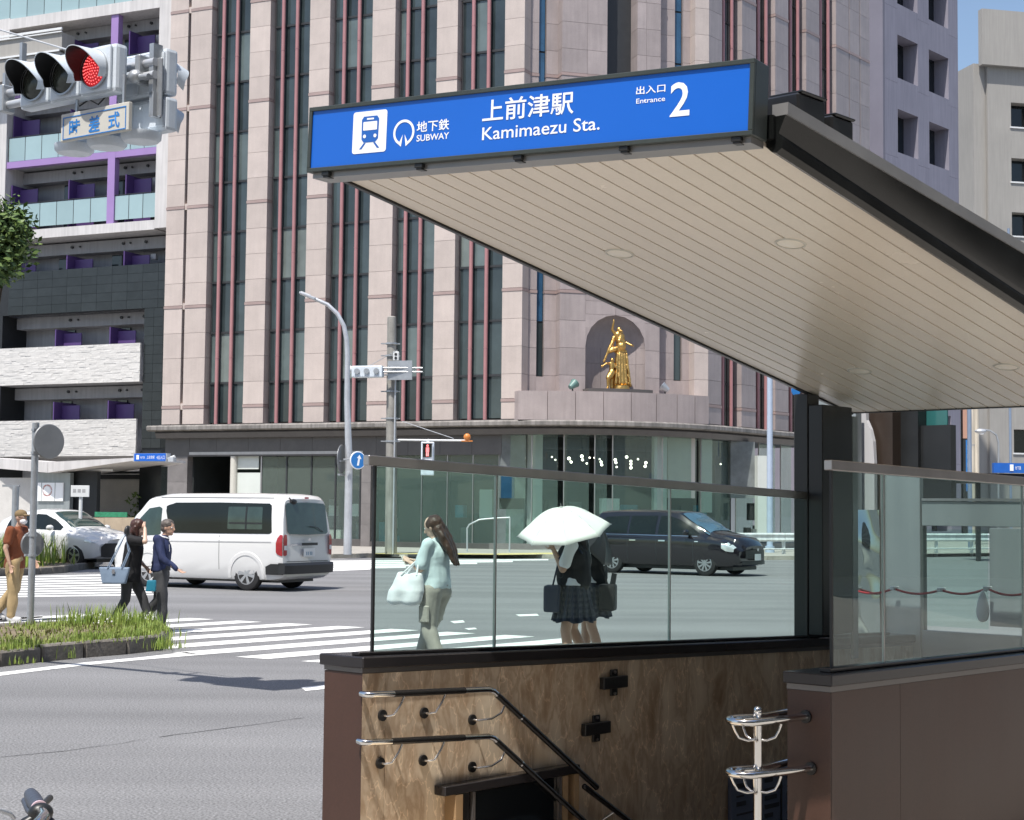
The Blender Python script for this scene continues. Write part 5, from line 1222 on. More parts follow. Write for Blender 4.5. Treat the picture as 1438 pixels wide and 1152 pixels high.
# low street buildings under the canopy at right
LB = Fr(aty(1330, 640, 105), radians(8)); lb = thing('street_block', 'dark glazed street block with salmon strip seen under the canopy', 'building', LB.O, LB.a)
for (a, c, ya, yb, mt, y) in ((1300, 1339, 540, 740, 'shop_dark', .2), (1339.5, 1351, 540, 740, 'shop_grey', .1), (1351.5, 1361, 540, 616, 'plaster_salmon', 0), (1351.5, 1361, 617, 740, 'shop_dark', 0), (1361.5, 1369, 540, 740, 'plaster_beige', .3)):
    xa_, z1_ = LB.q(a, ya, y); xb_, z0_ = LB.q(c, yb, y); m = MB(); m.box(xa_, xb_, y, y + 4, max(0, z0_) if yb < 700 else 0, z1_); m.build('facade', mt, lb)
for i in range(9):
    xa_, z1_ = LB.q(1340.5, 560 + i * 16, .0); xb_, z0_ = LB.q(1349.5, 572 + i * 16, .0); m = MB(); m.box(xa_, xb_, .02, .09, z0_, z1_); m.build('window', 'win_dark', lb)
# hospital-like pale strip behind the guard rail, far right street
# ================================================================= the street side behind the viewer (unseen, added to dim the sky fill and feed reflections)
def street_block(label, O, ang, L, D, Hh, mat, nx, nz):
    F_ = Fr(O, ang); o = thing('unseen_building', label, 'building', F_.O, ang); m = MB(); m.box(0, L, .3, D, 0, Hh); m.build('wall', mat, o)
    dx, dz = L / nx, (Hh - 4.5) / nz; me = MB().box(.12 * dx, .88 * dx, 0, .08, .28 * dz, .92 * dz).mesh('window', 'win_dark'); pi_ = MB().box(-.05 * dx, .05 * dx, -.2, .29, 0, Hh - 4.5).mesh('pier', mat)
    for i in range(nx):
        for j in range(nz): inst('window', me, o, (i * dx, .2, 4.5 + j * dz))
        inst('pier', pi_, o, (i * dx, 0, 4.5))
    m = MB()
    m.box(.5, L - .5, .1, .29, .4, 3.6); m.build('shop_front', 'win_deep', o); m = MB(); m.box(0, L, -1.2, .3, 3.8, 4.3); m.build('awning', 'frame_dark', o)
street_block('brown office building on the viewer\'s own side of the street, left', (-6, -19), radians(180), 34, 14, 27, 'plaster_stone', 10, 7)
street_block('grey office building on the viewer\'s own side of the street, right', (30, -20), radians(180), 34, 14, 31, 'granite_grey', 9, 8)
street_block('tiled office building closing the side street at the viewer\'s right', (27, 24), radians(-90), 40, 14, 29, 'plaster_stone', 10, 8)
# ================================================================= VEHICLES
def lerp(a, b, t): return a + (b - a) * t
class Car:
    def __init__(s, L, st, kf=.12, kr=.06, sr=0.0, sf=0.0, zs0=1.0, bulge=.02):
        s.L, s.st, s.kf, s.kr, s.sr, s.sf, s.zs0, s.bulge = L, st, kf, kr, sr, sf, zs0, bulge
    def par(s, x):
        st = s.st; x = max(st[0][0], min(st[-1][0], x))
        for i in range(len(st) - 1):
            if x <= st[i + 1][0]:
                t = (x - st[i][0]) / (st[i + 1][0] - st[i][0]); t2 = t * t * (3 - 2 * t) * .35 + t * .65
                return [lerp(a, b, t2) for a, b in zip(st[i][1:], st[i + 1][1:])]
    def half(s, x):
        zb, zs, zt, wb, ws, wt = s.par(x); zs = min(zs, zt - .10); g = s.bulge
        return [(0, zb), (wb - .15, zb), (wb - .035, zb + .025), (wb, zb + .11), (lerp(wb, ws, .6) + g * .6, lerp(zb, zs, .5)), (ws + g * .3, zs - .10), (ws, zs - .03), (ws - .015, zs),
                (lerp(ws, wt, .45) + .004, lerp(zs, zt - .09, .5)), (wt, zt - .09), (wt - .03, zt - .035), (wt - .11, zt), (wt * .5, zt + .018), (0, zt + .024)]
    def sidey(s, x, z):
        h = s.half(x)[2:12]
        for a, b in zip(h, h[1:]):
            if z <= b[1] or b is h[-1]:
                t = max(0, min(1, (z - a[1]) / max(1e-6, b[1] - a[1]))); return lerp(a[0], b[0], t)
    def topz(s, x, y):
        h = s.half(x)[9:]; y = abs(y)
        for a, b in zip(h, h[1:]):
            if y >= b[0]:
                t = max(0, min(1, (a[0] - y) / max(1e-6, a[0] - b[0]))); return lerp(a[1], b[1], t)
        return h[-1][1]
    def warp(s, x, y, z):
        f = max(0, min(1, (x - (s.L - .9)) / .9)); r = max(0, min(1, (.8 - x) / .8)); u = (abs(y) / .8) ** 2.4
        return (x - s.kf * u * f * f + s.kr * u * r * r + s.sr * max(0, z - s.zs0) * r - s.sf * max(0, z - .45) * f * f, y * (1 - .05 * f * f * f), z)
    def body(s, parent, mat, arches, dx=.07, name='body'):
        n = int(s.L / dx); rg = []
        for i in range(n + 1):
            x = s.L * i / n; h = s.half(x); ring = h + [(-y, z) for y, z in h[-2:0:-1]]
            rg.append([s.warp(x, y, z) for y, z in ring])
        b = MB(); b.loft(rg); o = b.build(name, [mat, 'plastic_black'], parent, smooth=None)
        for (x, r) in arches:
            c = MB(); c.cyl((x, -1.2, r * .98), (x, 1.2, r * .98), r * 1.17, n=36, m=1); co_ = c.build('cutter', [mat, 'plastic_black'])
            inner = MB(); inner.box(x - r * 1.5, x + r * 1.5, -.50, .50, -.5, 1.4, 1); io = inner.build('cutter', [mat, 'plastic_black'])
            m2 = co_.modifiers.new('b', 'BOOLEAN'); m2.operation = 'DIFFERENCE'; m2.object = io; m2.solver = 'EXACT'
            me = evalmesh(co_, 'cut'); co_.modifiers.clear(); co_.data = me
            m = o.modifiers.new('a', 'BOOLEAN'); m.operation = 'DIFFERENCE'; m.object = co_; m.solver = 'EXACT'
            me = evalmesh(o, name); o.modifiers.clear(); o.data = me
            bpy.data.objects.remove(co_); bpy.data.objects.remove(io)
        o.data.polygons.foreach_set('use_smooth', [True] * len(o.data.polygons)); o.data.set_sharp_from_angle(angle=radians(32)); s.o = o; return o
    def side(s, cols, sg, off=.006, rows=6, n=14):
        """cols: (x,z0,z1) key columns"""
        b = MB(); P = []
        for a, c in zip(cols, cols[1:]):
            k = max(1, int(abs(c[0] - a[0]) / .08))
            for i in range(k): t = i / k; P.append([lerp(a[j], c[j], t) for j in range(3)])
        P.append(cols[-1]); vs = []
        for (x, z0, z1) in P:
            for j in range(rows + 1): z = lerp(z0, z1, j / rows); vs.append(s.warp(x, sg * (s.sidey(x, z) + off), z))
        r1 = rows + 1; b.add(vs, [(i * r1 + j, i * r1 + j + 1, (i + 1) * r1 + j + 1, (i + 1) * r1 + j) for i in range(len(P) - 1) for j in range(rows)])
        return b
    def end(s, cols, x, off=.008, rows=5, sgn=1):
        P = []
        for a, c in zip(cols, cols[1:]):
            k = max(1, int(abs(c[0] - a[0]) / .06))
            for i in range(k): t = i / k; P.append([lerp(a[j], c[j], t) for j in range(3)])
        P.append(cols[-1]); vs = []
        for (y, z0, z1) in P:
            for j in range(rows + 1): z = lerp(z0, z1, j / rows); w = s.warp(x, y, z); vs.append((w[0] + sgn * off, w[1], w[2]))
        r1 = rows + 1; b = MB(); b.add(vs, [(i * r1 + j, i * r1 + j + 1, (i + 1) * r1 + j + 1, (i + 1) * r1 + j) for i in range(len(P) - 1) for j in range(rows)]); return b
    def top(s, xa, xb, ya, yb=None, off=.008, nx=12, ny=12):
        """between x=xa..xb, half width ya at xa, yb at xb"""
        yb = ya if yb is None else yb; vs = []
        for i in range(nx + 1):
            t = i / nx; x = lerp(xa, xb, t); w = lerp(ya, yb, t)
            for j in range(ny + 1): y = lerp(-w, w, j / ny); p = s.warp(x, y, s.topz(x, y)); vs.append((p[0] + (off if xb > s.L / 2 else -off), p[1], p[2] + off))
        b = MB(); b.add(vs, [(i * (ny + 1) + j, i * (ny + 1) + j + 1, (i + 1) * (ny + 1) + j + 1, (i + 1) * (ny + 1) + j) for i in range(nx) for j in range(ny)]); return b
def solid(o, t=.004):
    m = o.modifiers.new('s', 'SOLIDIFY'); m.thickness = t; m.offset = 0; return o
def wheel(parent, x, y, r, w=.2, spokes=6, style=0):
    sg = 1 if y > 0 else -1
    t = MB(); pr = [(r * .62, -w / 2), (r * .80, -w / 2 - .004), (r * .95, -w / 2 + .012), (r, -w / 2 + .04), (r, w / 2 - .04), (r * .95, w / 2 - .012), (r * .80, w / 2 + .004), (r * .62, w / 2)]
    t.lathe(pr, (x, y, r), 'Y', 36); ty = t.build('tyre', 'rubber', parent, smooth=40)
    c = y + sg * (w / 2 - .012); R_ = r * .64
    h = MB(); h.lathe([(q[0], q[1] * sg) for q in [(0, -.05), (R_ * .95, -.05), (R_, -.02), (R_, .012), (R_ * .93, .014), (R_ * .90, -.012), (R_ * .3, -.016), (0, -.016)]], (x, c, r), 'Y', 30); h.build('rim_back', 'plastic_black', ty, smooth=40)
    h = MB(); h.lathe([(q[0], q[1] * sg) for q in [(R_ * .88, 0), (R_ * .90, .018), (R_ * 1.0, .016), (R_ * 1.0, 0)]], (x, c, r), 'Y', 32, cap=False)
    h.lathe([(q[0], q[1] * sg) for q in [(0, .02), (R_ * .22, .018), (R_ * .28, .004), (0, .0)]], (x, c, r), 'Y', 20, cap=False)
    wi = .30 if style == 0 else .22
    for k in range(spokes):
        a = 2 * pi * k / spokes + .2; ca, sa = cos(a), sin(a); pts = []
        for (rr, ww) in ((.18, wi * .7), (.92, wi * 1.15)):
            for e in (-1, 1):
                for d in (0.0, .014): pts.append((x + ca * R_ * rr - sa * e * ww * R_ * .5, c + sg * (d + .004), r + sa * R_ * rr + ca * e * ww * R_ * .5))
        h.add(pts, [(0, 1, 3, 2), (4, 6, 7, 5), (0, 4, 5, 1), (2, 3, 7, 6), (1, 5, 7, 3), (0, 2, 6, 4)])
    h.build('rim', 'hubcap', ty, smooth=35); return ty
def ringbar(car, sg, x, r, wid, mat, parent, name, proud=.012, za=.16):
    b = MB(); rg = []
    for i in range(25):
        a = -.18 + (pi + .36) * i / 24; cc = []
        for rr, o_ in ((r * 1.16, -.03), (r * 1.17, proud), (r * 1.17 + wid, proud), (r * 1.17 + wid + .02, -.01)):
            X_ = x + cos(a) * rr; Z_ = r * .98 + sin(a) * rr; cc.append(car.warp(X_, sg * (car.sidey(X_, max(Z_, za + .12)) + o_), Z_))
        rg.append(cc)
    b.loft(rg); return b.build(name, mat, parent, smooth=40)
# ---- white van
a0 = math.atan2(.477, -.875); vr = .335
fw = Vector((cos(a0), sin(a0), 0)); lf = Vector((-sin(a0), cos(a0), 0))
g = onz(350, 829.5)                               # rear left wheel contact
van = thing('white_van', 'white van with dark side windows crossing the junction seen from behind', 'van', g - fw * .95 - lf * .72, a0)
C_ = Car(4.72, [(0, .30, 1.10, 1.86, .80, .845, .70), (.10, .24, 1.10, 1.94, .815, .848, .735), (.35, .21, 1.10, 1.965, .825, .85, .775), (1.2, .20, 1.10, 1.975, .83, .85, .785), (3.1, .20, 1.08, 1.965, .83, .85, .78), (3.62, .20, 1.06, 1.90, .83, .85, .73), (4.0, .20, 1.04, 1.58, .83, .845, .71), (4.34, .20, .98, 1.20, .82, .835, .70), (4.55, .20, .85, 1.08, .81, .82, .68), (4.72, .36, .78, .96, .74, .76, .62)], kf=.16, kr=.03, sr=.13, zs0=1.08)
C_.body(van, 'paint_white', ((.95, vr), (3.53, vr)))
for (x, sg) in ((.95, 1), (3.53, 1), (.95, -1), (3.53, -1)): wheel(van, x, sg * .735, vr, .19, 6)
for sg in (1, -1):
    C_.side([(.30, 1.20, 1.74), (.36, 1.165, 1.78), (1.70, 1.155, 1.795), (2.86, 1.15, 1.785), (2.93, 1.18, 1.76), (3.02, 1.32, 1.74) , (3.10, 1.60, 1.71)][::1], sg).build('side_window', 'car_glass', van, smooth=60)
    C_.side([(3.22, 1.13, 1.66), (3.30, 1.10, 1.70), (3.60, 1.09, 1.66), (3.86, 1.08, 1.44), (4.05, 1.07, 1.20)], sg).build('door_window', 'car_glass_green', van, smooth=60)
    C_.side([(.55, 1.26, 1.70), (.58, 1.25, 1.71), (1.42, 1.25, 1.71), (1.45, 1.26, 1.70)], sg, .010).build('rear_pane', 'car_glass_green', van, smooth=60)
    C_.side([(.96, 1.25, 1.71), (1.0, 1.25, 1.71)], sg, .014).build('pane_frame', 'plastic_black', van); C_.side([(.56, 1.36, 1.39), (1.42, 1.36, 1.39)], sg, .014, rows=1).build('pane_frame', 'plastic_black', van)
    for xx in (1.64, 3.14): C_.side([(xx, .42, 1.12), (xx + .012, .42, 1.12)], sg, .002).build('door_seam', 'frame_dark', van)
    C_.side([(4.05, .5, 1.02), (4.062, .5, 1.02)], sg, .002).build('door_seam', 'frame_dark', van)
    C_.side([(.30, .985, 1.005), (4.1, .955, .975)], sg, .004, rows=1).build('body_crease', 'plaster_grey', van)
    C_.side([(.25, 1.885, 1.90), (3.3, 1.885, 1.90)], sg, .004, rows=1).build('gutter_line', 'frame_dark', van)
    C_.side([(3.02, .99, 1.09), (3.08, .99, 1.09)], sg, .022, rows=2).build('door_handle', 'plastic_black', van)
    ringbar(C_, sg, .95, vr, .07, 'paint_white', van, 'arch_flare'); ringbar(C_, sg, 3.53, vr, .07, 'paint_white', van, 'arch_flare')
    b = MB(); rr = [C_.warp(.004, sg * .83, z) for z in (.72, .80, 1.02, 1.12)]
    tl = C_.end([(sg * .735, .74, 1.14), (sg * .80, .72, 1.16), (sg * .845, .74, 1.10)], 0, -.018, sgn=1).build('tail_lamp', 'tail_red', van, smooth=60)
    C_.side([(.0, .72, 1.14), (.07, .73, 1.15), (.14, .76, 1.08), (.17, .80, .98)], sg, .014).build('lamp_side', 'tail_red', tl, smooth=60)
    C_.end([(sg * .74, .84, .93), (sg * .83, .84, .93)], 0, -.024, sgn=1).build('reverse_lens', 'lamp_clear', tl)
    b = MB(); b.ell((3.98, sg * 1.0, 1.16), (.06, .10, .13), 12, 8); mi = b.build('mirror', 'plastic_black', van, smooth=60); b = MB(); b.cyl((3.95, sg * .84, 1.08), (3.97, sg * .95, 1.12), .02); b.build('mirror_arm', 'plastic_black', mi)
C_.end([(-.70, 1.20, 1.74), (-.64, 1.165, 1.79), (0, 1.15, 1.81), (.64, 1.165, 1.79), (.70, 1.20, 1.74)], 0, -.012).build('rear_window', 'car_glass_green', van, smooth=60)
C_.end([(-.28, .93, .985), (.28, .93, .985)], 0, -.03).build('tailgate_handle', 'plastic_black', van)
pl_ = C_.end([(-.20, .70, .87), (.20, .70, .87)], 0, -.02).build('number_plate', 'plate_white', van)
for y in (.08, .02, -.05, -.10): C_.end([(y, .73, .80), (y + .035, .73, .80)], 0, -.024, rows=1).build('plate_digit', 'plate_mark', pl_)
C_.end([(-.72, .60, .612), (.72, .60, .612)], 0, -.004, rows=1).build('tailgate_seam', 'frame_dark', van); C_.end([(-.07, 1.885, 1.92), (.07, 1.885, 1.92)], 0, -.035).build('brake_lamp', 'tail_red', van)
C_.end([(-.035, 1.02, 1.07), (.035, 1.02, 1.07)], 0, -.02).build('badge', 'chrome', van); C_.end([(.42, .93, .955), (.62, .93, .955)], 0, -.02, rows=1).build('model_badge', 'chrome', van)
b = MB(); rg = []
for i in range(15):
    y = -.85 + 1.7 * i / 14; w = C_.warp(0, y, .5); q_ = .02 if abs(y) < .8 else .0; rg.append([(w[0] + .10, y, .34), (w[0] - .09 + (.03 if abs(y) > .8 else 0), y, .36), (w[0] - .10 + (.03 if abs(y) > .8 else 0), y, .53), (w[0] - .05, y, .58), (w[0] + .10, y, .58)])
b.loft(rg); b.build('rear_bumper', 'plastic_black', van, smooth=35)
for sg in (1, -1): C_.side([(.01, .34, .56), (.30, .34, .56), (.44, .34, .50)], sg, .022).build('bumper_corner', 'plastic_black', van)
b = MB(); b.ell((.10, .42, 1.82), (.05, .11, .06), 10, 7); b.cyl((.14, .52, 1.9), (.08, .5, 1.84), .015); b.build('rear_mirror', 'plastic_black', van, smooth=60)
C_.top(3.55, 4.28, .66, .66).build('windscreen', 'car_glass', van, smooth=60)
b = MB(); b.box(.3, 4.4, -.6, .6, .17, .3); b.build('underbody', 'plastic_black', van)
b = MB(); b.tube([C_.warp(-.03, -.5, 1.20), C_.warp(-.05, -.25, 1.30), C_.warp(-.05, .0, 1.32)], .008); b.build('wiper', 'plastic_black', van)
# ---- dark station wagon
kc_ = 1.13
a1 = atan2(-.58, .81); fw = Vector((cos(a1), sin(a1), 0)); rt = Vector((sin(a1), -cos(a1), 0)); g = onz(862, 804.5)
wg = thing('dark_wagon', 'dark purple black wagon driving right beyond the glass balustrade', 'car', g - fw * .78 * kc_ - rt * .72 * kc_ , a1, sc=kc_)
D_ = Car(4.32, [(0, .40, .92, 1.20, .76, .80, .62), (.06, .30, .93, 1.38, .79, .83, .62), (.22, .26, .93, 1.50, .81, .84, .63), (.8, .22, .92, 1.53, .82, .845, .635), (2.0, .21, .91, 1.535, .82, .845, .635), (2.55, .21, .90, 1.50, .82, .845, .62), (2.95, .21, .89, 1.28, .82, .84, .61), (3.42, .21, .87, 1.03, .82, .835, .60), (3.75, .21, .84, .98, .81, .825, .60), (4.1, .22, .74, .90, .80, .80, .58), (4.25, .26, .66, .80, .75, .76, .54), (4.32, .34, .58, .70, .66, .68, .5)], kf=.20, kr=.08, sr=.22, zs0=.9)
wr = .30; D_.body(wg, 'paint_dark', ((.78, wr), (3.36, wr)))
for (x, sg) in ((.78, 1), (3.36, 1), (.78, -1), (3.36, -1)): wheel(wg, x, sg * .73, wr, .18, 9, 1)
for sg in (-1, 1):
    D_.side([(.42, 1.00, 1.30), (.48, .99, 1.37), (1.20, .98, 1.405)], sg).build('side_window', 'car_glass', wg, smooth=60)
    D_.side([(1.26, .98, 1.405), (2.00, .97, 1.41)], sg).build('side_window', 'car_glass', wg, smooth=60)
    D_.side([(2.08, .97, 1.41), (2.35, .965, 1.40), (2.62, .96, 1.32), (2.98, .955, 1.12), (3.18, .95, .99)], sg).build('side_window', 'car_glass', wg, smooth=60)
    D_.side([(.30, .945, .957), (3.15, .928, .94)], sg, .006, rows=1).build('belt_trim', 'chrome', wg)
    for xx in (1.23, 2.04, 3.05): D_.side([(xx, .32, .94), (xx + .012, .32, .94)], sg, .002).build('door_seam', 'frame_dark', wg)
    for xx in (1.30, 2.12): D_.side([(xx, .80, .83), (xx + .18, .80, .83)], sg, .018, rows=1).build('door_handle', 'chrome', wg)
    D_.side([(3.10, .80, .82), (3.2, .80, .82)], sg, .012, rows=1).build('side_repeater', 'lamp_clear', wg)
    b = MB(); b.ell((2.92, sg * .93, 1.02), (.07, .11, .075), 12, 8); b.build('mirror', 'paint_dark', wg, smooth=60)
    D_.side([(3.86, .66, .78), (4.0, .60, .80), (4.16, .58, .74), (4.25, .58, .68)], sg, .012).build('headlight', 'lamp_clear', wg, smooth=60)
D_.top(2.62, 3.38, .55, .62).build('windscreen', 'car_glass_blue', wg, smooth=60)
D_.end([(-.50, .42, .62), (0, .42, .64), (.50, .42, .62)], 4.32, .012).build('grille', 'plastic_black', wg); D_.end([(-.17, .38, .53), (.17, .38, .53)], 4.32, .03).build('number_plate', 'plate_white', wg)
D_.end([(-.62, .28, .36), (.62, .28, .36)], 4.32, .014).build('lower_intake', 'plastic_black', wg); D_.end([(-.04, .60, .66), (.04, .60, .66)], 4.32, .03).build('badge', 'chrome', wg)
b = MB(); b.box(.3, 4.0, -.6, .6, .14, .26); b.build('underbody', 'plastic_black', wg)
D_.end([(-.5, 1.0, 1.40), (.5, 1.0, 1.40)], 0, -.012).build('rear_window', 'car_glass', wg, smooth=60)
# ---- white car, left
a2 = radians(-34); g = onz(60, 787)
wc = thing('white_car', 'white car waiting behind the far traffic island facing right', 'car', aty(58, 640, 45.5) * 1.0, a2)
wc.location = (aty(15, 760, 47).x, 47.2, 0)
E_ = Car(4.6, [(0, .40, 1.0, 1.15, .78, .82, .62), (.1, .32, 1.0, 1.32, .82, .86, .62), (.9, .26, 1.0, 1.52, .86, .90, .63), (1.8, .24, .98, 1.60, .87, .91, .64), (2.3, .24, .97, 1.57, .87, .91, .63), (2.8, .24, .96, 1.36, .87, .905, .63), (3.35, .24, .94, 1.10, .86, .90, .66), (3.9, .25, .88, 1.02, .86, .885, .66), (4.4, .28, .78, .92, .82, .84, .62), (4.6, .36, .66, .80, .72, .74, .55)], kf=.24, kr=.1, sr=.5, zs0=1.0)
E_.body(wc, 'paint_white', ((.85, .35), (3.62, .35)))
for (x, sg) in ((.85, 1), (3.62, 1), (.85, -1), (3.62, -1)): wheel(wc, x, sg * .78, .35, .22, 5)
for sg in (-1, 1):
    E_.side([(.75, 1.08, 1.30), (1.1, 1.07, 1.42), (1.75, 1.06, 1.475)], sg).build('side_window', 'car_glass', wc, smooth=60)
    E_.side([(1.83, 1.06, 1.475), (2.2, 1.05, 1.46), (2.6, 1.04, 1.32), (3.0, 1.03, 1.12)], sg).build('side_window', 'car_glass', wc, smooth=60)
    for xx in (1.79, 2.95): E_.side([(xx, .36, 1.02), (xx + .012, .36, 1.02)], sg, .002).build('door_seam', 'frame_dark', wc)
    b = MB(); b.ell((2.78, sg * 1.02, 1.10), (.08, .12, .08), 12, 8); b.build('mirror', 'paint_white', wc, smooth=60)
    E_.side([(4.05, .74, .80), (4.3, .72, .80), (4.5, .70, .75)], sg, .012).build('headlight', 'lamp_clear', wc, smooth=60)
E_.top(2.42, 3.28, .56, .64).build('windscreen', 'car_glass_green', wc, smooth=60)
E_.end([(-.70, .34, .60), (-.60, .32, .70), (.60, .32, .70), (.70, .34, .60)], 4.6, .012).build('grille', 'plastic_black', wc, smooth=40); E_.end([(-.17, .44, .60), (.17, .44, .60)], 4.6, .03).build('number_plate', 'plate_white', wc)
b = MB(); b.box(.3, 4.2, -.6, .6, .18, .30); b.build('underbody', 'plastic_black', wc)

# ================================================================= PEOPLE
def remesh(mb, name, mat, parent, vox=.011, sm=2, amp=0.0, nsc=12, label=None, cut=None):
    o = mb.build(name, mat, None, fix=False)
    m = o.modifiers.new('r', 'REMESH'); m.mode = 'VOXEL'; m.voxel_size = vox; m.use_smooth_shade = True
    if sm: k = o.modifiers.new('s', 'SMOOTH'); k.iterations = sm; k.factor = .5
    me = evalmesh(o, name); o.modifiers.clear(); o.data = me
    if amp:
        N_ = [0.0] * (3 * len(me.vertices)); P_ = N_[:]; me.vertices.foreach_get('normal', N_); me.vertices.foreach_get('co', P_)
        for i in range(0, len(P_), 3):
            n = noise.noise(Vector((P_[i] * nsc, P_[i + 1] * nsc, P_[i + 2] * nsc * .55))) * amp
            P_[i] += N_[i] * n; P_[i + 1] += N_[i + 1] * n; P_[i + 2] += N_[i + 2] * n
        me.vertices.foreach_set('co', P_); me.update()
    me.polygons.foreach_set('use_smooth', [True] * len(me.polygons)); me.materials.clear(); me.materials.append(M(mat))
    o.parent = parent
    if label: o['label'] = label
    return o
V = Vector
def hand(b, w, d, side, curl=.5, s=1.0):
    """palm and five unequal fingers from wrist w along direction d; side = direction of the thumb"""
    d = d.normalized(); t = (side - d * side.dot(d)).normalized(); n = d.cross(t)
    for k in (-.012, .0, .012): b.cap(w + t * k * .8, w + d * .065 * s + t * k * 1.5, .013, .011, 8)
    for k, L in ((-.027, .050), (-.009, .064), (.009, .068), (.026, .060)):
        a = w + d * .068 * s + t * k * .95; m_ = a + (d + n * curl * .4) * L * .5 * s; e = m_ + (d + n * curl * 1.3).normalized() * L * .5 * s
        b.cap(a, m_, .0085, .008, 7); b.cap(m_, e, .008, .0068, 7)
    a = w + d * .018 + t * .024; m_ = a + (d * .6 + t).normalized() * .034; b.cap(a, m_, .0105, .009, 7); b.cap(m_, m_ + (d + t * .3).normalized() * .028, .009, .0075, 7)
def person(label, loc, rz, J, sc=1.0, skin='skin', bare_leg=False, head=True, female=False, group=None):
    """J: joints in metres, x forward, y left. Body is one continuous skin."""
    root = thing('person', label, 'person', loc, rz, group, sc)
    b = MB(); j = {k: V(v) for k, v in J.items()}
    b.ell(j['pel'], (.095, .145, .11), 14, 9); b.cap(j['pel'], j['chest'], .10, .10, 14); b.ell(j['chest'], (.10, .155, .15), 14, 9); b.cap(j['chest'] + V((0, 0, .08)), j['neck'], .07, .048, 12)
    h = j['head']; b.cap(j['neck'], h - V((0, 0, .04)), .046, .045, 12)
    hd = J.get('face', V((1, 0, 0))); hd = V(hd).normalized(); sy = V((-hd.y, hd.x, 0)).normalized(); R = Matrix((hd, sy, hd.cross(sy))).transposed()
    def H(x, y, z): return h + R @ V((x, y, z))
    b.ell(H(0, 0, .015), (.092, .073, .098), 16, 11, R); b.ell(H(.022, 0, -.045), (.066, .056, .070), 14, 9, R); b.ell(H(.062, 0, -.088), (.022, .03, .022), 10, 7, R)
    b.cap(H(.088, 0, .012), H(.106, 0, -.024), .009, .014, 8); b.cap(H(.080, -.02, -.055), H(.080, .02, -.055), .010, .010, 8)
    for s_ in (-1, 1): b.ell(H(-.004, s_ * .076, -.01), (.017, .010, .030), 9, 7, R)
    for s_ in 'LR':
        b.cap(j['sh' + s_], j['el' + s_], .046, .038, 12); b.cap(j['el' + s_], j['wr' + s_], .037, .024, 12); b.cap(j['chest'] + V((0, 0, .07)), j['sh' + s_], .06, .05, 10)
        d = (j['wr' + s_] - j['el' + s_]).normalized(); d = V(J.get('hd' + s_, d)); hand(b, j['wr' + s_] + d.normalized() * .012, d, V(J.get('th' + s_, (1, 0, .3))), J.get('curl', .6))
        b.cap(j['hip' + s_], j['kn' + s_], .078, .054, 14); b.cap(j['kn' + s_], j['kn' + s_].lerp(j['an' + s_], .35), .053, .052, 12); b.cap(j['kn' + s_].lerp(j['an' + s_], .35), j['an' + s_], .052, .034, 12)
        a = j['an' + s_]; t = j['to' + s_]; b.cap(a - V((.03, 0, .03)), t, .036, .028, 10)
    remesh(b, 'body', skin, root, .0095, 2)
    for s_ in (-1, 1):
        e = MB(); e.ell(H(.078, s_ * .030, .008), (.010, .014, .009), 8, 6, R); e.build('eye', 'cloth_white', root, smooth=80); e = MB(); e.ell(H(.0865, s_ * .030, .008), (.003, .006, .006), 8, 6, R); e.build('pupil', 'hair_black', root)
    e = MB(); e.cap(H(.090, -.018, -.056), H(.090, .018, -.056), .0045, .0045, 6); e.build('mouth', 'tri_red' if False else 'lip', root)
    root['_'] = 0; del root['_']
    return root, j, H
def shirt(root, j, mat, sleeve=.6, longs=False, loose=.022, hem=None, name='shirt', vox=.012, amp=.012):
    b = MB(); c = j['chest']; p = j['pel']; hz = hem if hem is not None else .0
    b.ell(c + V((0, 0, .01)), (.115 + loose * .5, .172 + loose * .4, .165), 16, 10); b.cap(c + V((0, 0, .085)), j['neck'] - V((0, 0, .02)), .088, .058, 14)
    rg = []
    for k in range(9):
        t = k / 8; q_ = p.lerp(c, t); z = p.z - hz + (c.z - p.z + hz) * t; rx = lerp(.118, .112, t) + loose * (1 - .3 * t); ry = lerp(.168, .158, t) + loose * (1 - .4 * t)
        if .3 < t < .8: rx *= .96; ry *= .95
        rg.append([(q_.x + rx * cos(2 * pi * i / 20), q_.y + ry * sin(2 * pi * i / 20), z) for i in range(20)])
    b.loft(rg)
    for s_ in 'LR':
        b.cap(c + V((0, 0, .08)), j['sh' + s_], .075, .062, 12); e = j['sh' + s_].lerp(j['el' + s_], 1 if longs else sleeve)
        b.cap(j['sh' + s_], e, .062 + loose * .3, .052 + loose * .4, 14)
        if longs: b.cap(j['el' + s_], j['wr' + s_].lerp(j['el' + s_], .06), .052 + loose * .2, .036 + loose * .2, 12)
    return remesh(b, name, mat, root, vox, 2, amp, 11)
def pants(root, j, mat, loose=.02, name='trousers', amp=.012, end=.95, flare=0.0):
    b = MB(); p = j['pel']; b.ell(p - V((0, 0, .01)), (.112 + loose * .6, .160 + loose * .5, .12), 16, 10); b.cyl(p, p + V((0, 0, .09)), .135, .125, 18)
    for s_ in 'LR':
        b.cap(j['hip' + s_], j['kn' + s_], .092 + loose, .064 + loose, 16); b.cap(j['kn' + s_], j['kn' + s_].lerp(j['an' + s_], end), .064 + loose, .050 + loose * 1.2 + flare, 14)
    return remesh(b, name, mat, root, .012, 2, amp, 9)
def shoes(root, j, mat, t=.042):
    for s_ in 'LR':
        b = MB(); a = j['an' + s_]; o_ = j['to' + s_]; b.cap(a - V((.03, 0, .035)), o_ - V((.005, 0, 0)), t, t * .8, 12); b.cap(a - V((.035, 0, .055)), o_ + V((.0, 0, -.016)), .030, .030, 10); remesh(b, 'shoe', mat, root, .010, 1)
pm('lip', (.38, .12, .10), .5)
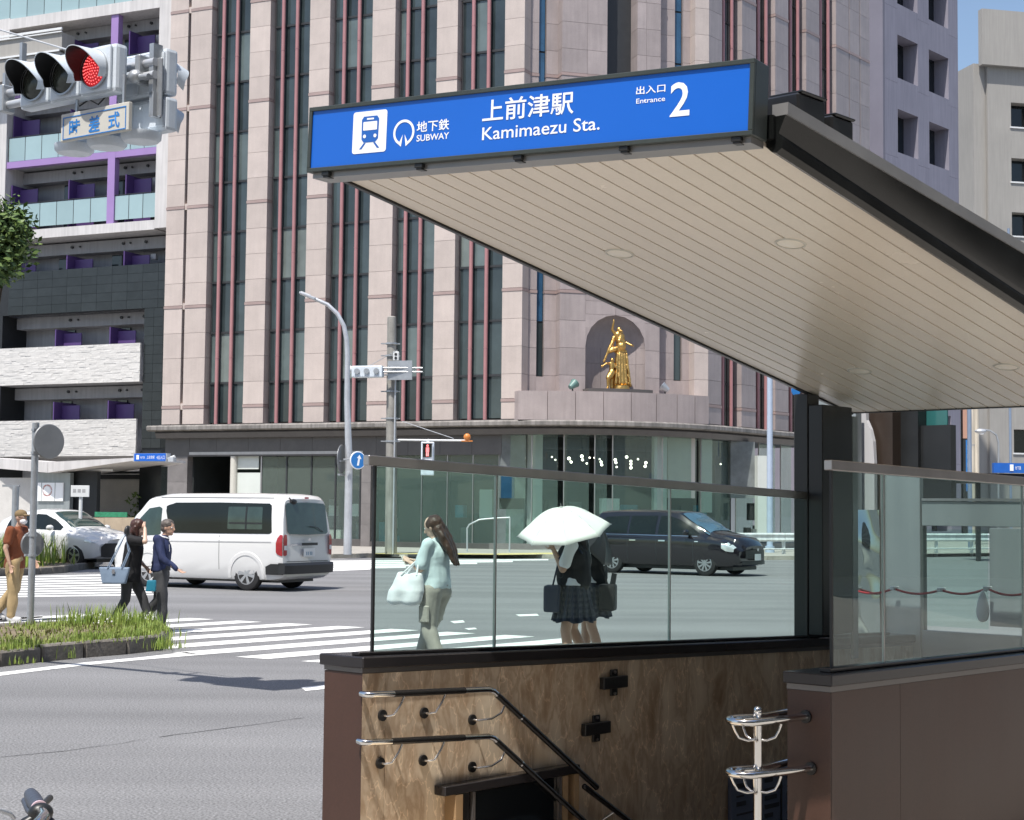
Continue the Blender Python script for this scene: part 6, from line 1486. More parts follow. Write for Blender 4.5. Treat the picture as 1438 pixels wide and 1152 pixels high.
# 1 man in rust shirt
J = dict(pel=(0, 0, .93), chest=(.03, 0, 1.24), neck=(.05, 0, 1.44), head=(.085, 0, 1.575), shL=(.04, .19, 1.385), shR=(.03, -.19, 1.385), elL=(.10, .24, 1.12), wrL=(.22, .22, .92), elR=(-.02, -.25, 1.11), wrR=(.06, -.25, .87),
         hipL=(-.01, .09, .88), hipR=(.01, -.09, .88), knL=(-.04, .10, .50), anL=(-.30, .10, .16), toL=(-.20, .10, .05), knR=(.05, -.10, .48), anR=(.02, -.10, .085), toR=(.17, -.10, .045), face=(.98, -.2, -.05))
g = onz(20, 873); r1, j, H = person('man in a rust brown shirt, khaki trousers, cap and white face mask', g - V((.02, 0, 0)), radians(-12), J, .955)
shirt(r1, j, 'cloth_rust', .62, hem=.12, loose=.024, amp=.026); pants(r1, j, 'cloth_khaki', .020, amp=.022); shoes(r1, j, 'shoe_white')
b = MB(); b.ell(H(-.005, 0, .05), (.100, .083, .075), 16, 10); b.ell(H(.115, 0, .045), (.055, .06, .010), 12, 7); remesh(b, 'cap', 'cap_olive', r1, .009, 1)
b = MB(); b.ell(H(.052, 0, -.052), (.058, .062, .050), 14, 9); remesh(b, 'face_mask', 'mask_white', r1, .008, 1)
for s_ in (-1, 1): b = MB(); b.tube([H(.085, s_ * .03, .012), H(.07, s_ * .06, .012), H(0, s_ * .078, .012)], .003, 6); b.build('spectacles', 'frame_dark', r1)
bgm = thing('handbag', 'black bag hanging from the hand of the man in the rust shirt', 'bag', r1.matrix_world @ V((0, 0, 0)) if False else g, radians(-12))
b = MB(); b.box(-.30, -.08, -.36, -.30, .58, .80); b.build('bag_body', 'cloth_black', bgm, bevel=.02, seg=2); b = MB(); b.tube([(-.25, -.33, .80), (-.18, -.30, .92), (-.02, -.27, .93), (-.12, -.33, .80)], .008); b.build('handle', 'cloth_black', bgm)
# 2 woman in black shading her eyes
J = dict(pel=(0, 0, .88), chest=(.05, 0, 1.17), neck=(.075, 0, 1.36), head=(.115, 0, 1.485), shL=(.05, .165, 1.31), shR=(.06, -.165, 1.31), elL=(.02, .20, 1.07), wrL=(.16, .19, .93), elR=(.27, -.20, 1.29), wrR=(.235, -.10, 1.47), hdR=(-.35, .55, .5), thR=(0, .2, 1),
         hipL=(.01, .085, .83), hipR=(-.01, -.085, .83), knL=(.18, .085, .46), anL=(.30, .085, .10), toL=(.43, .085, .05), knR=(-.02, -.085, .47), anR=(-.24, -.085, .12), toR=(-.15, -.085, .045), face=(1, -.05, -.05))
g = onz(180, 889); r2, j, H = person('woman in black with bobbed brown hair raising a hand to shade her eyes', g, radians(-4), J, .945, 'skin_light')
shirt(r2, j, 'cloth_black', .7, hem=.16, loose=.03, amp=.014, name='blouse'); pants(r2, j, 'cloth_grey', .0, amp=.008); shoes(r2, j, 'shoe_dark')
b = MB(); b.ell(H(-.022, 0, .03), (.105, .098, .098), 16, 10); b.ell(H(-.045, 0, -.05), (.085, .098, .10), 16, 10); b.cap(H(-.02, .075, 0), H(.01, .072, -.11), .034, .022); b.cap(H(-.02, -.075, 0), H(.01, -.072, -.11), .034, .022); remesh(b, 'hair', 'hair_brown', r2, .009, 1, .006, 30)
tb = thing('tote_bag', 'blue grey leather tote bag on the shoulder of the woman in black', 'bag', g, radians(-4), sc=.945)
b = MB(); b.hexa([(-.29, -.33, .70), (.03, -.33, .70), (.03, -.22, .70), (-.29, -.22, .70)], [(-.35, -.31, .93), (.09, -.31, .93), (.09, -.24, .93), (-.35, -.24, .93)]); b.build('bag_body', 'bag_blue', tb, bevel=.02, seg=2)
for y in (-.32, -.235): b = MB(); b.tube([(-.22, y, .92), (-.13, y * .9, 1.12), (-.02, -.17, 1.385), (.06, y * .85, 1.15), (-.02, y, .92)], .008, 6); b.build('strap', 'bag_blue', tb)
b = MB(); b.box(-.15, -.11, -.335, -.33, .84, .90); b.build('buckle', 'chrome', tb)
# 3 grey haired man in navy
J = dict(pel=(0, 0, .90), chest=(.015, 0, 1.19), neck=(.045, 0, 1.38), head=(.095, 0, 1.50), shL=(.0, .18, 1.33), shR=(.01, -.18, 1.33), elL=(-.13, .22, 1.10), wrL=(-.06, .24, .90), elR=(.10, -.24, 1.07), wrR=(.31, -.24, .92), hdR=(.8, 0, -.45), thR=(0, 1, .4), hdL=(.2, 0, -1),
         hipL=(-.01, .085, .85), hipR=(.01, -.085, .85), knL=(-.05, .09, .46), anL=(-.30, .09, .17), toL=(-.23, .09, .05), knR=(.07, -.09, .46), anR=(.06, -.09, .08), toR=(.20, -.09, .045), face=(1, -.22, -.08))
g = onz(229, 889); r3, j, H = person('grey haired man in a navy long sleeved shirt with white collar walking right', g - V((.05, 0, 0)), radians(-6), J, .935)
shirt(r3, j, 'cloth_navy', longs=True, hem=.02, loose=.02, amp=.022); pants(r3, j, 'cloth_grey', .014, amp=.022); shoes(r3, j, 'shoe_dark')
b = MB(); b.ell(H(-.016, 0, .040), (.101, .088, .086), 16, 10); b.ell(H(-.045, 0, -.012), (.066, .084, .074), 14, 9); remesh(b, 'hair', 'hair_grey', r3, .009, 1, .006, 35)
n_ = j['neck']; b = MB(); b.tube([n_ + V((.058 * cos(a), .066 * sin(a), -.012 + .018 * -cos(a))) for a in [2 * pi * i / 16 for i in range(17)]], .012, 7, cap=False); b.build('collar', 'cloth_white', r3, smooth=70)
b = MB(); b.tube([V((.135, -.06, 1.26)), V((.142, -.06, 1.16))], .004); b.build('pocket_edge', 'cloth_white', r3)
b = MB(); b.cyl(j['pel'] + V((0, 0, .085)), j['pel'] + V((0, 0, .115)), .136, .134, 20); b.build('belt', 'shoe_dark', r3, smooth=40)
tp = thing('pouch', 'teal pouch with a white drawstring held by the man in navy', 'bag', g - V((.05, 0, 0)), radians(-6), sc=.935)
b = MB(); b.hexa([(-.12, -.30, .60), (.02, -.30, .60), (.02, -.24, .60), (-.12, -.24, .60)], [(-.10, -.30, .76), (.03, -.30, .76), (.03, -.26, .76), (-.10, -.26, .76)]); b.build('pouch_body', 'bag_teal', tp, bevel=.015, seg=2); b = MB(); b.tube([(-.06, -.28, .76), (-.06, .1, .87), (-.05, .24, .88)], .005); b.build('drawstring', 'cloth_white', tp)
# 4 woman with white tote
J = dict(pel=(0, 0, .86), chest=(.01, 0, 1.14), neck=(.02, 0, 1.33), head=(.045, 0, 1.455), shL=(.01, .16, 1.28), shR=(.01, -.16, 1.28), elL=(.06, .21, 1.03), wrL=(.25, .10, 1.09), elR=(.06, -.19, 1.03), wrR=(.26, -.04, 1.10),
         hipL=(0, .085, .81), hipR=(0, -.085, .81), knL=(.03, .10, .45), anL=(-.13, .10, .10), toL=(-.03, .10, .045), knR=(.14, -.10, .45), anR=(.22, -.10, .085), toR=(.34, -.10, .045), face=(.85, .1, -.35))
Y4 = 17.0; g = aty(611, 955, Y4); g.z = 0; rz4 = radians(150)
r4, j, H = person('woman with long brown hair in a pale blue T-shirt looking at her phone', g, rz4, J, 1.03, 'skin_light')
shirt(r4, j, 'cloth_skyblue', .8, hem=.03, loose=.016, amp=.016, name='t_shirt'); pants(r4, j, 'cloth_beige', .022, amp=.020, flare=.008); shoes(r4, j, 'shoe_white')
b = MB(); b.ell(H(-.02, 0, .02), (.100, .086, .095), 16, 10); b.ell(H(-.055, 0, -.05), (.065, .082, .09), 14, 9)
for s_ in (-1, 0, 1): b.tube([H(-.06, s_ * .05, -.04), H(-.085, s_ * .062, -.16), H(-.10, s_ * .055, -.30), H(-.10, s_ * .04, -.46)], .05, 10, rs=[.055, .046, .036, .014])
remesh(b, 'hair', 'hair_long', r4, .010, 1, .008, 30)
for s_ in 'LR': b = MB(); k = j['kn' + s_].lerp(j['hip' + s_], .2); sy_ = 1 if s_ == 'L' else -1; b.box(k.x - .07, k.x + .05, k.y + sy_ * .085, k.y + sy_ * .118, k.z - .02, k.z + .15); b.build('cargo_pocket', 'cloth_beige', r4, bevel=.012)
ph4 = thing('phone', 'phone in the hands of the woman in the pale blue T-shirt', 'phone', r4.location, rz4); b = MB(); b.hexa([(.33, .0, 1.10), (.345, .0, 1.10), (.345, .075, 1.10), (.33, .075, 1.10)], [(.40, .0, 1.20), (.412, .0, 1.195), (.412, .075, 1.195), (.40, .075, 1.20)]); b.build('phone_body', 'cream', ph4, bevel=.003)
t4 = thing('tote_bag', 'big white tote bag on the arm of the woman in pale blue', 'bag', g, rz4)
def sack(root, prof, mat, name, amp=.02):
    """soft bag: rings of (z, cx, cy, rx, ry)"""
    m = MB(); m.loft([[(cx + rx * (abs(cos(a)) ** .55) * (1 if cos(a) > 0 else -1), cy + ry * (abs(sin(a)) ** .7) * (1 if sin(a) > 0 else -1), z) for a in [2 * pi * i / 28 for i in range(28)]] for z, cx, cy, rx, ry in prof])
    return remesh(m, name, mat, root, .011, 1, amp, 9)
sack(t4, [(.70, .22, .26, .17, .05), (.73, .22, .26, .20, .07), (.84, .20, .26, .205, .075), (.95, .18, .255, .17, .06), (1.02, .16, .25, .14, .04)], 'cloth_white', 'bag_body')
for y in (.20, .30): b = MB(); b.tube([(.05, y, 1.0), (.06, .24, 1.16), (.10, .22, 1.15), (.24, y, 1.0)], .011, 7); b.build('strap', 'cloth_white', t4)
# 5 & 6 schoolgirls
def skirt(root, j, mat, z0=.55, r0=.155, r1=.245, name='skirt'):
    m = MB(); p = j['pel']; rg = []; n = 96
    for k in range(9):
        t = k / 8; z = lerp(p.z + .10, z0, t); R_ = lerp(r0 * .86, r1, t ** 1.0); am = .018 * t + .003
        rg.append([(p.x + (R_ * .82 + am * (1 if (i % 6) < 3 else -1) * (.6 + .4 * sin(i * 1.7))) * cos(2 * pi * i / n), p.y + (R_ + am * (1 if (i % 6) < 3 else -1) * .8) * sin(2 * pi * i / n), z + .012 * t * sin(i * .4)) for i in range(n)])
    m.loft(rg, cap=False); o = m.build(name, mat, root, smooth=50); solid(o, .004); return o
J5 = dict(pel=(0, 0, .90), chest=(.01, 0, 1.16), neck=(.02, 0, 1.34), head=(.04, 0, 1.465), shL=(.01, .16, 1.29), shR=(.01, -.16, 1.29), elL=(.09, .20, 1.06), wrL=(.19, .10, 1.24), elR=(.0, -.20, 1.05), wrR=(.10, -.17, .86),
          hipL=(0, .085, .83), hipR=(0, -.085, .83), knL=(.07, .085, .46), anL=(.02, .085, .09), toL=(.14, .085, .045), knR=(.02, -.085, .46), anR=(-.16, -.085, .13), toR=(-.06, -.085, .045), face=(.9, .35, -.15))
g5 = aty(805, 955, 16.6); g5.z = 0; rz5 = radians(172)
r5, j, H = person('schoolgirl in black vest and tartan skirt under the white parasol', g5, rz5, J5, 1.03)
shirt(r5, j, 'cloth_white', .75, hem=.0, loose=.012, amp=.010, name='blouse')
b = MB(); c = j['chest']; b.ell(c, (.155, .20, .17), 16, 10); b.cap(c + V((0, 0, .08)), j['neck'] - V((0, 0, .04)), .10, .075, 14); b.cap(j['pel'] + V((0, 0, .05)), c, .172, .168, 16); b.cap(c + V((0, -.09, .1)), c + V((0, .09, .1)), .07, .07); remesh(b, 'vest', 'cloth_black', r5, .012, 2, .008)
skirt(r5, j, 'tartan'); shoes(r5, j, 'shoe_dark')
b = MB(); b.ell(H(-.02, 0, .02), (.10, .086, .096), 16, 10); b.tube([H(-.06, 0, -.02), H(-.09, 0, -.16), H(-.11, 0, -.34), H(-.11, 0, -.45)], .07, 12, rs=[.08, .075, .06, .03]); remesh(b, 'hair', 'hair_black', r5, .010, 1, .006, 30)
b = MB(); b.lathe([(.024, -.004), (.030, -.004), (.030, .004), (.024, .004)], (.12, -.10 if False else .14, 1.0), 'Y', 14, cap=False); b.build('wrist_charm', 'frame_dark', r5)
def satchel(root, x, y, z, mat, w=.30, h=.26, t=.11):
    m = MB(); m.box(x - w / 2, x + w / 2, y - t / 2, y + t / 2, z - h, z); return m.build('bag_body', mat, root, bevel=.03, seg=2)
s5 = thing('school_bag', 'navy school bag at the hip of the girl under the white parasol', 'bag', g5, rz5); satchel(s5, .20, .14, .93, 'bag_navy', .17, .27, .20); b = MB(); b.tube([(.20, .15, .92), (.13, .18, 1.2), (.02, .12, 1.40), (-.10, .16, 1.25)], .010, 6); b.build('strap', 'bag_navy', s5)
J6 = dict(J5); J6.update(elL=(.06, .20, 1.05), wrL=(.16, .16, .90), elR=(.05, -.21, 1.08), wrR=(.16, -.16, 1.22), face=(1, 0, -.1), knL=(-.02, .085, .46), anL=(-.14, .085, .12), toL=(-.04, .085, .045), knR=(.06, -.085, .46), anR=(.06, -.085, .085), toR=(.18, -.085, .045))
g6 = aty(829, 950, 17.3); g6.z = 0; rz6 = radians(168)
r6, j, H = person('schoolgirl with long black hair behind the one under the white parasol', g6, rz6, J6, 1.03)
shirt(r6, j, 'cloth_white', .7, hem=.0, loose=.012, amp=.01, name='blouse')
b = MB(); c = j['chest']; b.ell(c, (.155, .20, .17), 16, 10); b.cap(j['pel'] + V((0, 0, .05)), c, .172, .168, 16); b.cap(c + V((0, -.09, .1)), c + V((0, .09, .1)), .07, .07); remesh(b, 'vest', 'cloth_black', r6, .012, 2, .008)
skirt(r6, j, 'tartan'); shoes(r6, j, 'shoe_dark')
b = MB(); b.ell(H(-.02, 0, .02), (.10, .088, .098), 16, 10)
for s_ in (-1, 0, 1): b.tube([H(-.05, s_ * .05, -.03), H(-.08, s_ * .075, -.2), H(-.10, s_ * .07, -.42), H(-.09, s_ * .06, -.56)], .07, 12, rs=[.075, .07, .06, .03])
remesh(b, 'hair', 'hair_black', r6, .010, 1, .006, 30)
s6 = thing('school_bag', 'black shoulder bag with white piping on the girl with long black hair', 'bag', g6, rz6); satchel(s6, -.20, .12, .92, 'cloth_black', .17, .28, .20); b = MB(); b.tube([(-.20, .16, .91), (-.12, .2, 1.2), (-.02, .13, 1.40), (.08, .16, 1.25)], .012, 6); b.build('strap', 'cloth_black', s6)
b = MB(); b.cyl((-.25, .14, .91), (-.27, .14, 1.03), .03, .028, 12); b.build('bottle', 'plastic_black', s6, smooth=40)
def umbrella(label, apex, tilt_dir, tilt, R_, hgt, mat, trim, L, cat='parasol', n=8, hook=True):
    """apex in world, shaft tilted"""
    ax_ = (V((0, 0, 1)) + tilt_dir * tan(tilt)).normalized(); q_ = V((0, 0, 1)).rotation_difference(ax_)
    root = thing('umbrella', label, cat, apex); root.rotation_mode = 'QUATERNION'; root.rotation_quaternion = q_
    m = MB(); K = 10; N_ = n * 6; rg = []; rt = []
    for k in range(K + 1):
        t = k / K; ring = []
        for i in range(N_):
            f = (i % 6) / 6; sag = 1 - .095 * sin(pi * f) * t; a = 2 * pi * i / N_; rr = R_ * t * sag; z = -hgt * (t ** 1.75) * 1.0 - .034 * sin(pi * f) * t * (1.15 - t) * 2 + .010 * sin(pi * f) * t * t; ring.append((rr * cos(a), rr * sin(a), z))
        rg.append(ring)
    rg[0] = [(.004 * cos(2 * pi * i / N_), .004 * sin(2 * pi * i / N_), 0) for i in range(N_)]
    m.loft(rg, cap=False); o = m.build('canopy', mat, root, smooth=9); solid(o, .002)
    for i in range(n):
        a = 2 * pi * i / n; m = MB(); m.tube([(cos(a) * R_ * t, sin(a) * R_ * t, -hgt * t ** 1.75 + .0015) for t in (.02, .25, .5, .75, .99)], .0016, 4); m.build('seam', 'umbrella_trim' if trim else 'umbrella_black', o)
    if trim:
        m = MB(); m.loft([[(p[0] * 1.002 * s_, p[1] * 1.002 * s_, p[2] + dz) for p in r_] for r_, s_, dz in ((rg[-1], .955, .017), (rg[-1], 1.0, -.0005))], cap=False); m.build('printed_trim', trim, o)
    for i in range(n):
        a = 2 * pi * i / n; m = MB(); m.tube([(cos(a) * R_ * t, sin(a) * R_ * t, -hgt * t ** 1.75 - .005) for t in (0, .25, .5, .75, 1.0)], .003, 5); m.ell((cos(a) * R_ * 1.005, sin(a) * R_ * 1.005, -hgt - .002), .005, 6, 4); m.build('rib', 'galv', root)
    m = MB(); m.cyl((0, 0, .0), (0, 0, .045), .006, .003, 8); m.build('ferrule', 'steel_brushed', root); m = MB(); m.cyl((0, 0, -L), (0, 0, 0), .0055, n=8); sh_ = m.build('shaft', 'galv_light', root)
    m = MB(); m.tube([(0, 0, -L + .1), (0, 0, -L), (.012, 0, -L - .03), (.035, 0, -L - .04), (.055, 0, -L - .025), (.06, 0, -L)], .011, 8); m.build('handle', 'plastic_black', root, smooth=60)
    return root
umbrella('white parasol with patterned edge held over the two schoolgirls', aty(788, 713, 16.35), V((-.35, -.75, 0)), .40, .475, .24, 'umbrella_white', 'umbrella_trim', .46)
umbrella('black parasol with a clear panel held behind the white one', aty(846, 745, 17.2), V((.9, -.35, 0)), .95, .36, .16, 'umbrella_black', None, .40)
# ================================================================= golden statue
sx, sz = lambda u: CH.x(800 + u / 7.68, 500, -.25), lambda v: CH.z(864, 420 + v / 7.68, -.25)
stt = thing('golden_statue', 'golden statue of a robed woman with raised arm, smaller figure beside her, in the niche', 'statue', CH.O, AC)
def G(u, v, y=-.25): return V((sx(u), y, sz(v)))
b = MB(); k_ = 1 / 7.68 / 33.5
def gc(u0, v0, r0, u1, v1, r1, y0=-.25, y1=-.25): b.cap(G(u0, v0, y0), G(u1, v1, y1), r0 * k_, r1 * k_, 12)
gc(545, 600, 52, 548, 900, 78); gc(510, 640, 30, 490, 905, 42, -.35, -.3); gc(590, 600, 26, 615, 900, 40, -.3, -.3); gc(540, 420, 42, 545, 560, 50); gc(515, 385, 32, 560, 400, 32); gc(520, 455, 26, 560, 470, 30, -.42, -.40)
b.ell(G(530, 332), (25 * k_, 26 * k_, 32 * k_)); gc(530, 350, 16, 530, 380, 18); b.ell(G(545, 345, -.38), (18 * k_, 10 * k_, 10 * k_)); gc(550, 352, 8, 575, 356, 5)
gc(495, 385, 19, 458, 335, 16); gc(458, 335, 15, 464, 255, 10, -.25, -.35); b.ell(G(465, 240, -.35), (10 * k_, 8 * k_, 15 * k_))
gc(572, 400, 18, 585, 455, 15); gc(585, 455, 14, 640, 500, 10, -.25, -.5); gc(640, 500, 9, 668, 512, 5, -.5, -.52); gc(640, 498, 5, 660, 492, 4, -.5, -.5)
gc(480, 420, 22, 440, 520, 22, -.2); gc(440, 520, 22, 412, 575, 16); gc(412, 575, 14, 370, 680, 12); gc(480, 545, 30, 430, 570, 20, -.35)
gc(545, 510, 55, 500, 560, 30, -.35); gc(600, 560, 20, 620, 760, 16); gc(620, 760, 16, 650, 930, 20)
for u in (500, 525, 550, 575, 600): gc(u, 590, 9, u + (u - 548) * .5, 915, 14, -.25 - .18, -.25 - .28)
remesh(b, 'figure', 'gold', stt, .022, 1, .012, 6)
b = MB(); b.ell(G(442, 668, -.45), (20 * k_, 19 * k_, 24 * k_)); gc(442, 700, 26, 440, 790, 30, -.4, -.4); gc(425, 705, 13, 375, 705, 11, -.4, -.5); gc(375, 705, 10, 338, 735, 9, -.5, -.5); b.ell(G(330, 738, -.5), (14 * k_, 11 * k_, 16 * k_)); gc(465, 715, 13, 490, 760, 11, -.45, -.5)
gc(440, 800, 36, 395, 860, 26, -.4, -.5); gc(395, 860, 20, 392, 965, 14, -.5, -.5); gc(450, 820, 32, 440, 960, 18, -.35, -.4); gc(392, 970, 13, 375, 978, 10, -.5, -.62); gc(440, 800, 38, 420, 840, 34, -.42, -.45)
remesh(b, 'small_figure', 'gold', stt, .020, 1, .008, 6)
b = MB(); c_ = G(550, 985); b.lathe([(0, -.02), (98 * k_, -.02), (100 * k_, .03), (92 * k_, .12), (90 * k_, .19), (0, .19)], c_, 'Z', 28); b.build('plinth', 'gold', stt, smooth=30)
# ================================================================= STREET FURNITURE
# near traffic signal on its arm (top left)
sy_ = 13.5; hd = V((.82, -.572, 0)).normalized(); SGN = Fr(aty(28, 118, sy_ + .42), atan2(hd.y, hd.x))
ts = thing('traffic_signal', 'horizontal three lamp traffic signal showing red at the upper left', 'traffic signal', SGN.w(0, 0, SGN.z(28, 118)), SGN.a)
def SL(px, py, y=0.0):
    x, z = SGN.q(px, py, y); return V((x, y, z - ts.location.z))
ht = SL(150, 85).z; x_r = SL(160, 100).x; zc = [SL(p, q_) for p, q_ in ((56, 116), (97, 107), (138, 100))]
zm = sum(p.z for p in zc) / 3; sp = .385; xc0 = SL(94, 107).x
b = MB(); b.box(xc0 - 1.5 * sp - .03, xc0 + 1.5 * sp + .03, 0, .13, zm - .205, zm + .205); b.build('housing', 'signal_grey', ts, bevel=.035, seg=2)
for k in (-1, 0, 1):
    b = MB(); b.box(xc0 + k * sp - sp / 2 + .008, xc0 + k * sp + sp / 2 - .008, -.03, .0, zm - .19, zm + .19); dr_ = b.build('door', 'signal_grey', ts, bevel=.02, seg=2)
    b = MB(); c = V((xc0 + k * sp, 0, zm)); rg = []
    for i in range(29):
        a = pi * (-.16) + pi * 1.32 * i / 28; L_ = .26 * (.35 + .65 * max(0, sin(a)) ** .8) if True else .2
        ca, sa = cos(a), sin(a); rg.append([(c.x + .163 * ca, -.03, c.z + .163 * sa), (c.x + .166 * ca, -.03 - L_, c.z + .166 * sa - .02), (c.x + .160 * ca, -.03 - L_, c.z + .160 * sa - .02), (c.x + .157 * ca, -.03, c.z + .157 * sa)])
    b = MB(); b.loft(rg); vz = b.build('visor', ['signal_grey'], dr_, smooth=50)
    b = MB(); rg2 = [[(q_[3][0] * 1 + 0, q_[3][1], q_[3][2]), (q_[2][0], q_[2][1] + .003, q_[2][2])] for q_ in rg]
    b.loft([[V(p) + (V((c.x, p[1], c.z)) - V(p)).normalized() * .0025 for p in r_] for r_ in rg2], cap=False, closed=False); b.build('visor_lining', 'plastic_black', dr_, smooth=50)
    b = MB(); b.lathe([(0, .035), (.08, .028), (.15, .0), (.15, -.01), (0, -.01)], (c.x, -.032, c.z), Matrix.Rotation(pi / 2, 3, 'X'), 30); ln = b.build('lens', 'lens_red' if k == 1 else 'lens_dark', dr_, smooth=60)
    b = MB(); b.lathe([(.15, 0), (.165, .004), (.165, .02), (.15, .02)], (c.x, -.032, c.z), Matrix.Rotation(pi / 2, 3, 'X'), 30, cap=False); b.build('bezel', 'galv', dr_, smooth=40)
    if k == 1:
        b = MB()
        for rr, n in ((0, 1), (.025, 6), (.05, 12), (.075, 18), (.10, 22), (.125, 26)):
            for i in range(n): a = 2 * pi * i / max(1, n); b.ell((c.x + rr * cos(a), -.036 - .035 * (1 - (rr / .152) ** 2), c.z + rr * sin(a)), .0048, 5, 4)
        b.build('led_dots', 'led_red', dr_, kind='stuff')
# arm: two pipes running left out of the picture to a pole, clamps
arm = thing('signal_arm', 'twin galvanised pipes with stay wire carrying the near traffic signal', 'signal arm', ts.location, SGN.a)
pa, pb2 = SL(0, 131, .22), SL(225, 108, .22); za_ = SL(30, 129, .22).z; zb2 = SL(30, 144, .22).z
for z in (za_ + .01, zb2): b = MB(); b.cyl((-4.6, .22, z), (SL(218, 120, .22).x, .22, z), .036, n=14); b.build('arm_pipe', 'galv_light', arm, smooth=40)
b = MB(); b.cyl((-4.6, .22, -ts.location.z), (-4.6, .22, 1.9), .14, .11, n=18); b.build('pole', 'galv', arm, smooth=40)
w0 = SL(0, 42, .2); w1 = SL(121, 78, .2); d = (w0 - w1); b = MB(); b.cyl(w1, w1 + d.normalized() * 5.2, .008, n=6); b.build('stay_wire', 'galv_light', arm)
for px in (10, 200): x = SL(px, 130, .22).x; b = MB(); b.box(x - .03, x + .03, .15, .29, zb2 - .07, za_ + .08); b.build('clamp', 'galv', arm, bevel=.01)
x = SL(35, 100, .25).x; b = MB(); b.box(x - .018, x + .018, .2, .25, za_ - .02, SL(35, 62, .25).z); b.build('bracket_strap', 'galv', arm)
x = SL(12, 110, .25).x; b = MB(); b.box(x - .018, x + .018, .2, .25, za_ - .12, SL(12, 104, .25).z); b.build('bracket_strap', 'galv', arm)
# second upper signal (its back) and lower one
for nm, (a, c, t, bt), lab in (('upper', (168, 238, 76, 140), 'back of the white traffic signal at the arm end, above the pipes'), ('lower', (166, 238, 143, 190), 'lower white traffic signal seen from behind under the arm')):
    o_ = thing('traffic_signal', lab, 'traffic signal', ts.location, SGN.a, None)
    p0, p1 = SL(a, bt + 4, .34), SL(c, bt, .34); z1_ = SL((a + c) / 2, t, .34).z; z0_ = SL((a + c) / 2, bt, .34).z
    xx0, xx1 = p0.x, p1.x
    if nm == 'lower': xx0 -= .62
    b = MB(); b.box(xx0, xx1, .30, .43, z0_, z1_); b.build('housing', 'signal_grey', o_, bevel=.03, seg=2)
    n = 3 if nm == 'lower' else 2
    for k in range(n):
        xa_ = xx0 + (xx1 - xx0) * k / n; xb_ = xx0 + (xx1 - xx0) * (k + 1) / n; b = MB(); b.box(xa_ + .02, xb_ - .02, .288, .30, z0_ + .03, z1_ - .03); b.build('back_cover', 'signal_grey', o_, bevel=.01)
        cx__ = (xa_ + xb_) / 2; b = MB(); rg = []
        for i in range(23):
            a_ = pi * (-.16) + pi * 1.32 * i / 22; L_ = .20 * (.4 + .6 * max(0, sin(a_))); q_ = (1 if nm == 'lower' else 1)
            zc_ = (z0_ + z1_) / 2; rg.append([(cx__ + .15 * cos(a_), .43, zc_ + .15 * sin(a_)), (cx__ + .15 * cos(a_), .43 + L_, zc_ + .15 * sin(a_) - .05), (cx__ + .144 * cos(a_), .43 + L_, zc_ + .144 * sin(a_) - .05), (cx__ + .144 * cos(a_), .43, zc_ + .144 * sin(a_))])
        b.loft(rg); b.build('visor', 'signal_grey', o_, smooth=50)
    if nm == 'lower':
        for k in range(3):   # hoods hanging below
            xa_ = xx0 + (xx1 - xx0) * (k + .5) / 3; b = MB(); b.lathe([(.0, 0), (.17, 0), (.165, -.05), (.14, -.075), (0, -.075)], (xa_, .22, z0_ - .02), 'Z', 20); b.build('lamp_hood', 'signal_grey', o_, smooth=40)
    b = MB(); b.box(xx1 - .10, xx1 - .05, .2, .30, z0_ - .02 if nm == 'upper' else z0_ + .1, z1_ + .02); b.build('mounting_rail', 'galv', o_)
b = MB(); p = SL(236, 120, .3); b.box(p.x - .09, p.x - .02, .24, .27, SL(236, 165, .3).z, SL(236, 82, .3).z); b.build('end_plate', 'galv', arm, bevel=.01)
b = MB(); q_ = SL(190, 108, .15); b.ell(q_, (.07, .06, .06), 10, 7); b.cyl(q_ + V((-.16, 0, .01)), q_ + V((.16, 0, -.02)), .025); b.build('cable_joint', 'galv', arm, smooth=50)
b = MB(); b.tube([SL(100, 140, .1), SL(112, 149, .08), SL(125, 140, .1), SL(138, 147, .1), SL(152, 132, .15)], .007, 6); b.build('cable', 'plastic_black', arm)
# plate with blue characters
tp_ = thing('plate_sign', 'cream plate with blue characters hanging under the near traffic signal', 'sign', ts.location, SGN.a)
pl0, pl1 = SL(85, 193, -.02), SL(181, 150, -.02); zb0, zt0 = SL(133, 191, -.02).z, SL(133, 157, -.02).z
b = MB(); b.box(pl0.x, pl1.x, -.02, .02, zb0, zt0 + .03); b.build('plate', 'cream', tp_, bevel=.004)
b = MB(); w_ = pl1.x - pl0.x
for q4 in ((pl0.x + .03, pl1.x - .03, zb0 + .012, zb0 + .02), (pl0.x + .03, pl1.x - .03, zt0 - .01, zt0 - .002), (pl0.x + .03, pl0.x + .038, zb0 + .02, zt0 - .01), (pl1.x - .038, pl1.x - .03, zb0 + .02, zt0 - .01)): b.box(q4[0], q4[1], -.024, -.0205, q4[2], q4[3])
b.build('border', 'arrow_blue', tp_, fix=False)
hh = zt0 - zb0
for ch, f in (('時', .13), ('差', .42), ('式', .71)): text_fit(ch, (pl0.x + w_ * f, zb0 + hh * .17, pl0.x + w_ * (f + .165), zb0 + hh * .84), 'arrow_blue', tp_, -.0225, 'character', .02)
for f in (.17, .86): x = pl0.x + w_ * f; b = MB(); b.box(x - .012, x + .012, .02, .04, zt0 - .02, zt0 + .28); b.build('hanger', 'galv', tp_)
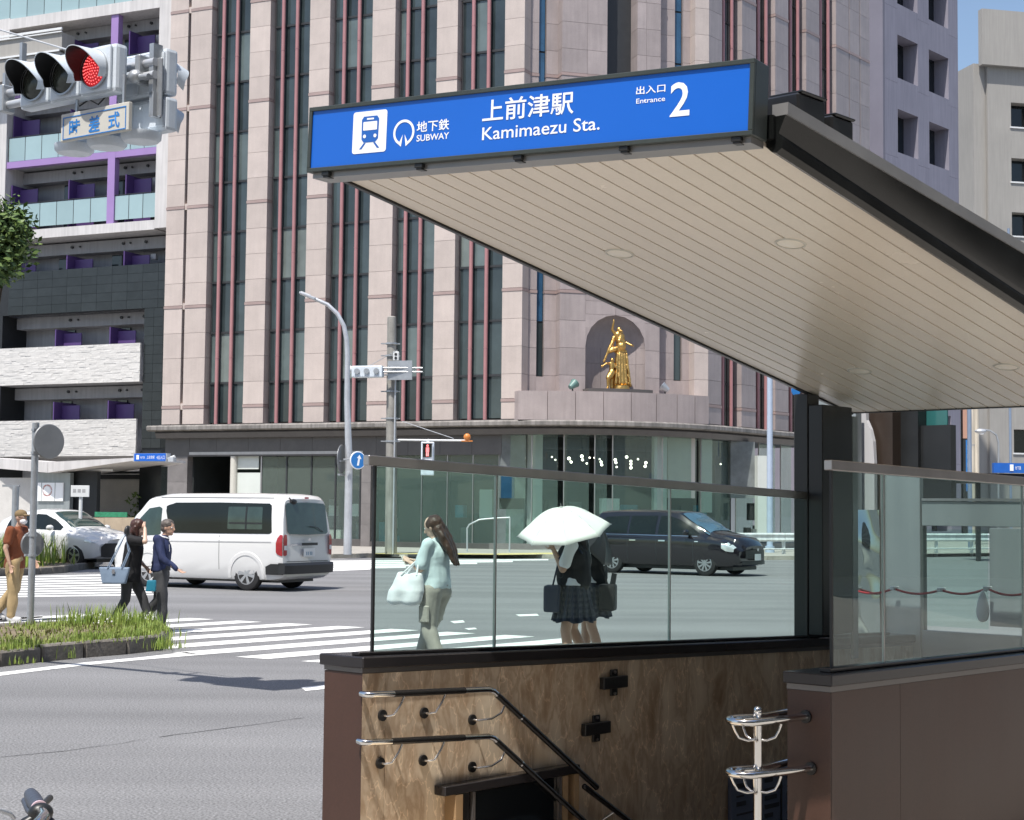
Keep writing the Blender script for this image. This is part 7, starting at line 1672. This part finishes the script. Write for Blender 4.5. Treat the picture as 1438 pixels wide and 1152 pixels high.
# round sign on pole seen from behind, near island
g = onz(42, 893); sp_ = thing('round_sign', 'back of a round traffic sign on a galvanised pole in the near island', 'road sign', (g.x, g.y, .15), radians(48))
def hz(px, py): return aty(px, py, g.y).z - .15
b = MB(); b.cyl((0, 0, 0), (0, 0, hz(47, 594)), .045, n=16); b.build('pole', 'galv', sp_, smooth=40)
dx = aty(60, 620, g.y).x - g.x; b = MB(); b.lathe([(0, .0), (.22, .0), (.23, .01), (.23, .02), (0, .02)], (.13, -.12, hz(60, 620)), 'Y', 36); b.build('disc', 'sign_back', sp_, smooth=30)
b = MB(); zc_ = hz(55, 765); b.lathe([(0, .0), (.16, .0), (.17, .01), (.17, .02), (0, .02)], (.07, .10, zc_), 'Y', 30); b.build('disc', 'sign_back', sp_, smooth=30)
for z in (hz(60, 604), hz(60, 636), hz(55, 752), hz(55, 780)): b = MB(); b.box(-.07, .16 if z > 2.2 else .08, -.07 if z > 2.2 else .045, -.05 if z > 2.2 else .08, z - .015, z + .015); b.lathe([(.046, -.015), (.056, -.015), (.056, .015), (.046, .015)], (0, 0, z), 'Z', 16, cap=False); b.build('clamp', 'galv', sp_)
# white board on post, far island
g = onz(111, 797); wb = thing('board_sign', 'white rectangular sign board on a thin post in the far traffic island', 'road sign', (g.x, g.y, .1), radians(-8)); hz2 = lambda py: aty(111, py, g.y).z - .1; wx = (aty(125, 690, g.y).x - aty(98, 690, g.y).x) / 2
b = MB(); b.cyl((0, 0, 0), (0, 0, hz2(688)), .05, n=12); b.build('post', 'white_paint', wb, smooth=40); b = MB(); b.box(-wx, wx, -.08, -.05, hz2(698), hz2(682)); b.build('board', 'white_paint', wb, bevel=.005)
b = MB()
for k in range(3): b.box(-wx * .75 + k * wx * .5, -wx * .4 + k * wx * .5, -.083, -.0805, hz2(692), hz2(687))
b.build('faded_marks', 'plaster_grey', wb, fix=False)
# bracket post far left behind man
g = onz(19, 800); lp2 = thing('short_post', 'grey post with short arm behind the man in the rust shirt', 'post', (g.x, g.y, 0)); b = MB(); b.cyl((0, 0, 0), (0, 0, aty(19, 683, g.y).z), .09, n=12); b.build('shaft', 'galv', lp2, smooth=40); b = MB(); b.box(-.35, .1, -.05, .05, aty(19, 684, g.y).z, aty(19, 682, g.y).z + .02); b.build('arm', 'galv', lp2)
# street lamp
Yl = onz(488, 786).y + 1.0
def at(px, py, Y=None): return aty(px, py, Y or Yl)
g = at(488, 778); sl = thing('street_lamp', 'tall curved grey street lamp on the far pavement right of the van', 'street lamp', (g.x, Yl, .14))
o_ = V(sl.location); pts = [at(*p) - o_ for p in ((487.5, 560), (488, 500), (487, 478), (483, 458), (474, 441), (460, 428), (440, 419))]
b = MB(); b.tube([V((0, 0, 0)), V((0, 0, 3.2))] + pts, .1, 12, rs=[.145, .13, .10, .09, .085, .08, .075, .07, .06, .055][:len(pts) + 2]); b.build('pole', 'galv_light', sl, smooth=50)
h0_, h1_ = at(443, 420) - o_, at(421, 411) - o_; b = MB(); d = (h1_ - h0_); n = V((0, 1, 0)); u = d.normalized().cross(n).normalized()
b.hexa([h0_ + n * .13 - u * .05, h1_ + n * .16 - u * .03, h1_ - n * .16 - u * .03, h0_ - n * .13 - u * .05], [h0_ + n * .13 + u * .06, h1_ + n * .16 + u * .05, h1_ - n * .16 + u * .05, h0_ - n * .13 + u * .06]); b.build('lamp_head', 'galv_light', sl, bevel=.03, seg=2)
b = MB(); b.hexa([h0_ + d * .35 + n * .09 - u * .07, h0_ + d * .92 + n * .11 - u * .06, h0_ + d * .92 - n * .11 - u * .06, h0_ + d * .35 - n * .09 - u * .07], [h0_ + d * .35 + n * .09 - u * .04, h0_ + d * .92 + n * .11 - u * .03, h0_ + d * .92 - n * .11 - u * .03, h0_ + d * .35 - n * .09 - u * .04]); b.build('lamp_glass', 'white_paint', sl)
# signs on the lamp pole
rs_ = thing('direction_sign', 'round blue arrow sign clamped to the street lamp', 'road sign', at(503, 647) - V((0, .2, 0)), radians(35)); 
b = MB(); b.lathe([(0, 0), (.30, 0), (.31, .012), (.31, .03), (0, .03)], (0, -.03, 0), 'Y', 32); b.build('disc', 'sign_white', rs_, smooth=30); b = MB(); b.lathe([(0, 0), (.275, 0), (.275, .006)], (0, -.038, 0), 'Y', 32, cap=False); b.build('blue_face', 'arrow_blue', rs_)
b = MB(); b.poly([(-.05, -.041, -.18), (.03, -.041, -.18), (.07, -.041, .06), (.13, -.041, .04), (.05, -.041, .19), (-.06, -.041, .08), (.0, -.041, .08)]); b.build('arrow', 'sign_white', rs_); b = MB(); b.cyl((-.5, .1, .02), (0, .02, .02), .03); b.build('bracket', 'galv', rs_)
rs2 = thing('round_sign', 'edge of a second round sign on the left of the street lamp', 'road sign', at(480.5, 645), radians(78)); b = MB(); b.lathe([(0, 0), (.48, 0), (.5, .012), (.5, .03), (0, .03)], (0, 0, 0), 'Y', 32); b.build('disc', 'sign_back', rs2, smooth=30)
for zz in (648, 667): b = MB(); P = at(488, zz) - V(rs2.location); b.box(-.35, .35, -.04, .04, P.z - .03, P.z + .03); b.build('clamp', 'galv', rs2)
# concrete pole with signal, pedestrian signal arm
Yp = Yl + 1.5; g = aty(549, 775, Yp); cp = thing('utility_pole', 'mottled concrete pole with clamps and a small meter box at the far corner', 'pole', (g.x, Yp, .14)); o2 = V(cp.location)
tp2 = aty(550, 446, Yp) - o2; b = MB(); b.cyl((0, 0, 0), tp2, .215, .155, n=20); b.ell(tp2, (.155, .155, .05), 16, 6); b.build('shaft', 'pole_concrete', cp, smooth=40)
for py in (483, 500, 527, 550, 588, 620): p = aty(550, py, Yp) - o2; b = MB(); b.lathe([(.18, -.03), (.215, -.03), (.215, .03), (.18, .03)], (p.x, 0, p.z), 'Z', 18, cap=False); b.box(p.x - .38, p.x + .3, -.03, .03, p.z - .02, p.z + .02); b.build('clamp_band', 'galv', cp)
p0 = aty(552, 495, Yp) - o2; p1 = aty(559, 508, Yp) - o2; b = MB(); b.box(p0.x + .02, p1.x + .05, -.32, -.12, p1.z, p0.z); mb_ = b.build('meter_box', 'white_paint', cp, bevel=.02); 
for k in (0, 1): b = MB(); b.cyl(((p0.x + p1.x) / 2 + .03, -.33, lerp(p1.z, p0.z, .3 + .4 * k)), ((p0.x + p1.x) / 2 + .03, -.32, lerp(p1.z, p0.z, .3 + .4 * k)), .05, n=12); b.build('dial', 'frame_dark', mb_)
b = MB(); q_ = aty(556, 520, Yp) - o2; q2 = aty(555, 780, Yp) - o2; b.cyl((q_.x, -.2, q_.z), (q_.x, -.2, q2.z), .028); b.build('conduit', 'galv_light', cp)
t2 = thing('traffic_signal', 'traffic signal seen side on beside the street lamp, held by the concrete pole', 'traffic signal', (aty(512, 523, Yp).x, Yp - .3, aty(512, 523, Yp).z), radians(-14))
b = MB(); b.box(-.42, .72, -.14, .14, -.22, .20); b.build('housing', 'signal_grey', t2, bevel=.05, seg=2)
b = MB(); b.ell((-.55, 0, .08), (.16, .13, .14), 12, 8); b.build('camera_head', 'white_paint', t2, smooth=60)
for k in range(3): b = MB(); b.cyl((-.2 + k * .36, -.14, 0), (-.2 + k * .36, -.2, 0), .10, n=14); b.build('lens_back', 'galv', t2)
b = MB(); b.box(.85, 1.75, .1, .13, -.30, .38); b.build('back_plate', 'galv', t2); 
for z in (-.02, .12): b = MB(); b.cyl((.7, 0, z), (2.1, .2, z), .03); b.build('arm_pipe', 'galv', t2)
b = MB(); b.cyl((.2, 0, .2), (1.2, .1, .75), .012, n=6); b.build('stay', 'galv', t2)
pa = aty(556, 618, Yp); pb3 = aty(659, 619, Yp); ps_ = thing('pedestrian_signal', 'pedestrian signal with a red standing figure hung from a thin white arm', 'pedestrian signal', pa); d = pb3 - pa
b = MB(); b.cyl((-.2, 0, 0), (d.x, 0, d.z), .035, n=12); b.build('arm', 'white_paint', ps_, smooth=40); b = MB(); e = aty(637, 616, Yp) - pa; f_ = aty(565, 592, Yp) - pa; b.cyl(f_, e, .012, n=6); b.build('stay', 'galv_light', ps_)
a_, c_ = aty(592, 621, Yp) - pa, aty(610, 645, Yp) - pa; c2 = aty(610, 668, Yp) - pa
b = MB(); b.box(a_.x, c_.x, -.32, -.05, c2.z, a_.z); hs_ = b.build('housing', 'signal_grey', ps_, bevel=.03, seg=2)
b = MB(); b.box(a_.x + .08, c_.x - .08, -.345, -.32, c_.z + .06, a_.z - .07); b.build('red_lens', 'lens_dark', hs_)
xm = (a_.x + c_.x) / 2; zt3, zb3 = a_.z - .10, c_.z + .09; b = MB(); b.ell((xm, -.355, zt3 - .04), (.04, .01, .045), 10, 7); b.box(xm - .055, xm + .055, -.36, -.346, lerp(zb3, zt3, .35), zt3 - .1); b.box(xm - .045, xm - .008, -.36, -.346, zb3, lerp(zb3, zt3, .35)); b.box(xm + .008, xm + .045, -.36, -.346, zb3, lerp(zb3, zt3, .35)); b.build('red_figure', 'led_red', hs_, fix=False)
b = MB(); b.box(a_.x + .05, c_.x - .05, -.50, -.32, a_.z - .06, a_.z - .045); b.box(a_.x + .05, a_.x + .065, -.48, -.32, c_.z, a_.z - .06); b.box(c_.x - .065, c_.x - .05, -.48, -.32, c_.z, a_.z - .06); b.build('visor', 'signal_grey', hs_, fix=False)
b = MB(); b.cyl((xm, 0, 0), (xm, -.15, a_.z + .02), .05); b.build('hanger', 'white_paint', ps_)
b = MB(); q_ = aty(656, 614, Yp) - pa; b.ell(q_, (.13, .10, .13), 10, 7); b.box(q_.x - .2, q_.x + .2, -.05, .05, q_.z - .16, q_.z - .12); b.build('amber_lamp', 'amber', ps_, smooth=50)
# pale blue pole near the corner building
g = onz(1081, 781); bp_ = thing('lamp_post', 'plain pale blue post before the right facade of the pink tower', 'post', (g.x, g.y, .1)); b = MB(); b.cyl((0, 0, 0), (0, 0, 14), .125, .10, n=18); b.build('shaft', 'pale_blue', bp_, smooth=40)
b = MB(); b.cyl((0, 0, 0), (0, 0, .3), .19, n=18); b.build('base', 'pale_blue', bp_, smooth=40)
# white guard rail with posts beyond the wagon
ga, gb_ = onz(985, 784.5), onz(1500, 781); gr = thing('guard_rail', 'white steel guard rail along the far kerb behind the dark wagon', 'guard rail', ga + V((0, .5, 0)), atan2(gb_.y - ga.y, gb_.x - ga.x)); Lg = (gb_ - ga).length
n = int(Lg / 2.0)
for i in range(n + 1): b = MB(); b.cyl((i * 2.0, 0, 0), (i * 2.0, 0, .85), .07, n=12); b.build('rail_post', 'rail_white', gr, smooth=40)
for (z0_, z1_) in ((.62, .95),):
    for i in range(n): b = MB(); b.loft([[(x, -.08, z0_), (x, -.13, z0_ + .06), (x, -.09, z0_ + .16), (x, -.13, z1_ - .06), (x, -.08, z1_), (x, -.07, z1_), (x, -.07, z0_)] for x in (i * 2.0 + .01, i * 2.0 + 1.99)]); b.build('rail_beam', 'rail_white', gr)
for i in range(n): b = MB(); b.cyl((i * 2.0 + .01, -.09, .33), (i * 2.0 + 1.99, -.09, .33), .03, n=8); b.build('lower_pipe', 'rail_white', gr)
# small steel handrail by the shop ramp
h1 = aty(656, 776, 62); hb = thing('ramp_handrail', 'thin steel handrail beside the ramp of the glazed corner shop', 'handrail', (h1.x, 62, .14)); o3 = V(hb.location)
P = [aty(p, q_, 62) - o3 for p, q_ in ((656, 742), (659, 737), (673, 730), (695, 728), (716, 727))]; b = MB(); b.tube([V((0, 0, 0)), P[0] - V((0, 0, .05))] + P, .03, 8); b.build('rail', 'galv_light', hb, smooth=50); b = MB(); b.cyl((P[4].x, 0, 0), P[4], .03); b.build('post', 'galv_light', hb)
# blue sign fragment and far right signs
sb = thing('road_sign', 'sliver of a round blue road sign above the parapet beside the black column', 'road sign', aty(1118, 549, 40), radians(20)); b = MB(); b.lathe([(0, 0), (.12, 0), (.12, .03), (0, .03)], (0, 0, 0), 'Y', 28); b.build('disc', 'arrow_blue', sb, smooth=30); b = MB(); b.cyl((.02, .06, .3), (.02, .06, -aty(1118, 549, 40).z), .04, n=12); b.build('pole', 'white_paint', sb)
Yf = 75
for (px, lab) in ((1362, 'pale blue pole left of the distant street lamp'), (1419.5, 'blue grey pole in front of the grey office block')):
    g = aty(px, 700, Yf); o_ = thing('street_pole', lab, 'pole', (g.x, Yf, 0)); b = MB(); b.cyl((0, 0, 0), (0, 0, 15), .10 if px < 1400 else .06, n=12); b.build('shaft', 'pole_blue', o_, smooth=40)
g = aty(1365, 700, 90); o_ = thing('concrete_pole', 'pale concrete pole beside the pale blue pole at right', 'pole', (aty(1372, 700, 90).x, 90, 0)); b = MB(); b.cyl((0, 0, 0), (0, 0, 14), .14, n=12); b.build('shaft', 'plaster_beige', o_, smooth=40)
l0 = aty(1401, 660, 82); o_ = thing('street_lamp', 'distant street lamp with small round head seen under the canopy at right', 'street lamp', (l0.x, 82, 0)); P = [aty(a, c, 82) - V((l0.x, 82, 0)) for a, c in ((1402, 640), (1402, 622), (1399, 611), (1390, 605), (1374, 603))]
b = MB(); b.tube([V((0, 0, 0))] + P, .05, 8); b.build('pole', 'galv', o_, smooth=50); b = MB(); b.ell(P[-1] + V((.1, 0, -.1)), (.30, .2, .12), 12, 8); b.build('lamp_head', 'galv_light', o_, smooth=60); b = MB(); b.ell(P[-1] + V((.15, 0, -.2)), (.14, .12, .08), 10, 7); b.build('lamp_glass', 'sign_white', o_, smooth=60)
s0 = aty(1396, 664, 60); s1 = aty(1480, 651, 60); o_ = thing('station_sign', 'blue station sign on a dark canopy across the street at the right edge', 'sign', (s0.x, 60, s0.z), radians(4)); Wd_ = s1.x - s0.x; Hd_ = s1.z - s0.z
b = MB(); b.box(0, Wd_, 0, .2, 0, Hd_); b.build('sign_box', 'sign_blue_flat', o_); b = MB(); b.box(-.5, Wd_ + .4, .3, 3, -.35, -.02); b.build('canopy_slab', 'black_wall', o_); b = MB(); b.box(Wd_ * .27, Wd_ * .33, -.02, -.002, Hd_ * .2, Hd_ * .85); b.build('pictogram', 'sign_white', o_); text_fit('地下鉄', (Wd_ * .36, Hd_ * .3, Wd_ * .46, Hd_ * .7), 'sign_white', o_, -.01)
for px in (-.3, Wd_ * .8): b = MB(); b.box(px, px + .15, 1, 1.15, -s0.z, -.35); b.build('support', 'black_wall', o_)
vs_ = aty(1360, 640, 88); o_ = thing('banner_sign', 'tall narrow blue vertical shop banner beside the pale pole', 'sign', vs_); b = MB(); q0, q1 = aty(1356, 618, 88) - vs_, aty(1361, 690, 88) - vs_; b.box(q0.x, q1.x, -.1, 0, q1.z, q0.z); b.build('panel', 'arrow_blue', o_)
for i in range(5): z = lerp(q0.z, q1.z, .15 + i * .17); b = MB(); b.box(q0.x + .05, q1.x - .05, -.12, -.102, z - .12, z + .12); b.build('mark', 'sign_white', o_)
b = MB(); b.box(q1.x, q1.x + .3, -.1, 0, q0.z - .3, q0.z - .25); b.build('bracket', 'galv', o_)
# bicycle whose handlebar end shows at the bottom left
bc = thing('bicycle', 'bicycle handlebar with black grip and brake lever at the bottom left', 'bicycle', aty(52, 1150, 3.3) * 1.0, radians(20)); bc.location.z = .12
o_ = V(bc.location); Rb = Matrix.Rotation(-radians(20), 3, 'Z'); Q = lambda px, py, Y: Rb @ (aty(px, py, Y) - o_)
gA, gB = Q(43, 1116, 3.42), Q(55, 1136, 3.20); b = MB(); b.tube([gA, gA.lerp(gB, .15), gA.lerp(gB, .5), gA.lerp(gB, .85), gB], .016, 12, rs=[.0125, .0150, .0165, .0152, .0140]); b.ell(gA, .0135, 12, 8)
b.tube([gA + V((-.012, 0, -.012)), gA.lerp(gB, .5) + V((-.012, 0, -.016)), gB + V((-.008, 0, -.014))], .007, 8); b.build('grip', 'grip_grey', bc, smooth=60)
lv0, lv1 = Q(70, 1121, 3.36), Q(60, 1131, 3.24); b = MB(); b.tube([lv0, lv0.lerp(lv1, .3), lv1, Q(58, 1138, 3.18)], .007, 10, rs=[.0068, .0072, .0055, .006]); b.ell(lv0, .007); b.build('brake_lever', 'plastic_black', bc, smooth=60)
d = (gB - gA).normalized(); b = MB(); b.cyl(gB, gB + d * .012, .0165, n=16); b.build('collar_ring', 'pink_ring', bc, smooth=40)
c = Q(57, 1142, 3.16); b = MB(); b.ell(c, (.024, .018, .020), 12, 8); b.tube([c + V((-.03, 0, -.02)), c, c + V((.03, .0, -.035))], .012, 8); b.build('lever_clamp', 'plastic_black', bc, smooth=60)
b = MB(); b.tube([gB, gB + d * .12, gB + d * .24 + V((-.04, 0, -.02)), gB + d * .30 + V((-.2, 0, -.06))], .0115, 12); b.build('handlebar', 'chrome', bc, smooth=60)
b = MB(); b.tube([c, c + V((.01, -.05, -.05)), c + V((-.03, -.12, -.14))], .0028, 6); b.build('brake_cable', 'cloth_white', bc)
b = MB(); P = [Q(-30, 1135, 3.0), Q(0, 1138, 3.05), Q(14, 1143, 3.08), Q(19, 1149, 3.1), Q(14, 1158, 3.1), Q(-10, 1165, 3.0)]; b.tube(P, .0045, 8); b.build('basket_rim', 'galv_light', bc, smooth=60)
hx = gB + d * .30 + V((-.2, 0, -.06)); b = MB(); b.cyl(hx, (hx.x - .02, hx.y - .05, .62), .014); b.build('steerer', 'chrome', bc, smooth=40)
for k, x_ in enumerate((hx.x - .02, hx.x - .02)):
    yy_ = hx.y - .15 - k * 1.05; b = MB(); b.lathe([(.30, -.02), (.325, -.012), (.33, 0), (.325, .012), (.30, .02)], (x_, yy_, .33), 'X', 36, cap=False); w = b.build('wheel', 'rubber', bc, smooth=60)
    b = MB()
    for i in range(18): a = 2 * pi * i / 18; b.cyl((x_, yy_, .33), (x_, yy_ + .30 * cos(a), .33 + .30 * sin(a)), .0015, n=4)
    b.build('spokes', 'chrome', w, kind='stuff')
b = MB(); x_ = hx.x - .02; y_ = hx.y - .15; b.cyl((x_, hx.y - .05, .62), (x_, y_, .33), .015); b.cyl((x_, hx.y - .08, .60), (x_, y_ - .55, .32), .017); b.cyl((x_, y_ - .55, .32), (x_, y_ - .68, .80), .015); b.cyl((x_, y_ - .55, .32), (x_, y_ - 1.05, .33), .011); b.build('frame', 'chrome', bc)
b = MB(); b.ell((x_, y_ - .70, .84), (.07, .13, .035), 12, 8); b.build('saddle', 'plastic_black', bc, smooth=60)
# ================================================================= street tree at the left edge
def tree(label, base, H_, crown_c, crown_r, nleaf, seed, size=.10):
    root = thing('street_tree', label, 'tree', base); r = random.Random(seed)
    b = MB(); b.tube([V((0, 0, 0)), V((.05, 0, H_ * .25)), V((-.03, .05, H_ * .5)), V(crown_c) * .8], .2, 12, rs=[.24, .18, .14, .07]); b.build('trunk', 'bark', root, smooth=60)
    cl = []
    for i in range(30):
        while True:
            p = V((r.uniform(-1, 1), r.uniform(-1, 1), r.uniform(-1, 1)))
            if .35 < p.length < 1: break
        q_ = V(crown_c) + V((p.x * crown_r[0], p.y * crown_r[1], p.z * crown_r[2])); cl.append((q_, r.uniform(.45, .85)))
    for i in range(12): q_ = cl[i][0]; b = MB(); s_ = V((0, 0, H_ * r.uniform(.35, .6))); m_ = s_.lerp(q_, .5) + V((0, 0, -.3)); b.tube([s_, m_, q_], .05, 7, rs=[.07, .045, .015]); b.build('limb', 'bark', root, smooth=60)
    for mt, k0 in (('leaf', 0), ('leaf_dark', 1)):
        b = MB()
        for i in range(nleaf // 2):
            q_, rr = cl[r.randrange(len(cl))]; n = V((r.gauss(0, 1), r.gauss(0, 1), r.gauss(0, 1))).normalized(); rad = rr * (r.random() ** .4)
            p = q_ + n * rad; t = V((r.gauss(0, 1), r.gauss(0, 1), r.gauss(0, .6))).normalized(); u = t.cross(n + V((0, 0, .6))).normalized(); s_ = size * r.uniform(.6, 1.3)
            b.add([p - t * s_, p + u * s_ * .45, p + t * s_, p - u * s_ * .45], [(0, 1, 2), (0, 2, 3)])
        b.build('crown', mt, root, fix=False, kind='stuff')
    return root
cT = aty(2, 338, 40); tb0 = V((aty(-45, 700, 40).x, 40, 0)); tree('leafy street tree whose crown shows at the left edge before the dark tiles', tb0, 7.0, (cT.x - tb0.x - .6, 0, cT.z), (.95, 1.3, .9), 9000, 3, .10)
# small shrub by the planter
sh = aty(200, 712, 60); tb1 = thing('shrub', 'small green shrub by the dark pier of the subway entrance', 'plant', (sh.x, 60, .14)); r = random.Random(8); b = MB()
for i in range(500):
    h = r.random(); p = V((r.gauss(0, .22), r.gauss(0, .2), .2 + h * 1.9)); t = V((r.gauss(0, 1), r.gauss(0, 1), r.gauss(0, 1))).normalized(); u = t.orthogonal().normalized(); s_ = .10
    b.add([p - t * s_, p + u * s_ * .4, p + t * s_, p - u * s_ * .4], [(0, 1, 2), (0, 2, 3)])
b.build('foliage', 'leaf', tb1, fix=False, kind='stuff'); b = MB(); b.cyl((0, 0, 0), (0, 0, 1.6), .025, .01); b.build('stem', 'bark', tb1)
# ================================================================= finish
for o in list(bpy.data.objects):
    if o.type == 'FONT': bpy.data.objects.remove(o)
bpy.data.scenes.remove(WS)
